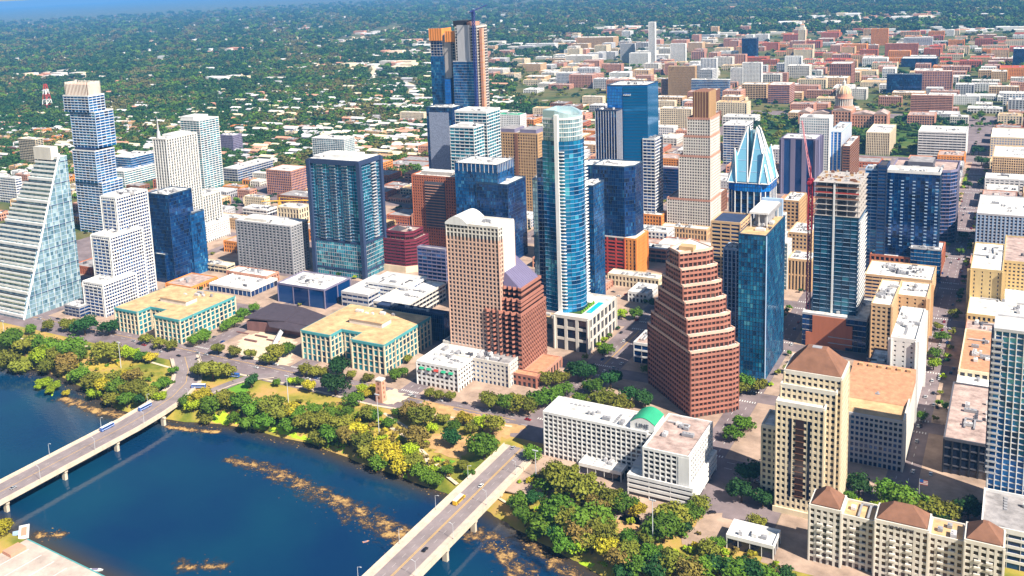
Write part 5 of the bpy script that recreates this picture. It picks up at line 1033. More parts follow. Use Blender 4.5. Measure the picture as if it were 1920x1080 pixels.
# --- twin teal-trimmed offices and the angular dark hall between them
mat('teal_trim', (.09, .33, .34), .6)
def notch(lab, base, xs_, xn, short, nx, ny):
    bb, hh = basebox(base[0], base[1], base[2], xs_, xn)
    th = thing('office_building', lab, 'office', ((bb[0]+bb[1])/2, (bb[2]+bb[3])/2, 0)); LAND.append(((bb[0]+bb[1])/2, (bb[2]+bb[3])/2, short)); FOOT.append(tuple(bb))
    w, d = bb[1]-bb[0], bb[3]-bb[2]
    q = [(bb[0], bb[2]), (bb[0]+w*.36, bb[2]), (bb[0]+w*.36, bb[2]+d*.22), (bb[0]+w*.62, bb[2]+d*.22), (bb[0]+w*.62, bb[2]), (bb[1], bb[2]), (bb[1], bb[3]), (bb[0], bb[3])]
    # concave outline: build as three wings that butt together
    sT = style('cream', 'cream', 'g_teal', 4.6, 5.4, 1.2, .7, pd=.5, sd=.12, units=0, roof='roof_tan', par=.2, parm='teal_trim', corner=1.6)
    for bx in ([bb[0], bb[0]+w*.36, bb[2], bb[2]+d*.22], [bb[0]+w*.62, bb[1], bb[2], bb[2]+d*.22], [bb[0], bb[1], bb[2]+d*.22+.05, bb[3]]):
        tower(th, rect(bx), 0, hh, sT, 2, False)
    mb = MB(); out = [(x, y) for x, y in q]
    def prism_concave(z0, z1, g, mi=0):
        for bx in ([bb[0]-g, bb[0]+w*.36+g, bb[2]-g, bb[2]+d*.22], [bb[0]+w*.62-g, bb[1]+g, bb[2]-g, bb[2]+d*.22], [bb[0]-g, bb[1]+g, bb[2]+d*.22-g*.98+.01, bb[3]+g]): mb.box(*bx, z0, z1+(.02 if bx[3] > bb[2]+d*.5 else 0), mi)
    prism_concave(hh-1.6, hh+.6, .75); part(th, 'teal_cornice', mb, 'teal_trim')
    mb = MB(); prism_concave(hh+.6, hh+.8, -.2); part(th, 'roof', mb, 'roof_tan')
    mb = MB(); mb.box(bb[0]+w*.34, bb[0]+w*.74, bb[2]+d*.42, bb[2]+d*.62, hh+.8, hh+5); part(th, 'penthouse', mb, 'offwhite'); mb = MB(); mb.box(bb[0]+w*.33, bb[0]+w*.75, bb[2]+d*.41, bb[2]+d*.63, hh+5, hh+5.4); part(th, 'penthouse_roof', mb, 'roof_tan')
    for k in range(5): link('rooftop_unit', random.choice(UNITS[k % 4]), th, (random.uniform(-.3, .3)*w, d*random.uniform(.2, .4), hh+.85), 0)
    return bb, hh
bL_, hL_ = notch('left one of two tan-roofed offices with teal eaves', (341, 645, 601), 215, 440, 'left tan-roofed teal office', 0, 0)
bR_, hR_ = notch('right one of two tan-roofed offices with teal eaves', (723, 703, 648), 565, 806, 'right tan-roofed teal office', 0, 0)
th = thing('city_hall', 'angular hall with dark copper folded roof between the two teal-eaved offices', 'hall', (-300, 90, 0)); LAND.append((-300, 90, 'dark folded-roof hall'))
hc = 13.0
P_ = lambda x, y, z=hc: (*W(x, y, z), z)
def plate(pts, dn, nm, m):
    mb = MB(); n_ = len(pts); mb.add([*pts]+[(p[0], p[1], p[2]-dn) for p in pts], [tuple(range(n_)), tuple(range(n_, 2*n_))[::-1]]+[(i, n_+i, n_+(i+1) % n_, (i+1) % n_) for i in range(n_)]); part(th, nm, mb, m)
cop = mat('copper_dark', (.095, .072, .085), .5, .2, .3, metal=.3)
plate([P_(458, 595), P_(512, 567), P_(568, 576, 14), P_(533, 602, 12.5)], 1.2, 'roof_plate', cop); plate([P_(533, 602, 12.2), P_(568, 576, 13.8), P_(628, 598, 12), P_(585, 612, 10)], 1.0, 'roof_plate', cop); plate([P_(500, 600, 11), P_(533, 602, 12), P_(585, 612, 9.6), P_(560, 622, 9), P_(505, 612, 9)], .9, 'roof_plate', cop)
FOOT.append((-345, -255, 60, 130))
mb = MB(); w1, w2, w3, w4 = W(462, 598, 11), W(580, 614, 10), W(620, 600, 10), W(515, 572, 11); mb.prism([w1, w2, w3, w4], 0, 9.2); part(th, 'wall', mb, mat('stone_red', (.20, .10, .09), .85, .3, .3))
mb = MB(); a, c = W(538, 600, 10), W(512, 650, .3); mb.bar((a[0], a[1], 9.5), (c[0], c[1], .6), 1.8); part(th, 'stair_prow', mb, 'lgrey')
for k, (x, y) in enumerate(((470, 640), (490, 632), (512, 640), (455, 625))):
    u_, v_ = W(x, y); mb = MB(); mb.box(u_-7, u_+7, v_-.8, v_+.8, .15, 1.6-.2*k); part(th, 'terrace_wall', mb, 'stone_red')
drape([(430, 662), (455, 630), (500, 618), (560, 640), (545, 690), (480, 678)], 'trail', 'paved_plaza', .19)
for i, (px_, py_, xs_, xn, h, st, lab, sh_) in enumerate([
    (608, 545, 520, 656, 19, style('purple', 'purple', 'g_navy', 19, 20, 1, .8, units=14, roof='roof_white'), 'purple grey cube with a white roof behind the dark folded-roof hall', 'purple grey cube'),
    (690, 555, 640, 752, 14, bandst('lgrey', 'g_navy', fh=5, sh=2, units=4, roof='roof_white'), 'long grey modern block with white roof right of the purple grey cube', 'long grey modern block'),
    (765, 540, 690, 800, 20, bandst('white', 'g_navy', fh=4.4, sh=2), 'white banded block below the maroon office', 'white banded block'),
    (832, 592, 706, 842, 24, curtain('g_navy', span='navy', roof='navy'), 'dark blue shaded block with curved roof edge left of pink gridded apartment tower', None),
    (760, 575, 700, 835, 17, bandst('offwhite', 'g_dark', fh=4), 'cream parking deck behind the right tan-roofed teal office', None),
    (500, 520, 425, 522, 9, punch('pink', 'g_brown', fh=4.5, roof='roof_white'), 'low pink brick shop block with white roof behind the left tan-roofed teal office', None),
    (470, 545, 392, 520, 7, bandst('white', 'g_navy', fh=5, roof='roof_white'), 'low bright white roofed shops in front of the grey apartment slab', None),
    (425, 500, 378, 440, 8, bandst('cream', 'g_dark', fh=5, roof='roof_white'), 'low cream roofed shed right of the dark blue mirrored tower', None)]):
    bb, hh = roofbox(px_, py_, xs_, xn, h=h); building('low_building', lab, 'building', bb, hh, st, 1, sh_)
# --- boat house, lower left corner
z0_ = LAKE+.4; a = W(50, 1014, LAKE+6); c = W(190, 1082, LAKE+6); d_ = (Vector(c)-Vector(a)).normalized(); n_ = Vector((d_.y, -d_.x))
if n_.y > 0: n_ = -n_
th = thing('boat_house', 'pale flat-roofed building on the south shore in the lower left corner', 'building', (a[0], a[1], LAKE)); 
A, Cc = Vector(a), Vector(a)+d_*75; poly = [tuple(A), tuple(A+n_*40), tuple(Cc+n_*40), tuple(Cc)]
mb = MB(); mb.prism(poly, LAKE-2, LAKE+6); part(th, 'wall', mb, 'offwhite'); mb = MB(); mb.prism([tuple(A-n_*.6-d_*.6), tuple(A+n_*40-d_*.6), tuple(Cc+n_*40), tuple(Cc-n_*.6)], LAKE+6, LAKE+6.6); part(th, 'roof', mb, mat('roof_pale', (.50, .41, .35), .85, .30, .12, streak=False))
mb = MB(); q = [tuple(A+d_*1+n_*6), tuple(A+d_*1+n_*16), tuple(A+d_*9+n_*16), tuple(A+d_*9+n_*6)]; mb.prism(q, LAKE+6.6, LAKE+8.6); part(th, 'roof_box', mb, 'salmon')
for k in range(4): mb = MB(); mb.bar((*(A+d_*(10+k*12)+n_*5), LAKE+6.65), (*(A+d_*(10+k*12)+n_*38), LAKE+6.65), .12); part(th, 'roof_seam', mb, 'lgrey')
mb = MB(); mb.bar((*(A-n_*.7), LAKE+6.7), (*(Cc-n_*.7), LAKE+6.7), .3); part(th, 'eave_edge', mb, 'teal_trim')
# ================================================================ the domed capitol and the far quarter
cu, cv = W(1581, 236); th = thing('capitol_building', 'pink granite capitol with a tall ribbed dome and colonnade', 'capitol', (cu, cv, 0)); LAND.append((cu, cv, 'domed capitol'))
K = 1.15
sK = punch('salmon', 'g_brown', fh=6, bw=5, pw=2.4, sh=2.4, pd=.4, units=0, roof='roof_pink', par=1.2)
for bx, h_ in (([-14, 14, -22, 24], 27), ([-48, -14.2, -12, 14], 20), ([14.2, 48, -12, 14], 20), ([-66, -48.2, -17, 18], 22), ([48.2, 66, -17, 18], 22)):
    b_ = [cu+bx[0]*K, cu+bx[1]*K, cv+bx[2]*K, cv+bx[3]*K]; tower(th, rect(b_), 0, h_*K, sK, 1)
    mb = MB(); e = b_; mb.add([(e[0]-.6, e[2]-.6, h_*K+1.4), (e[1]+.6, e[2]-.6, h_*K+1.4), (e[1]+.6, e[3]+.6, h_*K+1.4), (e[0]-.6, e[3]+.6, h_*K+1.4), ((e[0]+e[1])/2, e[2]-.6, h_*K+6.5), ((e[0]+e[1])/2, e[3]+.6, h_*K+6.5)], [(0, 1, 4), (1, 2, 5, 4), (2, 3, 5), (3, 0, 4, 5), (3, 2, 1, 0)]); part(th, 'pediment_roof', mb, 'roof_pink')
FOOT.append((cu-80, cu+80, cv-30, cv+32))
mb = MB(); a = [(cu-3*K+6*K*i/8, 9+5*math.sin(math.pi*i/8)) for i in range(9)]; mb.add([(x, cv-22*K-.6, z) for x, z in [(cu-3*K, 0)]+a+[(cu+3*K, 0)]], [tuple(range(11))[::-1]]); part(th, 'arched_doorway', mb, 'black')
mb = MB(); mb.cyl(cu, cv, 27*K, 34*K, 15*K, 15*K, 24); part(th, 'dome_base', mb, 'salmon')
for i in range(24): mb = MB(); an = 2*math.pi*i/24; mb.cyl(cu+12.5*K*math.cos(an), cv+12.5*K*math.sin(an), 34*K, 46*K, .9*K, n=6); part(th, 'column', mb, 'offwhite')
mb = MB(); mb.cyl(cu, cv, 34*K, 46*K, 10.5*K, n=24); part(th, 'drum', mb, 'pink'); mb = MB(); mb.cyl(cu, cv, 46*K, 48*K, 14*K, 13.4*K, 24); part(th, 'cornice', mb, 'salmon'); mb = MB(); mb.cyl(cu, cv, 48*K, 54*K, 11.4*K, 11*K, 24); part(th, 'attic', mb, 'salmon')
mb = MB(); pr = [(11*math.cos(R(t)), 54+13*math.sin(R(t))) for t in range(0, 80, 10)]
for (r0, z0), (r1, z1) in zip(pr[:-1], pr[1:]): mb.cyl(cu, cv, z0*K, z1*K, r0*K, r1*K, 24)
part(th, 'dome', mb, 'sand')
for i in range(12): mb = MB(); an = 2*math.pi*i/12; P0 = [(cu+(r+.3)*K*math.cos(an), cv+(r+.3)*K*math.sin(an), z*K) for r, z in pr]; [mb.bar(p, q_, .35) for p, q_ in zip(P0[:-1], P0[1:])]; part(th, 'dome_rib', mb, 'offwhite')
mb = MB(); mb.cyl(cu, cv, 66*K, 73*K, 3*K, 2.6*K, 12); mb.cyl(cu, cv, 73*K, 75*K, 2.8*K, .5*K, 12); part(th, 'lantern', mb, 'offwhite'); mb = MB(); mb.cyl(cu, cv, 75*K, 79*K, .7*K, .4*K, 6); part(th, 'statue', mb, 'white')
# university clock tower
tu, tv = W(1504, 90); th = thing('clock_tower', 'slim cream campus tower with a columned belfry far behind the domed capitol', 'tower', (tu, tv, 0)); LAND.append((tu, tv, 'cream campus tower'))
tower(th, rect([tu-11, tu+11, tv-11, tv+11]), 0, 66, style('cream', 'offwhite', 'g_dark', 4, 3.6, 2.2, 1.4, pd=.3, units=0, roof='roof_white'), 0)
mb = MB(); mb.box(tu-9, tu+9, tv-9, tv+9, 66, 74); part(th, 'clock_storey', mb, 'cream'); mb = MB(); mb.box(tu-6.5, tu+6.5, tv-6.5, tv+6.5, 74, 83); part(th, 'belfry', mb, 'offwhite'); hip(th, [tu-6, tu+6, tv-6, tv+6], 83, 5, 'roof_tile'); mb = MB(); mb.cyl(tu-0, tv-9.2, 68, 68.1, .1); 
for dx, dy, ax in ((0, -9.1, 'y'), (9.1, 0, 'x')):
    mb = MB(); n_ = 12; pts = [(tu+dx+(2.6*math.cos(2*math.pi*i/n_) if ax == 'y' else 0), tv+dy+(2.6*math.cos(2*math.pi*i/n_) if ax == 'x' else 0), 70+2.6*math.sin(2*math.pi*i/n_)) for i in range(n_)]; mb.add(pts, [tuple(range(n_))]); part(th, 'clock_face', mb, 'paint_white')
# named blocks of the far quarter: base near corner pixel, top y, left x, right x
far = [(1595, 160, 120, 1556, 1618, punch('granite', 'g_dark', fh=9, bw=4, pw=2), 'dark ribbed office with pink end wall behind the domed capitol'),
 (1727, 178, 140, 1663, 1729, curtain('g_navy'), 'blue glass office right of the domed capitol'), (1784, 172, 134, 1716, 1787, punch('pink', 'g_navy', fh=4, bw=5, pw=1.4), 'pink office slab with columns of blue glass right of the domed capitol'),
 (1785, 216, 180, 1708, 1788, bandst('pink', 'g_brown', fh=3.4, sh=1.6), 'pink slab with fine bands right of the domed capitol'), (1755, 126, 110, 1690, 1760, curtain('g_navy'), 'low blue glass block on the campus'),
 (1664, 85, 54, 1634, 1666, punch('orange', 'g_dark', fh=4), 'orange brick block far right on the campus'), (1720, 105, 82, 1660, 1722, punch('brick', 'g_dark', roof='roof_white'), 'brick laboratory with white roof on the campus'), (1748, 95, 70, 1695, 1750, bandst('white', 'g_navy'), 'white banded laboratory on the campus'),
 (1342, 222, 170, 1311, 1350, style('brown', 'brown', 'g_dark', 4, 3, 1.2, .5), 'brown ribbed tower behind the cream stepped tower'),
 (1303, 185, 125, 1253, 1304, style('tan', 'tan', 'g_brown', 4, 2.4, 1.1, .4, pd=.4), 'tan ribbed tower left of the wide blue glass building'), (1286, 184, 150, 1240, 1288, style('pink', 'pink', 'g_brown', 4, 3, 1.1, .8, pd=.4), 'pink ribbed block in front of the tan ribbed tower'),
 (1366, 190, 150, 1296, 1369, curtain('g_blue', sh=.8, span='white'), 'wide blue glass building behind the cream stepped tower'), (1418, 112, 72, 1391, 1422, curtain('g_navy'), 'dark navy slab tower behind the white apartment towers'),
 (1427, 165, 118, 1392, 1428, punch('white', 'g_dark', fh=3.3), 'white apartment tower left of the dark ribbed office'), (1402, 160, 128, 1370, 1404, punch('white', 'g_dark', fh=3.3), 'white gridded apartment tower above the wide blue glass building'),
 (1343, 150, 110, 1314, 1345, style('white', 'white', 'g_navy', 3.4, 4, 1.6, .6, pd=.4), 'white tower with navy stripes behind the wide blue glass building'), (1502, 142, 106, 1472, 1503, punch('white', 'g_dark', fh=3.4, bw=5, pw=3.4), 'plain white tower left of the dark ribbed office'),
 (1190, 118, 82, 1163, 1192, punch('lgrey', 'g_dark'), 'grey tower among the far white apartment blocks'), (1215, 125, 100, 1180, 1220, punch('white', 'g_dark'), 'white apartment block with flat roof beside the grey tower'),
 (1228, 120, 42, 1216, 1230, punch('white', 'g_dark'), 'slim white tower rising among the far white apartment blocks'), (1285, 118, 82, 1257, 1286, punch('white', 'g_red' if False else 'g_dark'), 'white tower standing right of the slim white tower'),
 (1150, 92, 70, 1082, 1165, punch('tan', 'g_dark', fh=3.4, bw=4), 'long tan apartment slab on the far side of the city'), (1110, 120, 105, 1060, 1125, punch('offwhite', 'g_dark'), 'cream block below the long tan apartment slab'), (1040, 95, 82, 985, 1046, punch('white', 'g_dark'), 'white block left of the long tan apartment slab'),
 (795, 232, 212, 750, 800, punch('cream', 'g_navy', fh=3.4), 'cream apartment pair left of the dark dotted tower'), (1920, 122, 92, 1900, 1930, curtain('g_navy'), 'dark blue block cut by the right picture edge'), (1925, 150, 128, 1875, 1930, punch('orange', 'g_dark', roof='roof_red'), 'orange block with red roof at the right picture edge'),
 (1130, 200, 182, 1092, 1135, punch('cream', 'g_dark', fh=4), 'cream block left of the bright blue tower top'), (1265, 212, 190, 1218, 1268, punch('cream', 'g_dark', fh=3.8), 'cream gridded office below the pink ribbed block'),
 (1480, 195, 160, 1440, 1490, bandst('pink', 'g_navy', fh=4), 'pink banded office left of the domed capitol'), (1560, 185, 170, 1512, 1562, punch('pink', 'g_brown', fh=6), 'plain pink archive block left of the domed capitol'), (1690, 200, 182, 1648, 1692, punch('pink', 'g_brown', fh=6), 'plain pink block between the domed capitol and the pink slab with fine bands')]
for (px, py, ty, xs_, xn, st, lab) in far:
    bb, hh = basebox(px, py, ty, xs_, xn); d = bb[3]-bb[2]; bb[3] = bb[2]+min(max(d, 14), 60)
    st = dict(st); st['units'] = 2; building('office_tower' if hh > 40 else 'office_building', lab, 'tower' if hh > 40 else 'building', bb, hh, st, 0, None)
def near_phrase(u, v):
    c = sorted(LAND, key=lambda l: (l[0]-u)**2+(l[1]-v)**2)
    px = PX(u, v)[0]
    for l, l2 in [(a, None) for a in c[:4]]+[(a, e) for a in c[:14] for e in c[:14]]+[(a, None) for a in c[4:]]:
        if True:
            if l2 is l: continue
            rel = ('right of' if px > PX(l[0], l[1])[0]+15 else 'left of' if px < PX(l[0], l[1])[0]-15 else 'behind' if v > l[1] else 'in front of')
            s = f'{rel} the {l[2]}'+(f', near the {l2[2]}' if l2 else '')
            yield s
USED = {}
def fits(b, g=2.0):
    return not any(b[0]-g < f[1] and b[1]+g > f[0] and b[2]-g < f[3] and b[3]+g > f[2] for f in FOOT)
pal = [('white', 'roof_white'), ('sand', 'roof_white'), ('cream', 'roof_tan'), ('brick', 'roof_grey'), ('tan', 'roof_tan'), ('orange', 'roof_pink'), ('pink', 'roof_pink'), ('offwhite', 'roof_white'), ('lgrey', 'roof_white'), ('brown', 'roof_grey'), ('salmon', 'roof_tile')]
word = dict(white='white', sand='sandy', cream='cream', brick='red brick', tan='tan', orange='orange', pink='pink', offwhite='off-white', lgrey='grey', brown='brown', salmon='salmon', yellow='yellow')
rw = dict(roof_white='white', roof_tan='tan', roof_grey='grey', roof_pink='pinkish', roof_tile='tiled', roof_red='red')
def filler(b, h, col, roof, tall=False, nm=None):
    if not fits(b): return False
    st = punch(col, random.choice(('g_dark', 'g_dark', 'g_navy', 'g_brown')), fh=4.2, bw=random.uniform(3.5, 6), pw=random.uniform(1.2, 2.6), sh=random.uniform(1.3, 2.2), roof=roof, units=random.randint(1, 5), par=.9)
    key = f'{word[col]} {"mid-rise" if tall else "low"} block with {rw[roof]} roof'
    for ph in near_phrase((b[0]+b[1])/2, (b[2]+b[3])/2):
        lab = f'{key} {ph}'
        if lab not in USED and len(lab.split()) <= 16: break
    USED[lab] = 1
    building(nm or ('mid_rise_building' if tall else 'low_building'), lab, 'building', b, h, st, 0, None, 'low blocks between the towers'); return True
# downtown lots left over
for i in range(len(EW)-1):
    for j in range(1, 14):
        if -200 < (EW[i]+EW[i+1])/2 < 200 and 1080 < NSV[j] < 1500: continue
        x0 = EW[i]+HALF.get(EW[i], 12.2)+1; x1 = EW[i+1]-HALF.get(EW[i+1], 12.2)-1; y0, y1 = NSV[j]+13.5, NSV[j+1]-13.5
        nxs, nys = random.choice((1, 2, 2)), random.choice((2, 2, 3)); k = 0
        for a in range(nxs):
            for c in range(nys):
                if random.random() < .12: continue
                w_, d_ = (x1-x0)/nxs, (y1-y0)/nys; b_ = [x0+a*w_+random.uniform(.4, 5), x0+(a+1)*w_-random.uniform(.4, 5), y0+c*d_+random.uniform(.3, 3), y0+(c+1)*d_-random.uniform(.3, 3)]
                px, py = PX((b_[0]+b_[1])/2, (b_[2]+b_[3])/2)
                if not (-60 < px < 1990): continue
                col, rf = random.choice(pal); hmax = 9 if j < 2 else 16 if j < 6 else 22
                filler(b_, random.uniform(5, hmax), col, rf)
# the far quarter: state offices, campus, flats
cnt = 0
for _ in range(4000):
    px, py = random.uniform(900, 1935), random.uniform(62, 232)
    if px < 1000 and (py > 150 or py < 90): continue
    if px < 1250 and py > 175: continue
    if py > 190 and (1390 < px < 1500 or 1600 < px < 1720): continue
    u, v = W(px, py); d = math.dist((u, v), CAMP[:2]); sc = 1+max(0, (d-1500)/2500)
    w_, dd = random.uniform(26, 72), random.uniform(20, 48); b_ = [u-w_/2, u+w_/2, v-dd/2, v+dd/2]
    camp = 1380 < px < 1920 and py < 130
    col, rf = random.choice([('cream', 'roof_red'), ('sand', 'roof_red'), ('orange', 'roof_tile'), ('brick', 'roof_red'), ('pink', 'roof_white'), ('white', 'roof_white')]) if camp else random.choice([('white', 'roof_white'), ('offwhite', 'roof_white'), ('pink', 'roof_pink'), ('cream', 'roof_tan'), ('salmon', 'roof_pink'), ('lgrey', 'roof_white'), ('sand', 'roof_white')])
    h_ = random.choice((9, 12, 14, 18, 24)) if not (1060 < px < 1520) else random.choice((10, 14, 18, 26, 34))
    if filler(b_, h_, col, rf, h_ > 12, 'campus_building' if camp else None): cnt += 1
    if cnt > 430: break
# west-side low-rises
cnt = 0
for _ in range(900):
    px, py = random.uniform(0, 830), random.uniform(228, 420)
    if py < 330-.12*px*0 and random.random() < .55: continue
    u, v = W(px, py)
    if u > -660: continue
    w_, dd = random.uniform(14, 38), random.uniform(12, 26); b_ = [u-w_/2, u+w_/2, v-dd/2, v+dd/2]
    col, rf = random.choice(pal)
    if filler(b_, random.uniform(5, 13), col, rf, False, 'commercial_building'): cnt += 1
    if cnt > 120: break
# masonry lookout tower in the park
tu, tv, tz = WT(715, 752); th = thing('stone_tower', 'small square brick tower on the round riverside plaza', 'tower', (tu, tv, tz))
mb = MB(); mb.prism(rect([tu-3, tu+3, tv-3, tv+3]), tz, tz+17, 0, rect([tu-2.5, tu+2.5, tv-2.5, tv+2.5])); part(th, 'shaft', mb, 'salmon')
for k in range(4):
    for s, (dx, dy) in enumerate(((0, -1), (1, 0), (0, 1), (-1, 0))): mb = MB(); z = tz+3+k*3.6; r_ = 3-.5*(z-tz)/17; mb.box(tu+dx*r_-(.7 if dx == 0 else .12), tu+dx*r_+(.7 if dx == 0 else .12), tv+dy*r_-(.7 if dy == 0 else .12), tv+dy*r_+(.7 if dy == 0 else .12), z, z+1.8); part(th, 'opening', mb, 'brown')
mb = MB(); mb.box(tu-2.9, tu+2.9, tv-2.9, tv+2.9, tz+17, tz+18); part(th, 'cap', mb, 'offwhite')
# red and white lattice mast far left
mu, mv = W(90, 205); th = thing('radio_mast', 'red and white lattice mast among the trees at the far left', 'mast', (mu, mv, 0)); hm = HT(90, 205, 158)
for k in range(5):
    mb = MB(); z0, z1 = hm*k/5, hm*(k+1)/5; s0, s1 = 11-1.6*k, 11-1.6*(k+1); f4 = ((-1, -1), (1, -1), (1, 1), (-1, 1))
    for i in range(4): a, c = f4[i], f4[(i+1) % 4]; mb.bar((mu+a[0]*s0, mv+a[1]*s0, z0), (mu+a[0]*s1, mv+a[1]*s1, z1), .9); mb.bar((mu+a[0]*s0, mv+a[1]*s0, z0), (mu+c[0]*s1, mv+c[1]*s1, z1), .6); mb.bar((mu+a[0]*s1, mv+a[1]*s1, z1), (mu+c[0]*s1, mv+c[1]*s1, z1), .6)
    part(th, 'lattice_section', mb, 'red' if k % 2 == 0 else 'white')

# ================================================================ trees
def leafmat(name, col, var=.35):
    m = mat(name, col, .75, var, .8, streak=False, rnd=.012, spec=.2)
    bsdf = m.node_tree.nodes['Principled BSDF']; bsdf.inputs['Subsurface Weight'].default_value = 0.0
    return m
LEAF = dict(dark=(.022, .075, .016), green=(.085, .17, .012), olive=(.175, .185, .02), lime=(.28, .38, .012), gold=(.40, .33, .02), rust=(.22, .165, .035), blue=(.018, .06, .03), wood=(.05, .10, .02), dry=(.14, .13, .035))
for k, c in LEAF.items(): leafmat('leaf_'+k, c)
def crown_mesh(seed, nleaf, flat=.75, clumps=14, leaf=.17):
    """unit crown: radius about 1, clumps of leaf-sized faces with gaps between them"""
    rg = np.random.default_rng(seed); vs, fs = [], []
    cl = []
    for _ in range(clumps):
        d = rg.normal(size=3); d /= np.linalg.norm(d); d[2] = abs(d[2])*1.0-.25
        cl.append((d*np.array([.68, .68, .66*flat+.08])*rg.uniform(.35, 1.15), rg.uniform(.16, .44)))
    C_ = np.array([c for c, r in cl]); R_ = np.array([r for c, r in cl]); ii = rg.integers(len(cl), size=nleaf); nrm_ = lambda x: x/np.linalg.norm(x, axis=1, keepdims=True)
    d = nrm_(rg.normal(size=(nleaf, 3))); k = np.where(rg.random(nleaf) < .86, rg.uniform(.45, 1.05, nleaf)**.6, rg.uniform(.9, 1.45, nleaf))
    p = C_[ii]+d*(R_[ii]*k)[:, None]*np.array([1, 1, .85]); nn = nrm_(d+rg.normal(size=(nleaf, 3))*.45)
    a = nrm_(np.cross(nn, rg.normal(size=(nleaf, 3)))); b_ = np.cross(nn, a); s = (leaf*rg.uniform(.5, 1.15, nleaf))[:, None]
    vs = np.stack([p+a*s, p+b_*s*.7, p-a*s, p-b_*s*.7], 1).reshape(-1, 3).tolist(); fs = np.arange(4*nleaf).reshape(-1, 4).tolist()
    return vs, fs
def trunk_mb(h, r, seed):
    rg = random.Random(seed); mb = MB(); mb.cyl(0, 0, -.6, h*.55, r, r*.62, 7)
    for k in range(4): a = k*1.7+rg.random(); mb.bar((0, 0, h*(.38+.06*k)), (math.cos(a)*h*.28, math.sin(a)*h*.28, h*(.68+.06*k)), r*.3)
    return mb
CROWN = {}; VAR = 5
for nm, col in LEAF.items():
    for k in range(VAR):
        vs, fs = crown_mesh(k*7+3, 2200, .85 if k % 2 else .75, 18+3*k, .10)
        me = bpy.data.meshes.new('crown'); me.from_pydata(vs, [], fs); me.materials.append(MATS['leaf_'+nm]); CROWN[nm, k] = me
TRUNK = [trunk_mb(1.0, .045, k).mesh('trunk', 'trunk') for k in range(3)]
TW = dict(dark='dark green', green='green', olive='olive', lime='lime green', gold='golden', rust='rusty brown', blue='deep green', wood='mid green', dry='dry olive')
tcount = {}
NT_ = [0]
def tree(u, v, z, rad, col, where, asp=1.0):
    h = rad*1.9*asp; th = thing('tree', f'{TW[col]} {"broad" if rad > 6 else "small" if rad < 3.4 else "mid-sized"} tree {where}', 'tree', (u, v, z), random.random()*6.28, f'trees {where}')
    o = link('trunk', random.choice(TRUNK), th); o.scale = (h, h, h*.72)
    o = link('crown', CROWN[col, random.randrange(VAR)], th, (0, 0, rad*.80*asp)); s = rad*random.uniform(.95, 1.1); o.scale = (s*random.uniform(.9, 1.1), s*random.uniform(.9, 1.1), s*.92*asp); o.rotation_euler = (0, 0, random.random()*6.28)
    NT_[0] += 1
def tpx(x, y, d, col, where, asp=1.0):
    """crown centre pixel and crown width in pixels; the foot is found below it"""
    if col in ('gold', 'rust') and random.random() < .45: col = random.choice(('lime', 'green', 'olive'))
    u, v, z = WT(x, y+d*.55); dist = math.dist((u, v, z), CAMP); tree(u, v, z, max(1.6, 1.17*d*dist/FPX/2), col, where, asp)
park = 'in the park between the bridges'
for t_ in [(630, 712, 52, 'dark'), (638, 680, 46, 'dark'), (472, 710, 32, 'dark'), (400, 688, 46, 'olive'), (425, 690, 34, 'olive'), (375, 688, 34, 'olive'), (380, 755, 40, 'gold'), (352, 762, 30, 'green'), (400, 765, 44, 'green'), (428, 760, 42, 'olive'), (455, 758, 44, 'green'), (480, 770, 46, 'green'), (505, 765, 46, 'olive'),
           (470, 790, 40, 'green'), (500, 788, 40, 'green'), (530, 780, 42, 'olive'), (548, 765, 36, 'gold'), (520, 750, 34, 'green'), (560, 775, 40, 'green'), (575, 795, 44, 'olive'), (545, 800, 36, 'green'), (600, 790, 44, 'rust'), (590, 765, 34, 'green'), (618, 772, 36, 'green'), (640, 790, 44, 'olive'), (625, 812, 44, 'green'), (655, 815, 46, 'rust'), (600, 818, 40, 'olive'), (650, 770, 32, 'gold'),
           (672, 800, 36, 'gold'), (680, 830, 46, 'olive'), (700, 845, 46, 'olive'), (720, 840, 44, 'gold'), (715, 862, 40, 'rust'), (740, 855, 44, 'gold'), (755, 870, 44, 'gold'), (775, 868, 42, 'olive'), (790, 885, 36, 'green'), (805, 895, 34, 'green'), (820, 900, 30, 'green'), (770, 845, 34, 'lime'), (690, 770, 34, 'olive'), (665, 745, 34, 'green'), (705, 775, 26, 'green'), (730, 790, 26, 'green'),
           (785, 775, 50, 'olive'), (770, 765, 40, 'rust'), (805, 770, 30, 'olive'), (748, 770, 24, 'green'), (850, 818, 38, 'dark'), (908, 830, 58, 'green'), (925, 790, 44, 'rust'), (905, 788, 34, 'gold'), (870, 780, 30, 'gold'), (885, 800, 26, 'olive'), (850, 795, 24, 'green'), (830, 782, 26, 'olive'), (812, 800, 24, 'gold'), (780, 812, 44, 'rust'), (690, 735, 22, 'gold'), (700, 728, 24, 'gold'), (680, 728, 24, 'lime'),
           (580, 720, 30, 'gold'), (560, 712, 20, 'green'), (548, 712, 20, 'gold'), (870, 870, 26, 'olive'), (880, 885, 24, 'green'), (840, 880, 22, 'green'), (520, 715, 18, 'gold'), (365, 770, 30, 'lime'), (440, 785, 26, 'green'), (390, 785, 24, 'olive')]: tpx(*t_, park)
wb = 'on the bank left of the long bridge'
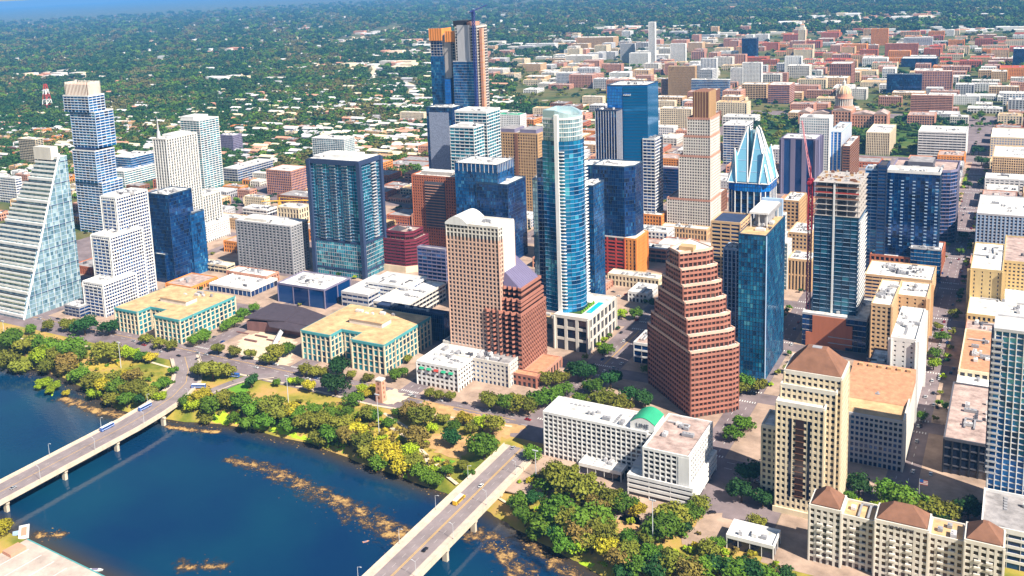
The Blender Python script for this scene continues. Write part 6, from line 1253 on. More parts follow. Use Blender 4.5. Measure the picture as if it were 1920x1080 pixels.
for t_ in [(20, 650, 44, 'green'), (50, 660, 44, 'olive'), (15, 672, 40, 'olive'), (80, 668, 44, 'gold'), (110, 665, 40, 'olive'), (100, 645, 40, 'green'), (135, 645, 44, 'green'), (70, 640, 36, 'green'), (130, 675, 40, 'rust'), (95, 685, 34, 'olive'), (120, 690, 30, 'rust'), (150, 660, 30, 'green'), (40, 685, 36, 'olive'), (205, 655, 44, 'olive'), (190, 650, 30, 'olive'), (235, 655, 26, 'gold'), (250, 660, 26, 'gold'), (265, 665, 24, 'gold'), (283, 668, 22, 'gold'),
           (175, 710, 36, 'olive'), (150, 700, 34, 'green'), (200, 718, 40, 'gold'), (225, 725, 42, 'green'), (215, 705, 34, 'olive'), (245, 730, 40, 'rust'), (265, 725, 36, 'olive'), (285, 735, 38, 'olive'), (240, 750, 36, 'green'), (270, 750, 36, 'dark'), (298, 720, 30, 'green'), (310, 715, 28, 'green'), (250, 700, 30, 'rust'), (180, 735, 30, 'lime'), (210, 745, 34, 'olive'), (300, 745, 30, 'rust'), (325, 692, 22, 'green'), (160, 605, 44, 'dark'), (240, 700, 24, 'gold'), (30, 625, 30, 'green'), (60, 615, 22, 'green'), (130, 605, 30, 'olive'), (205, 610, 34, 'dark'), (90, 608, 24, 'olive')]: tpx(*t_, wb)
for t_ in [(85, 718, 30, 'lime'), (105, 722, 26, 'lime'), (75, 722, 20, 'lime'), (125, 735, 20, 'gold'), (95, 730, 24, 'lime')]:
    u, v = W(t_[0], t_[1]+8, LAKE+.6); tree(u, v, LAKE+.5, t_[2]*math.dist((u, v, LAKE), CAMP)/FPX/2, t_[3], 'on the small islet', .8)
rb_ = 'below the white hotel with green vault'
for t_ in [(1060, 890, 70, 'olive'), (1095, 905, 64, 'olive'), (1040, 880, 50, 'olive'), (1025, 905, 40, 'green'), (1000, 845, 36, 'green'), (1150, 930, 48, 'olive'), (1170, 940, 44, 'green'), (1120, 940, 40, 'rust'), (1050, 950, 66, 'green'), (1070, 975, 56, 'olive'), (1020, 975, 56, 'green'), (985, 965, 46, 'green'), (975, 935, 38, 'green'), (1000, 930, 30, 'dark'), (1110, 965, 60, 'green'), (1090, 995, 56, 'rust'), (1130, 985, 50, 'olive'), (1060, 1010, 52, 'green'), (1085, 1020, 46, 'lime'), (1110, 1015, 48, 'olive'), (1140, 1025, 48, 'gold'),
           (1165, 1040, 50, 'rust'), (1185, 1035, 46, 'olive'), (1200, 1060, 50, 'green'), (1235, 1060, 52, 'dark'), (1225, 1035, 40, 'green'), (1260, 1050, 50, 'olive'), (1290, 1065, 54, 'rust'), (1320, 1060, 50, 'green'), (1350, 1055, 52, 'dark'), (1380, 1065, 54, 'green'), (1410, 1070, 50, 'dark'), (1440, 1075, 46, 'green'), (1330, 1025, 40, 'olive'), (1345, 1015, 30, 'green'), (1245, 985, 60, 'green'), (1260, 960, 56, 'olive'), (1295, 955, 44, 'green'), (1310, 940, 36, 'olive'), (1280, 985, 34, 'dark'), (1195, 950, 36, 'gold'), (1180, 1005, 34, 'rust'), (1470, 1078, 40, 'dark'), (1175, 1075, 46, 'dark'), (1035, 995, 44, 'dark'), (1000, 1000, 34, 'green'), (1215, 1005, 34, 'olive')]: tpx(*t_, rb_)
st_ = 'by the pink granite office'
for t_ in [(920, 745, 40, 'olive'), (945, 750, 40, 'green'), (970, 750, 40, 'olive'), (990, 755, 40, 'olive'), (1010, 745, 42, 'green'), (1035, 735, 44, 'green'), (1048, 705, 36, 'olive'), (1025, 705, 34, 'olive'), (1060, 725, 30, 'green'), (1085, 690, 46, 'dark'), (1100, 690, 40, 'dark'), (1145, 705, 44, 'dark'), (1110, 720, 36, 'green'), (1130, 745, 46, 'olive'), (1160, 750, 44, 'olive'), (1180, 735, 40, 'dark'), (1210, 745, 36, 'dark'), (1090, 745, 30, 'green'), (805, 735, 24, 'olive'), (825, 738, 24, 'olive'), (845, 740, 24, 'olive'), (1190, 585, 26, 'green'), (1165, 585, 22, 'lime'), (1230, 565, 26, 'dark'), (1140, 650, 26, 'green'), (1130, 655, 20, 'green'), (1230, 685, 24, 'lime'), (1215, 690, 22, 'green')]: tpx(*t_, st_)
ts = 'beside the two teal-eaved offices'
for t_ in [(440, 655, 28, 'olive'), (410, 650, 26, 'olive'), (470, 660, 26, 'olive'), (520, 655, 44, 'olive'), (505, 668, 30, 'olive'), (540, 650, 30, 'green'), (368, 632, 30, 'green'), (385, 625, 28, 'green'), (300, 640, 26, 'olive'), (320, 645, 24, 'olive'), (275, 632, 24, 'olive'), (440, 600, 26, 'green'), (425, 608, 24, 'green'), (455, 585, 26, 'green'), (740, 700, 30, 'green'), (755, 695, 24, 'green'), (570, 690, 28, 'olive'), (590, 693, 26, 'olive'), (605, 695, 22, 'olive'), (765, 670, 20, 'olive'), (660, 700, 22, 'olive'), (690, 705, 20, 'olive'), (475, 575, 20, 'green')]: tpx(*t_, ts)
sj = 'in the square behind the hotel'
for t_ in [(1610, 905, 44, 'dark'), (1600, 945, 34, 'lime'), (1590, 930, 26, 'green'), (1668, 920, 50, 'green'), (1690, 935, 52, 'green'), (1715, 945, 54, 'green'), (1740, 955, 56, 'olive'), (1765, 960, 50, 'olive'), (1700, 960, 44, 'olive'), (1650, 950, 34, 'lime'), (1775, 990, 52, 'dark'), (1815, 950, 46, 'dark'), (1385, 725, 34, 'olive'), (1400, 715, 40, 'green'), (1420, 720, 34, 'olive'), (1375, 810, 30, 'green'), (1395, 790, 30, 'green'), (1405, 880, 48, 'dark'), (1390, 915, 46, 'dark'), (1430, 930, 40, 'dark'), (1420, 975, 30, 'gold')]: tpx(*t_, sj)
ss = 'along the long street'
for t_ in [(1750, 680, 26, 'lime'), (1752, 660, 22, 'green'), (1765, 630, 22, 'green'), (1758, 610, 16, 'olive'), (1728, 778, 20, 'green'), (1775, 760, 16, 'green'), (1815, 850, 18, 'green'), (1830, 660, 26, 'green'), (1812, 670, 20, 'lime'), (1790, 585, 18, 'olive'), (1800, 470, 16, 'green'), (1835, 280, 20, 'dark'), (1840, 300, 20, 'dark'), (1850, 340, 22, 'dark'), (1815, 345, 14, 'dark'), (1805, 440, 16, 'dark'), (1480, 690, 18, 'lime'), (1490, 675, 14, 'green')]: tpx(*t_, ss)
u, v, z = WT(8, 1000); tree(u, v, z, 8, 'gold', 'on the lower left shore', .8); u, v, z = WT(-25, 985); tree(u, v, z, 7, 'gold', 'on the lower left shore', .8)

# woods and gardens that read as one mass: instances scattered on points
def proto(nm, col, seed, n_):
    vs, fs = crown_mesh(seed, n_, .75, 9, .30); me = bpy.data.meshes.new(nm); me.from_pydata([(x, y, z*.9+.75) for x, y, z in vs], [], fs); me.materials.append(MATS[col]); return bpy.data.objects.new(nm, me)
def scatter(name, label, cat, pts, radii, cols, nleaf=110, kind='stuff', protos=None):
    coll = bpy.data.collections.new(name+'_kinds')
    for i, c in enumerate(cols):
        for o in ([proto('far_crown', c, 11+i*5+j, nleaf) for j in range(2)]): coll.objects.link(o)
    me = bpy.data.meshes.new(name); me.from_pydata([tuple(map(float, p)) for p in pts], [], [])
    at = me.attributes.new('rad', 'FLOAT', 'POINT'); at.data.foreach_set('value', np.asarray(radii, np.float32))
    ai = me.attributes.new('rot', 'FLOAT', 'POINT'); ai.data.foreach_set('value', rng.uniform(0, 6.28, len(pts)).astype(np.float32))
    PP_ = np.asarray(pts, float); nz = np.sin(PP_[:, 0]*.008+1)*np.cos(PP_[:, 1]*.0071)+.6*np.sin(PP_[:, 0]*.021)*np.sin(PP_[:, 1]*.019)+rng.normal(0, .55, len(pts)); rk = np.argsort(np.argsort(nz)); ki = me.attributes.new('kind', 'INT', 'POINT'); ki.data.foreach_set('value', (rk*2*len(cols)//len(pts)).astype(np.int32))
    o = link(name, me); tag(o, label, cat, kind=kind)
    ng = bpy.data.node_groups.new(name, 'GeometryNodeTree'); ng.interface.new_socket('Geometry', in_out='INPUT', socket_type='NodeSocketGeometry'); ng.interface.new_socket('Geometry', in_out='OUTPUT', socket_type='NodeSocketGeometry')
    N, L = ng.nodes, ng.links; gi = N.new('NodeGroupInput'); go = N.new('NodeGroupOutput'); ip = N.new('GeometryNodeInstanceOnPoints'); ci = N.new('GeometryNodeCollectionInfo'); ci.inputs[0].default_value = coll; ci.inputs[1].default_value = True; ci.inputs[2].default_value = True
    ip.inputs['Pick Instance'].default_value = True; ix = N.new('GeometryNodeInputNamedAttribute'); ix.data_type = 'INT'; ix.inputs[0].default_value = 'kind'; L.new(ix.outputs[0], ip.inputs['Instance Index'])
    ra = N.new('GeometryNodeInputNamedAttribute'); ra.data_type = 'FLOAT'; ra.inputs[0].default_value = 'rad'; ro = N.new('GeometryNodeInputNamedAttribute'); ro.data_type = 'FLOAT'; ro.inputs[0].default_value = 'rot'
    cx_ = N.new('ShaderNodeCombineXYZ'); L.new(ro.outputs[0], cx_.inputs[2]); L.new(gi.outputs[0], ip.inputs['Points']); L.new(ci.outputs[0], ip.inputs['Instance']); L.new(ra.outputs[0], ip.inputs['Scale']); L.new(cx_.outputs[0], ip.inputs['Rotation']); L.new(ip.outputs[0], go.inputs[0])
    m_ = o.modifiers.new('scatter', 'NODES'); m_.node_group = ng; return o
def clear(pts, g=3):
    P = np.asarray(pts); ok = np.ones(len(P), bool)
    for f in FOOT: ok &= ~((P[:, 0] > f[0]-g) & (P[:, 0] < f[1]+g) & (P[:, 1] > f[2]-g) & (P[:, 1] < f[3]+g))
    return ok
# ---- houses among the trees: the nearest as single things, the rest as one mass
HM = []
for k, (wc, rc) in enumerate([('white', 'roof_white'), ('cream', 'roof_grey'), ('offwhite', 'roof_pink'), ('sand', 'roof_tile'), ('lgrey', 'roof_grey'), ('white', 'roof_grey')]):
    mb = MB(); w_, d_, h_ = 8+k % 3*2, 5.5, 4.2; mb.box(-w_, w_, -d_, d_, 0, h_, 0); e = .8; mb.add([(-w_-e, -d_-e, h_), (w_+e, -d_-e, h_), (w_+e, d_+e, h_), (-w_-e, d_+e, h_), (-w_-e, 0, h_+3.4), (w_+e, 0, h_+3.4)], [(0, 1, 5, 4), (2, 3, 4, 5), (1, 2, 5), (3, 0, 4), (3, 2, 1, 0)], 1)
    mb.box(-1, 1, -d_-.1, -d_+.1, .2, 2.6, 2)
    for x in (-w_*.6, w_*.6): mb.box(x-.9, x+.9, -d_-.1, -d_+.1, 1.2, 2.8, 2)
    HM.append(mb.mesh('house', [wc, rc, 'core']))
HW = ['all-white', 'cream grey-roofed', 'pinkish-roofed pale', 'sandy tile-roofed', 'grey', 'white grey-roofed']
forest = [(-20, 22), (1000, -30), (1960, -60), (1960, 60), (1500, 62), (1390, 68), (1200, 75), (1000, 110), (960, 175), (1000, 200), (1130, 205), (1130, 260), (930, 330), (720, 340), (700, 420), (560, 330), (420, 330), (300, 290), (120, 330), (-20, 345)]
FP = np.array(forest, float)
N_ = 75000
S = np.column_stack([rng.uniform(-30, 1950, N_), rng.uniform(-40, 425, N_)])
S = S[inpoly(S, FP)]
G = np.array([W(x, y) for x, y in S if True]); D = np.linalg.norm(G-CAMP[:2], axis=1)
ok = (D < 16000) & (D > 900) & clear(G, 5); G, D = G[ok], D[ok]
hn = np.sin(G[:, 0]*.0031+2)*np.sin(G[:, 1]*.0027+.5)+.5*np.sin(G[:, 0]*.009)*np.sin(G[:, 1]*.011)
hs = rng.random(len(G)) < np.where(D > 3000, np.clip(.03+.12*hn, .012, .18), np.clip(.07+.06*hn, .03, .14))
HG, HD = G[hs], D[hs]; o_ = np.argsort(HD); HG, HD = HG[o_], HD[o_]
keep, last = [], []
for i in range(len(HG)):
    if len(keep) < 290 and HD[i] < 3500:
        if all(abs(HG[i][0]-q_[0])+abs(HG[i][1]-q_[1]) > 30 for q_ in keep): keep.append(HG[i])
for q_ in keep:
    k = random.randrange(6); k_ = k; o = link('house', HM[k], None, (float(q_[0]), float(q_[1]), 0), random.choice((0, .3, 1.57, 1.87, -.3))); s = random.uniform(.65, 1.1); o.scale = (s, s, s)
    tag(o, f'small {HW[k_]} house among trees in the neighbourhood behind downtown', 'house', 'small houses among the trees')
FARB = []
far_h = HG[(HD > 1700)][:4200]; b = MB()
for q_ in far_h:
    if any(abs(q_[0]-r_[0])+abs(q_[1]-r_[1]) < 28 for r_ in keep[-60:]): continue
    s = random.uniform(5, 10)*(1+np.linalg.norm(q_-CAMP[:2])/9000); l = s*random.uniform(.6, 2.2); h_ = random.uniform(5, 11); mi = random.randrange(5); x, y = float(q_[0]), float(q_[1])
    b.box(x-l, x+l, y-s*.6, y+s*.6, 0, h_, mi); b.add([(x-l-1, y-s*.6-1, h_), (x+l+1, y-s*.6-1, h_), (x+l+1, y+s*.6+1, h_), (x-l-1, y+s*.6+1, h_), (x-l, y, h_+3), (x+l, y, h_+3)], [(0, 1, 5, 4), (2, 3, 4, 5), (1, 2, 5), (3, 0, 4)], mi)
for _ in range(70):                                    # far clusters of big pale roofs
    cpx, cpy = random.uniform(0, 1920), random.uniform(14, 150)
    if cpy < 20-.06*cpx*0: continue
    c0 = np.array(W(cpx, cpy)); dd_ = np.linalg.norm(c0-CAMP[:2])
    if dd_ > 15000 or not inpoly(np.array([[cpx, cpy]]), FP)[0]: continue
    for _k in range(random.randint(5, 16)):
        x, y = c0+rng.normal(0, 1, 2)*np.array([95, 40])*(dd_/3500); l, s, h_ = random.uniform(12, 42), random.uniform(9, 24), random.uniform(7, 18); mi = random.choice((0, 0, 1, 1, 2, 4)); x, y = float(x), float(y)
        if clear([(x, y)], 20)[0]: b.box(x-l, x+l, y-s, y+s, 0, h_, mi); FARB.append((x, y, l+s))
tag(link('distant_houses', b.mesh('distant_houses', ['white', 'offwhite', 'salmon', 'lgrey', 'cream'])), 'countless pale roofs scattered through the woods towards the horizon', 'houses', kind='stuff')
# roads winding off through the woods
def far_road(px, w_, nm='road'):
    mb = MB(); strip(mb, [W(x, y) for x, y in px], w_, .35); tag(link(nm, mb.mesh(nm, 'far_road_mat')), kind='structure')
mat('far_road_mat', (.62, .50, .36), .9, .2, .02, streak=False)
far_road([(-20, 181), (60, 170), (130, 159), (200, 147), (245, 140)], 26); far_road([(620, 82), (680, 70), (700, 63), (740, 52), (770, 47)], 40); far_road([(900, 24), (960, 14), (1010, 2)], 60); far_road([(800, 190), (770, 180), (774, 160), (740, 148), (715, 152), (695, 143), (705, 127), (740, 122)], 17)
roads_px = [(60, 170), (130, 159), (200, 147), (650, 76), (690, 66), (740, 52), (930, 20), (980, 8), (770, 180), (774, 165), (755, 152), (715, 152), (697, 143), (710, 127), (30, 175), (100, 164), (165, 153), (225, 143)]
CLR = []
T_ = G[~hs]; TD = D[~hs]
rad = rng.uniform(5.0, 9.5, len(T_))*(1+np.clip((TD-1800)/2600, 0, 3.2))
kz = np.array(keep); okk = np.ones(len(T_), bool)
for q_ in keep: okk &= np.abs(T_[:, 0]-q_[0])+np.abs(T_[:, 1]-q_[1]) > 15
for ln_ in ([(-20, 181), (60, 170), (130, 159), (200, 147), (245, 140)], [(620, 82), (680, 70), (700, 63), (740, 52), (770, 47)], [(900, 24), (960, 14), (1010, 2)], [(800, 190), (770, 180), (774, 160), (740, 148), (715, 152), (695, 143), (705, 127), (740, 122)]):
    q_ = np.array([W(*p) for p in ln_])
    for a, c in zip(q_[:-1], q_[1:]):
        e = c-a; t2 = np.clip(((T_-a)@e)/(e@e), 0, 1); okk &= np.linalg.norm(T_-a-t2[:, None]*e, axis=1) > (18 if np.linalg.norm(a) < 4500 else 90)
for x, y, r_ in FARB: okk &= (np.abs(T_[:, 0]-x) > r_*.9+8) | (np.abs(T_[:, 1]-y) > r_*.7+12)
T_, rad = T_[okk], rad[okk]
scatter('woodland', 'dark green woods and garden trees reaching back to the horizon', 'woods', np.column_stack([T_, np.zeros(len(T_))]), rad, ['leaf_dark', 'leaf_wood', 'leaf_dark', 'leaf_wood', 'leaf_green', 'leaf_dry'], 120)
# groves round the capitol and between far blocks
pts, rr_ = [], []
for _ in range(520):
    u, v = random.uniform(-188, 188), random.uniform(1096, 1495)
    if abs(u) < 14 and v < cv-30: continue
    pts.append((u, v)); rr_.append(random.uniform(4.5, 8))
for _ in range(1700):
    px, py = random.uniform(900, 1935), random.uniform(60, 240); u, v = W(px, py); pts.append((u, v)); rr_.append(random.uniform(4, 8)*(1+max(0, math.dist((u, v), CAMP[:2])-2000)/3500))
for _ in range(500):
    px, py = random.uniform(-10, 830), random.uniform(240, 440); u, v = W(px, py)
    if u < -655: pts.append((u, v)); rr_.append(random.uniform(3.5, 7))
P2 = np.array(pts); ok = clear(P2, 4); P2 = P2[ok]; rr_ = np.array(rr_)[ok]
for q_ in keep: ok2 = np.abs(P2[:, 0]-q_[0])+np.abs(P2[:, 1]-q_[1]) > 14; P2, rr_ = P2[ok2], rr_[ok2]
scatter('tree_groves', 'dark trees filling the capitol grounds and gaps between far blocks', 'trees', np.column_stack([P2, np.zeros(len(P2))]), rr_, ['leaf_dark', 'leaf_green', 'leaf_blue', 'leaf_olive'], 160)
# street trees deep in the city
pts, rr_ = [], []
for x in EW[:-1]:
    for j in range(1, 14):
        for s in range(8):
            for sd_ in (-1, 1):
                if random.random() < .42: pts.append((x+sd_*(HALF.get(x, 12.2)-1.2), NSV[j]+14+s*11+random.uniform(-2, 2))); rr_.append(random.uniform(2.2, 3.8))
P2 = np.array(pts); rr_ = np.array(rr_); ok = clear(P2, .5); P2, rr_ = P2[ok], rr_[ok]
scatter('street_trees', 'rows of small street trees deep between the downtown blocks', 'trees', np.column_stack([P2, np.full(len(P2), .1)]), rr_, ['leaf_green', 'leaf_olive', 'leaf_dark', 'leaf_lime'], 220)
# low shrubs under the park trees
pts, rr_ = [], []
for (poly, n_) in (([(345, 775), (470, 735), (700, 775), (840, 860), (845, 915), (700, 870), (560, 825), (345, 785)], 900), ([(0, 640), (170, 650), (330, 720), (320, 780), (200, 755), (0, 685)], 300), ([(935, 930), (1010, 880), (1200, 950), (1460, 1060), (1460, 1100), (1150, 1080), (1000, 1000)], 420)):
    pl = np.array(poly, float); lo, hi = pl.min(0), pl.max(0)
    for _ in range(n_):
        q_ = np.array([[random.uniform(lo[0], hi[0]), random.uniform(lo[1], hi[1])]])
        if inpoly(q_, pl)[0]:
            u, v, z = WT(*q_[0]); 
            if abs(u-CB) < 16 or abs(u-SB) < 15 or sd1(u, v) < 1: continue
            pts.append((u, v, z-.3)); rr_.append(random.uniform(1.2, 3.4))
P2 = np.array(pts); ok = clear(P2[:, :2], 1); scatter('undergrowth', 'bushes and tall weeds under the riverside trees', 'shrubs', P2[ok], np.array(rr_)[ok], ['leaf_olive', 'leaf_green', 'leaf_gold', 'leaf_lime', 'leaf_rust'], 120)
# ================================================================ vehicles, lamps, boats
def wheel(mb, x, y, r, w): 
    n = 10; a = [(x+r*math.cos(2*math.pi*i/n), r+r*math.sin(2*math.pi*i/n)) for i in range(n)]
    mb.add([(p[0], y-w/2, p[1]) for p in a]+[(p[0], y+w/2, p[1]) for p in a], [tuple(range(n)), tuple(range(n, 2*n))[::-1]]+[(i, n+i, n+(i+1) % n, (i+1) % n) for i in range(n)])
def shell(prof, w, top_in=.0):
    """side profile (x,z) swept across the width"""
    mb = MB(); n = len(prof); L_ = [(x, -w/2+(top_in if z > 1.0 else 0), z) for x, z in prof]; Rr = [(x, w/2-(top_in if z > 1.0 else 0), z) for x, z in prof]
    mb.add(L_+Rr, [tuple(range(n))[::-1], tuple(range(n, 2*n))]+[(i, (i+1) % n, n+(i+1) % n, n+i) for i in range(n)]); return mb
carcol = dict(white=(.75, .75, .74), silver=(.42, .43, .45), black=(.02, .02, .022), red=(.38, .02, .02), blue=(.03, .09, .30), grey=(.14, .145, .15))
for k, c in carcol.items(): mat('paint_'+k+'_car', c, .25, .05, metal=.2, spec=.6)
BODY = {k: shell([(-2.25, .35), (2.25, .35), (2.3, .7), (2.15, .9), (1.1, .98), (-1.6, 1.0), (-2.25, .95), (-2.3, .6)], 1.82).mesh('body', 'paint_'+k+'_car') for k in carcol}
CAB = shell([(1.15, .98), (.45, 1.42), (-1.0, 1.46), (-1.75, 1.0)], 1.66, .12).mesh('cabin_glass', MATS['g_dark'][0]); ROOF = {}
for k in carcol: mb = MB(); mb.box(-.95, .4, -.66, .66, 1.43, 1.5); ROOF[k] = mb.mesh('car_roof', 'paint_'+k+'_car')
mb = MB(); wheel(mb, 0, 0, .34, .22); WH = mb.mesh('wheel', 'rubber')
def car(u, v, z, rz, k, where, sc=1.0):
    th = thing('car', f'{k} car {where}', 'car', (u, v, z), rz, 'cars on the streets'); link('body', BODY[k], th); link('cabin_glass', CAB, th); link('car_roof', ROOF[k], th)
    for x in (-1.4, 1.4):
        for y in (-.82, .82): link('wheel', WH, th, (x, y, 0))
N90 = math.pi/2
for (px, py, z, rz, k, w_) in [(902, 912, 1.22, N90, 'white', 'driving up the bridge beyond the yellow school bus'), (797, 1032, 1.22, N90, 'black', 'alone on the near end of the road bridge with the school bus'), (962, 841, 1.22, N90, 'silver', 'leaving the bridge with the school bus for the avenue'), (25, 916, .62, N90, 'silver', 'on the near end of the long bridge with blue and white buses'),
    (872, 757, .03, 0, 'black', 'on the riverside avenue below the pink granite slant-roofed office'), (825, 752, .03, 0, 'silver', 'on the riverside avenue below the white low riverside office'), (960, 779, .03, 0, 'grey', 'on the riverside avenue left of the white hotel with green vault'), (990, 788, .03, 0, 'red', 'waiting at the junction left of the white hotel with green vault'), (915, 770, .03, 0, 'silver', 'on the riverside avenue between the two dark cars'),
    (1335, 962, .15, .6, 'black', 'crossing the pale driveway right of the white hotel with green vault'), (1712, 885, .03, N90, 'white', 'in the shade at the foot of the long street'), (1690, 872, .03, N90, 'black', 'parked in shade beside the beige tile-roofed block'), (1745, 890, .03, N90, 'white', 'in shade in front of the black framed building'), (1722, 800, .03, N90, 'white', 'on the long street in the shade line'),
    (1762, 735, .03, N90, 'white', 'on the long street below the orange roofed cream block'), (1750, 738, .03, N90, 'black', 'on the long street beside the white plain hotel'), (1757, 765, .03, N90, 'black', 'on the long street below the low shed with bright white roof'), (1735, 745, .03, N90, 'silver', 'parked along the white plain hotel'), (1748, 715, .03, N90, 'white', 'turning at the corner of the white plain hotel'), (1780, 650, .03, N90, 'black', 'in the row below the low pink roof terrace'), (1776, 643, .03, N90, 'blue', 'in the middle of the row below the low pink roof terrace'),
    (1762, 648, .03, N90, 'white', 'on the long street left of the parked row'), (1781, 618, .03, N90, 'white', 'on the long street left of the low yellow fronted block'), (1786, 572, .03, N90, 'grey', 'on the long street in the shade of the yellow hotel'), (1783, 700, .03, N90, 'black', 'parked in the shade left of the orange roofed cream block'), (1788, 692, .03, N90, 'grey', 'parked second in the shade left of the orange roofed cream block'), (1783, 532, .03, N90, 'white', 'on the long street left of the yellow hotel roof'),
    (1800, 455, .03, N90, 'silver', 'on the long street left of the pale blue hotel'), (1815, 400, .03, N90, 'white', 'far up the long street below the grey tan gridded office'), (1170, 640, .03, N90, 'white', 'on the shaded avenue right of the podium with pool'), (1195, 600, .03, N90, 'red', 'on the shaded avenue below the low cream hall'), (1150, 690, .03, N90, 'silver', 'at the junction below the podium with pool'), (1300, 905, .12, 1.2, 'grey', 'parked beside the white hotel with green vault'), (1420, 905, .12, 0, 'silver', 'in shade left of the cream tower with pyramid roof'),
    (335, 668, .03, 0, 'black', 'on the riverside avenue below the left tan-roofed teal office'), (370, 674, .03, N90, 'black', 'at the junction where the long bridge lands'), (300, 660, .03, 0, 'silver', 'on the avenue left of the junction where the long bridge lands'), (270, 648, .03, 0, 'red', 'on the avenue under the left tan-roofed teal office'), (600, 712, .03, 0, 'silver', 'on the riverside avenue below the right tan-roofed teal office'), (480, 690, .03, 0, 'white', 'on the avenue in front of the dark folded-roof hall'), (770, 740, .03, N90, 'white', 'turning out of the side street by the white low riverside office'),
    (1175, 553, .15, 0, 'red', 'parked in the lot by the small white shop'), (1160, 556, .15, 0, 'white', 'parked left in the lot by the small white shop'), (1150, 548, .15, 0, 'grey', 'parked at the back of the lot by the small white shop')]:
    u, v = W(px, py, z); car(u, v, z, rz, k, w_)
# more traffic and parked cars along the streets
random.seed(21); CL = {}
for (x, vr, sides, n_) in ((223, (60, 900), (-8.2, 8.2, -3, 3), 46), (0, (60, 560), (-12, 12, -5, 5), 26), (114.5, (20, 420), (-8, 8, 3), 16), (-114.5, (20, 420), (-8, 8, 3), 12), (-223, (20, 420), (-8, 8), 12), (-331.5, (20, 420), (-8, 8), 12)):
    for _ in range(n_):
        u, v = x+random.choice(sides), random.uniform(*vr)
        if not clear([(u, v)], .5)[0] or any(math.dist((u, v), q_) < 7 for q_ in CL.values()): continue
        k = random.choice(list(carcol)); ok_ = False
        for ph in near_phrase(u, v):
            lab = f'{"parked" if abs(u-x) > 7 else "moving"} {ph}'
            if len(lab.split()) <= 14 and (k, lab) not in CL: ok_ = True; break
        if ok_: CL[k, lab] = (u, v); car(u, v, .03, math.pi/2, k, lab)
for _ in range(16):
    u, v = random.uniform(-540, -25), random.choice((-6, -2.2, 2.2, 6))
    k = random.choice(list(carcol))
    for ph in near_phrase(u, v):
        lab = f'on the riverside avenue {ph}'
        if len(lab.split()) <= 14 and (k, lab) not in CL: CL[k, lab] = (u, v); car(u, v, .03, 0, k, lab); break
# buses
mat('bus_blue', (.03, .12, .42), .35, .05, spec=.5); mat('bus_yellow', (.80, .45, .01), .35, .05, spec=.5); mat('bus_white', (.76, .76, .76), .35, .05, spec=.5)
def bus(px, py, z, rz, lab, low, up, school=False, ln=11.5):
    u, v = W(px, py, z); th = thing('bus', lab, 'bus', (u, v, z), rz); h = ln/2
    prof = [(-h, .4), (h, .4), (h, 2.0), (h-.2, 2.95), (-h, 3.0)] if not school else [(-h, .4), (h, .4), (h, 1.5), (h-1.7, 1.65), (h-2.0, 2.85), (-h, 2.9)]
    mb = shell(prof, 2.55, 0); o = link('body', mb.mesh('body', low), th)
    mb = MB(); mb.box(-h+.2, h-(2.1 if school else .3), -1.2, 1.2, 2.96, 3.1); link('bus_roof', mb.mesh('bus_roof', up), th)
    for s in (-1, 1):
        for k in range(7): mb = MB(); x = -h+1+k*(ln-(3.2 if school else 1.6))/7; mb.box(x, x+1.15, s*1.285-.02, s*1.285+.02, 1.6, 2.5); link('window', mb.mesh('window', MATS['g_dark'][0]), th)
        mb = MB(); mb.box(-h+.1, h-.1, s*1.29-.015, s*1.29+.015, 1.05, 1.3); link('stripe', mb.mesh('stripe', 'rubber' if school else 'bus_white'), th)
    mb = MB(); mb.box(h-(1.95 if school else .1), h-(1.85 if school else -.03), -1.1, 1.1, 1.8, 2.7); link('windscreen', mb.mesh('windscreen', MATS['g_dark'][0]), th)
    for x in (-h+2.2, h-2.4):
        for y in (-1.15, 1.15): o = link('wheel', WH, th, (x, y, 0)); o.scale = (1.4, 1.4, 1.4)
bus(861, 940, 1.22, N90, 'yellow school bus on the road bridge', 'bus_yellow', 'bus_white', True)
bus(272, 766, .62, N90, 'blue and white bus farther along the long bridge', 'bus_blue', 'bus_white'); bus(201, 804, .62, N90, 'blue and white bus nearer on the long bridge, ahead of the other', 'bus_blue', 'bus_white'); bus(373, 727, .62, .45, 'blue and white bus on the curved ramp of the long bridge', 'bus_blue', 'bus_white'); bus(437, 706, .3, .2, 'blue bus at the far end of the ramp by the avenue', 'bus_blue', 'bus_blue')
# lamps
mb = MB(); mb.cyl(0, 0, 0, 9, .16, .10, 6); mb.bar((0, 0, 9), (1.9, 0, 9.5), .07); LP_ = mb.mesh('post', 'pole'); mb = MB(); mb.box(1.5, 2.6, -.2, .2, 9.4, 9.62); LH = mb.mesh('lamp_head', 'pole')
mb = MB(); mb.box(-.3, .3, -.3, .3, 0, .7); LB = mb.mesh('base', 'concrete')
def lamp(u, v, z, rz, lab, grp, s=1.0):
    th = thing('street_lamp', lab, 'street lamp', (u, v, z), rz, grp)
    for nm, m_ in (('post', LP_), ('lamp_head', LH), ('base', LB)): o = link(nm, m_, th); o.scale = (s, s, s)
for k, vv in enumerate((-90, -130, -170, -210, -250)):
    for s in (-1, 1): lamp(CB+s*12.2, vv+(0 if s < 0 else 18), 1.4, 0 if s < 0 else math.pi, f'{"lake side" if s < 0 else "hotel side"} street lamp on the school bus bridge', 'lamps on the bridge with the school bus')
for k, vv in enumerate((-100, -145, -190, -235, -280)):
    for s in (-1, 1): lamp(SB+s*11.4, vv+(0 if s < 0 else 20), .8, 0 if s < 0 else math.pi, f'{"far side" if s < 0 else "near side"} street lamp on the long bridge', 'lamps on the long bridge')
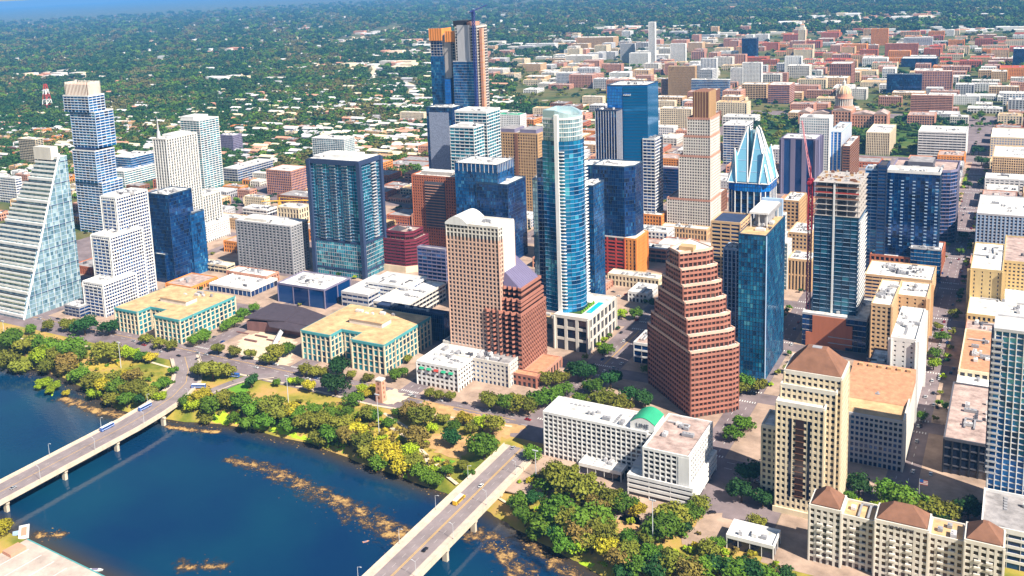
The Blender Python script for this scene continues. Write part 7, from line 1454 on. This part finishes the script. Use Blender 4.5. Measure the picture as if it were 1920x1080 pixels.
for i, (px, py, hpx, lab) in enumerate([(1224, 1028, 90, 'tall white light pole among trees below the white hotel with green vault'), (711, 815, 75, 'tall light pole in the park below the brick tower'), (541, 757, 52, 'tall light pole in the park below the right tan-roofed teal office'), (227, 690, 48, 'tall light pole beside the golden trees left of the long bridge'), (1005, 895, 50, 'tall light pole at the left corner of the white hotel with green vault'), (10, 642, 40, 'tall light pole at the left edge above the river bank')]):
    u, v, z = WT(px, py); h_ = HT(px, py, py-hpx, z)-z; th = thing('light_pole', lab, 'light pole', (u, v, z)); mb = MB(); mb.cyl(0, 0, 0, h_, .32, .18, 8); link('post', mb.mesh('post', 'pole'), th); mb = MB(); mb.box(-1.6, 1.6, -.15, .15, h_-.4, h_-.1)
    for x in (-1.5, -.5, .5, 1.5): mb.box(x-.3, x+.3, -.35, .35, h_-.1, h_+.4)
    link('lamp_bar', mb.mesh('lamp_bar', 'pole'), th)
# flag
u, v = W(1722, 955); th = thing('flagpole', 'flagpole with a red white and blue flag in the shaded square', 'flagpole', (u, v, 0)); mb = MB(); mb.cyl(0, 0, 0, 19, .14, .08, 6); link('pole', mb.mesh('pole', 'pole'), th)
mb = MB()
for k in range(7): mb.box(.1, 4.2, -.03, .03, 15.5+k*.43, 15.5+k*.43+.42, k % 2)
o = link('flag', mb.mesh('flag', ['red', 'paint_white']), th); mb = MB(); mb.box(.1, 1.9, -.05, .05, 16.8, 18.5); link('canton', mb.mesh('canton', 'bus_blue'), th)
# boats and dock
u, v = W(45, 998, LAKE); th = thing('pontoon', 'white pontoon deck moored at the lower left shore', 'dock', (u, v, LAKE), .9); mb = MB(); mb.box(-3, 3, -8, 8, -.2, .6); link('deck', mb.mesh('deck', 'white'), th); mb = MB(); mb.box(-1.6, 1.6, -5, 5, .6, .75); link('mat', mb.mesh('mat', 'salmon'), th); mb = MB(); mb.box(-6.5, -3, -2, 3, -.2, .4); link('gangway', mb.mesh('gangway', 'bluew'), th)
def boat(px, py, rz, lab, m_, s=1.0, people=False):
    u, v = W(px, py, LAKE); th = thing('boat', lab, 'boat', (u, v, LAKE), rz); mb = MB(); q = [(-4, -1.1), (2, -1.1), (4.4, 0), (2, 1.1), (-4, 1.1)]; mb.prism([(x*.85, y*.8) for x, y in q], -.15, .8, 0, q); o = link('hull', mb.mesh('hull', m_), th); o.scale = (s, s, s)
    mb = MB(); mb.box(-2.5, 1.2, -.7, .7, .8, 1.1); o = link('seats', mb.mesh('seats', 'purple'), th); o.scale = (s, s, s)
boat(180, 1070, .5, 'small white and blue boat by the boat house', 'white'); boat(686, 1016, .9, 'small pink kayak on the lake left of the bridge with the school bus', 'salmon', .5)
# ================================================================ haze
b = MB(); b.box(-FAR-50, FAR+50, -FAR-50, FAR+50, -14.5, 322); hz = link('haze', b.mesh('haze', [])); tag(hz, 'blue air haze over the whole city', 'haze', kind='stuff')
m = bpy.data.materials.new('haze_air'); m.use_nodes = True; n = m.node_tree; n.nodes.clear(); ou = n.nodes.new('ShaderNodeOutputMaterial'); pv = n.nodes.new('ShaderNodeVolumePrincipled')
pv.inputs['Color'].default_value = (.16, .48, 1.0, 1); pv.inputs['Density'].default_value = 5.5e-5; pv.inputs['Anisotropy'].default_value = 0.0
n.links.new(pv.outputs[0], ou.inputs['Volume']); hz.data.materials.append(m)
# things that look alike are told apart by their order from the left
ORD = 'first second third fourth fifth sixth seventh eighth ninth tenth eleventh twelfth thirteenth fourteenth fifteenth sixteenth seventeenth eighteenth nineteenth twentieth twenty-first twenty-second twenty-third twenty-fourth twenty-fifth twenty-sixth'.split()
byl = {}
for o in scene.objects:
    if o.parent is None and o.get('category') in ('tree', 'street lamp'): byl.setdefault(o['label'], []).append(o)
for lab, os_ in byl.items():
    if 1 < len(os_) <= 26:
        os_.sort(key=lambda o: PX(*o.location)[0])
        for i, o in enumerate(os_):
            w_ = lab.split(); k = w_.index('tree') if 'tree' in w_ else w_.index('lamp'); w_[k] += 's'
            o['label'] = f'{ORD[i]} from left among '+' '.join(w_)
print('TREES', NT_[0], 'OBJECTS', len(scene.objects))
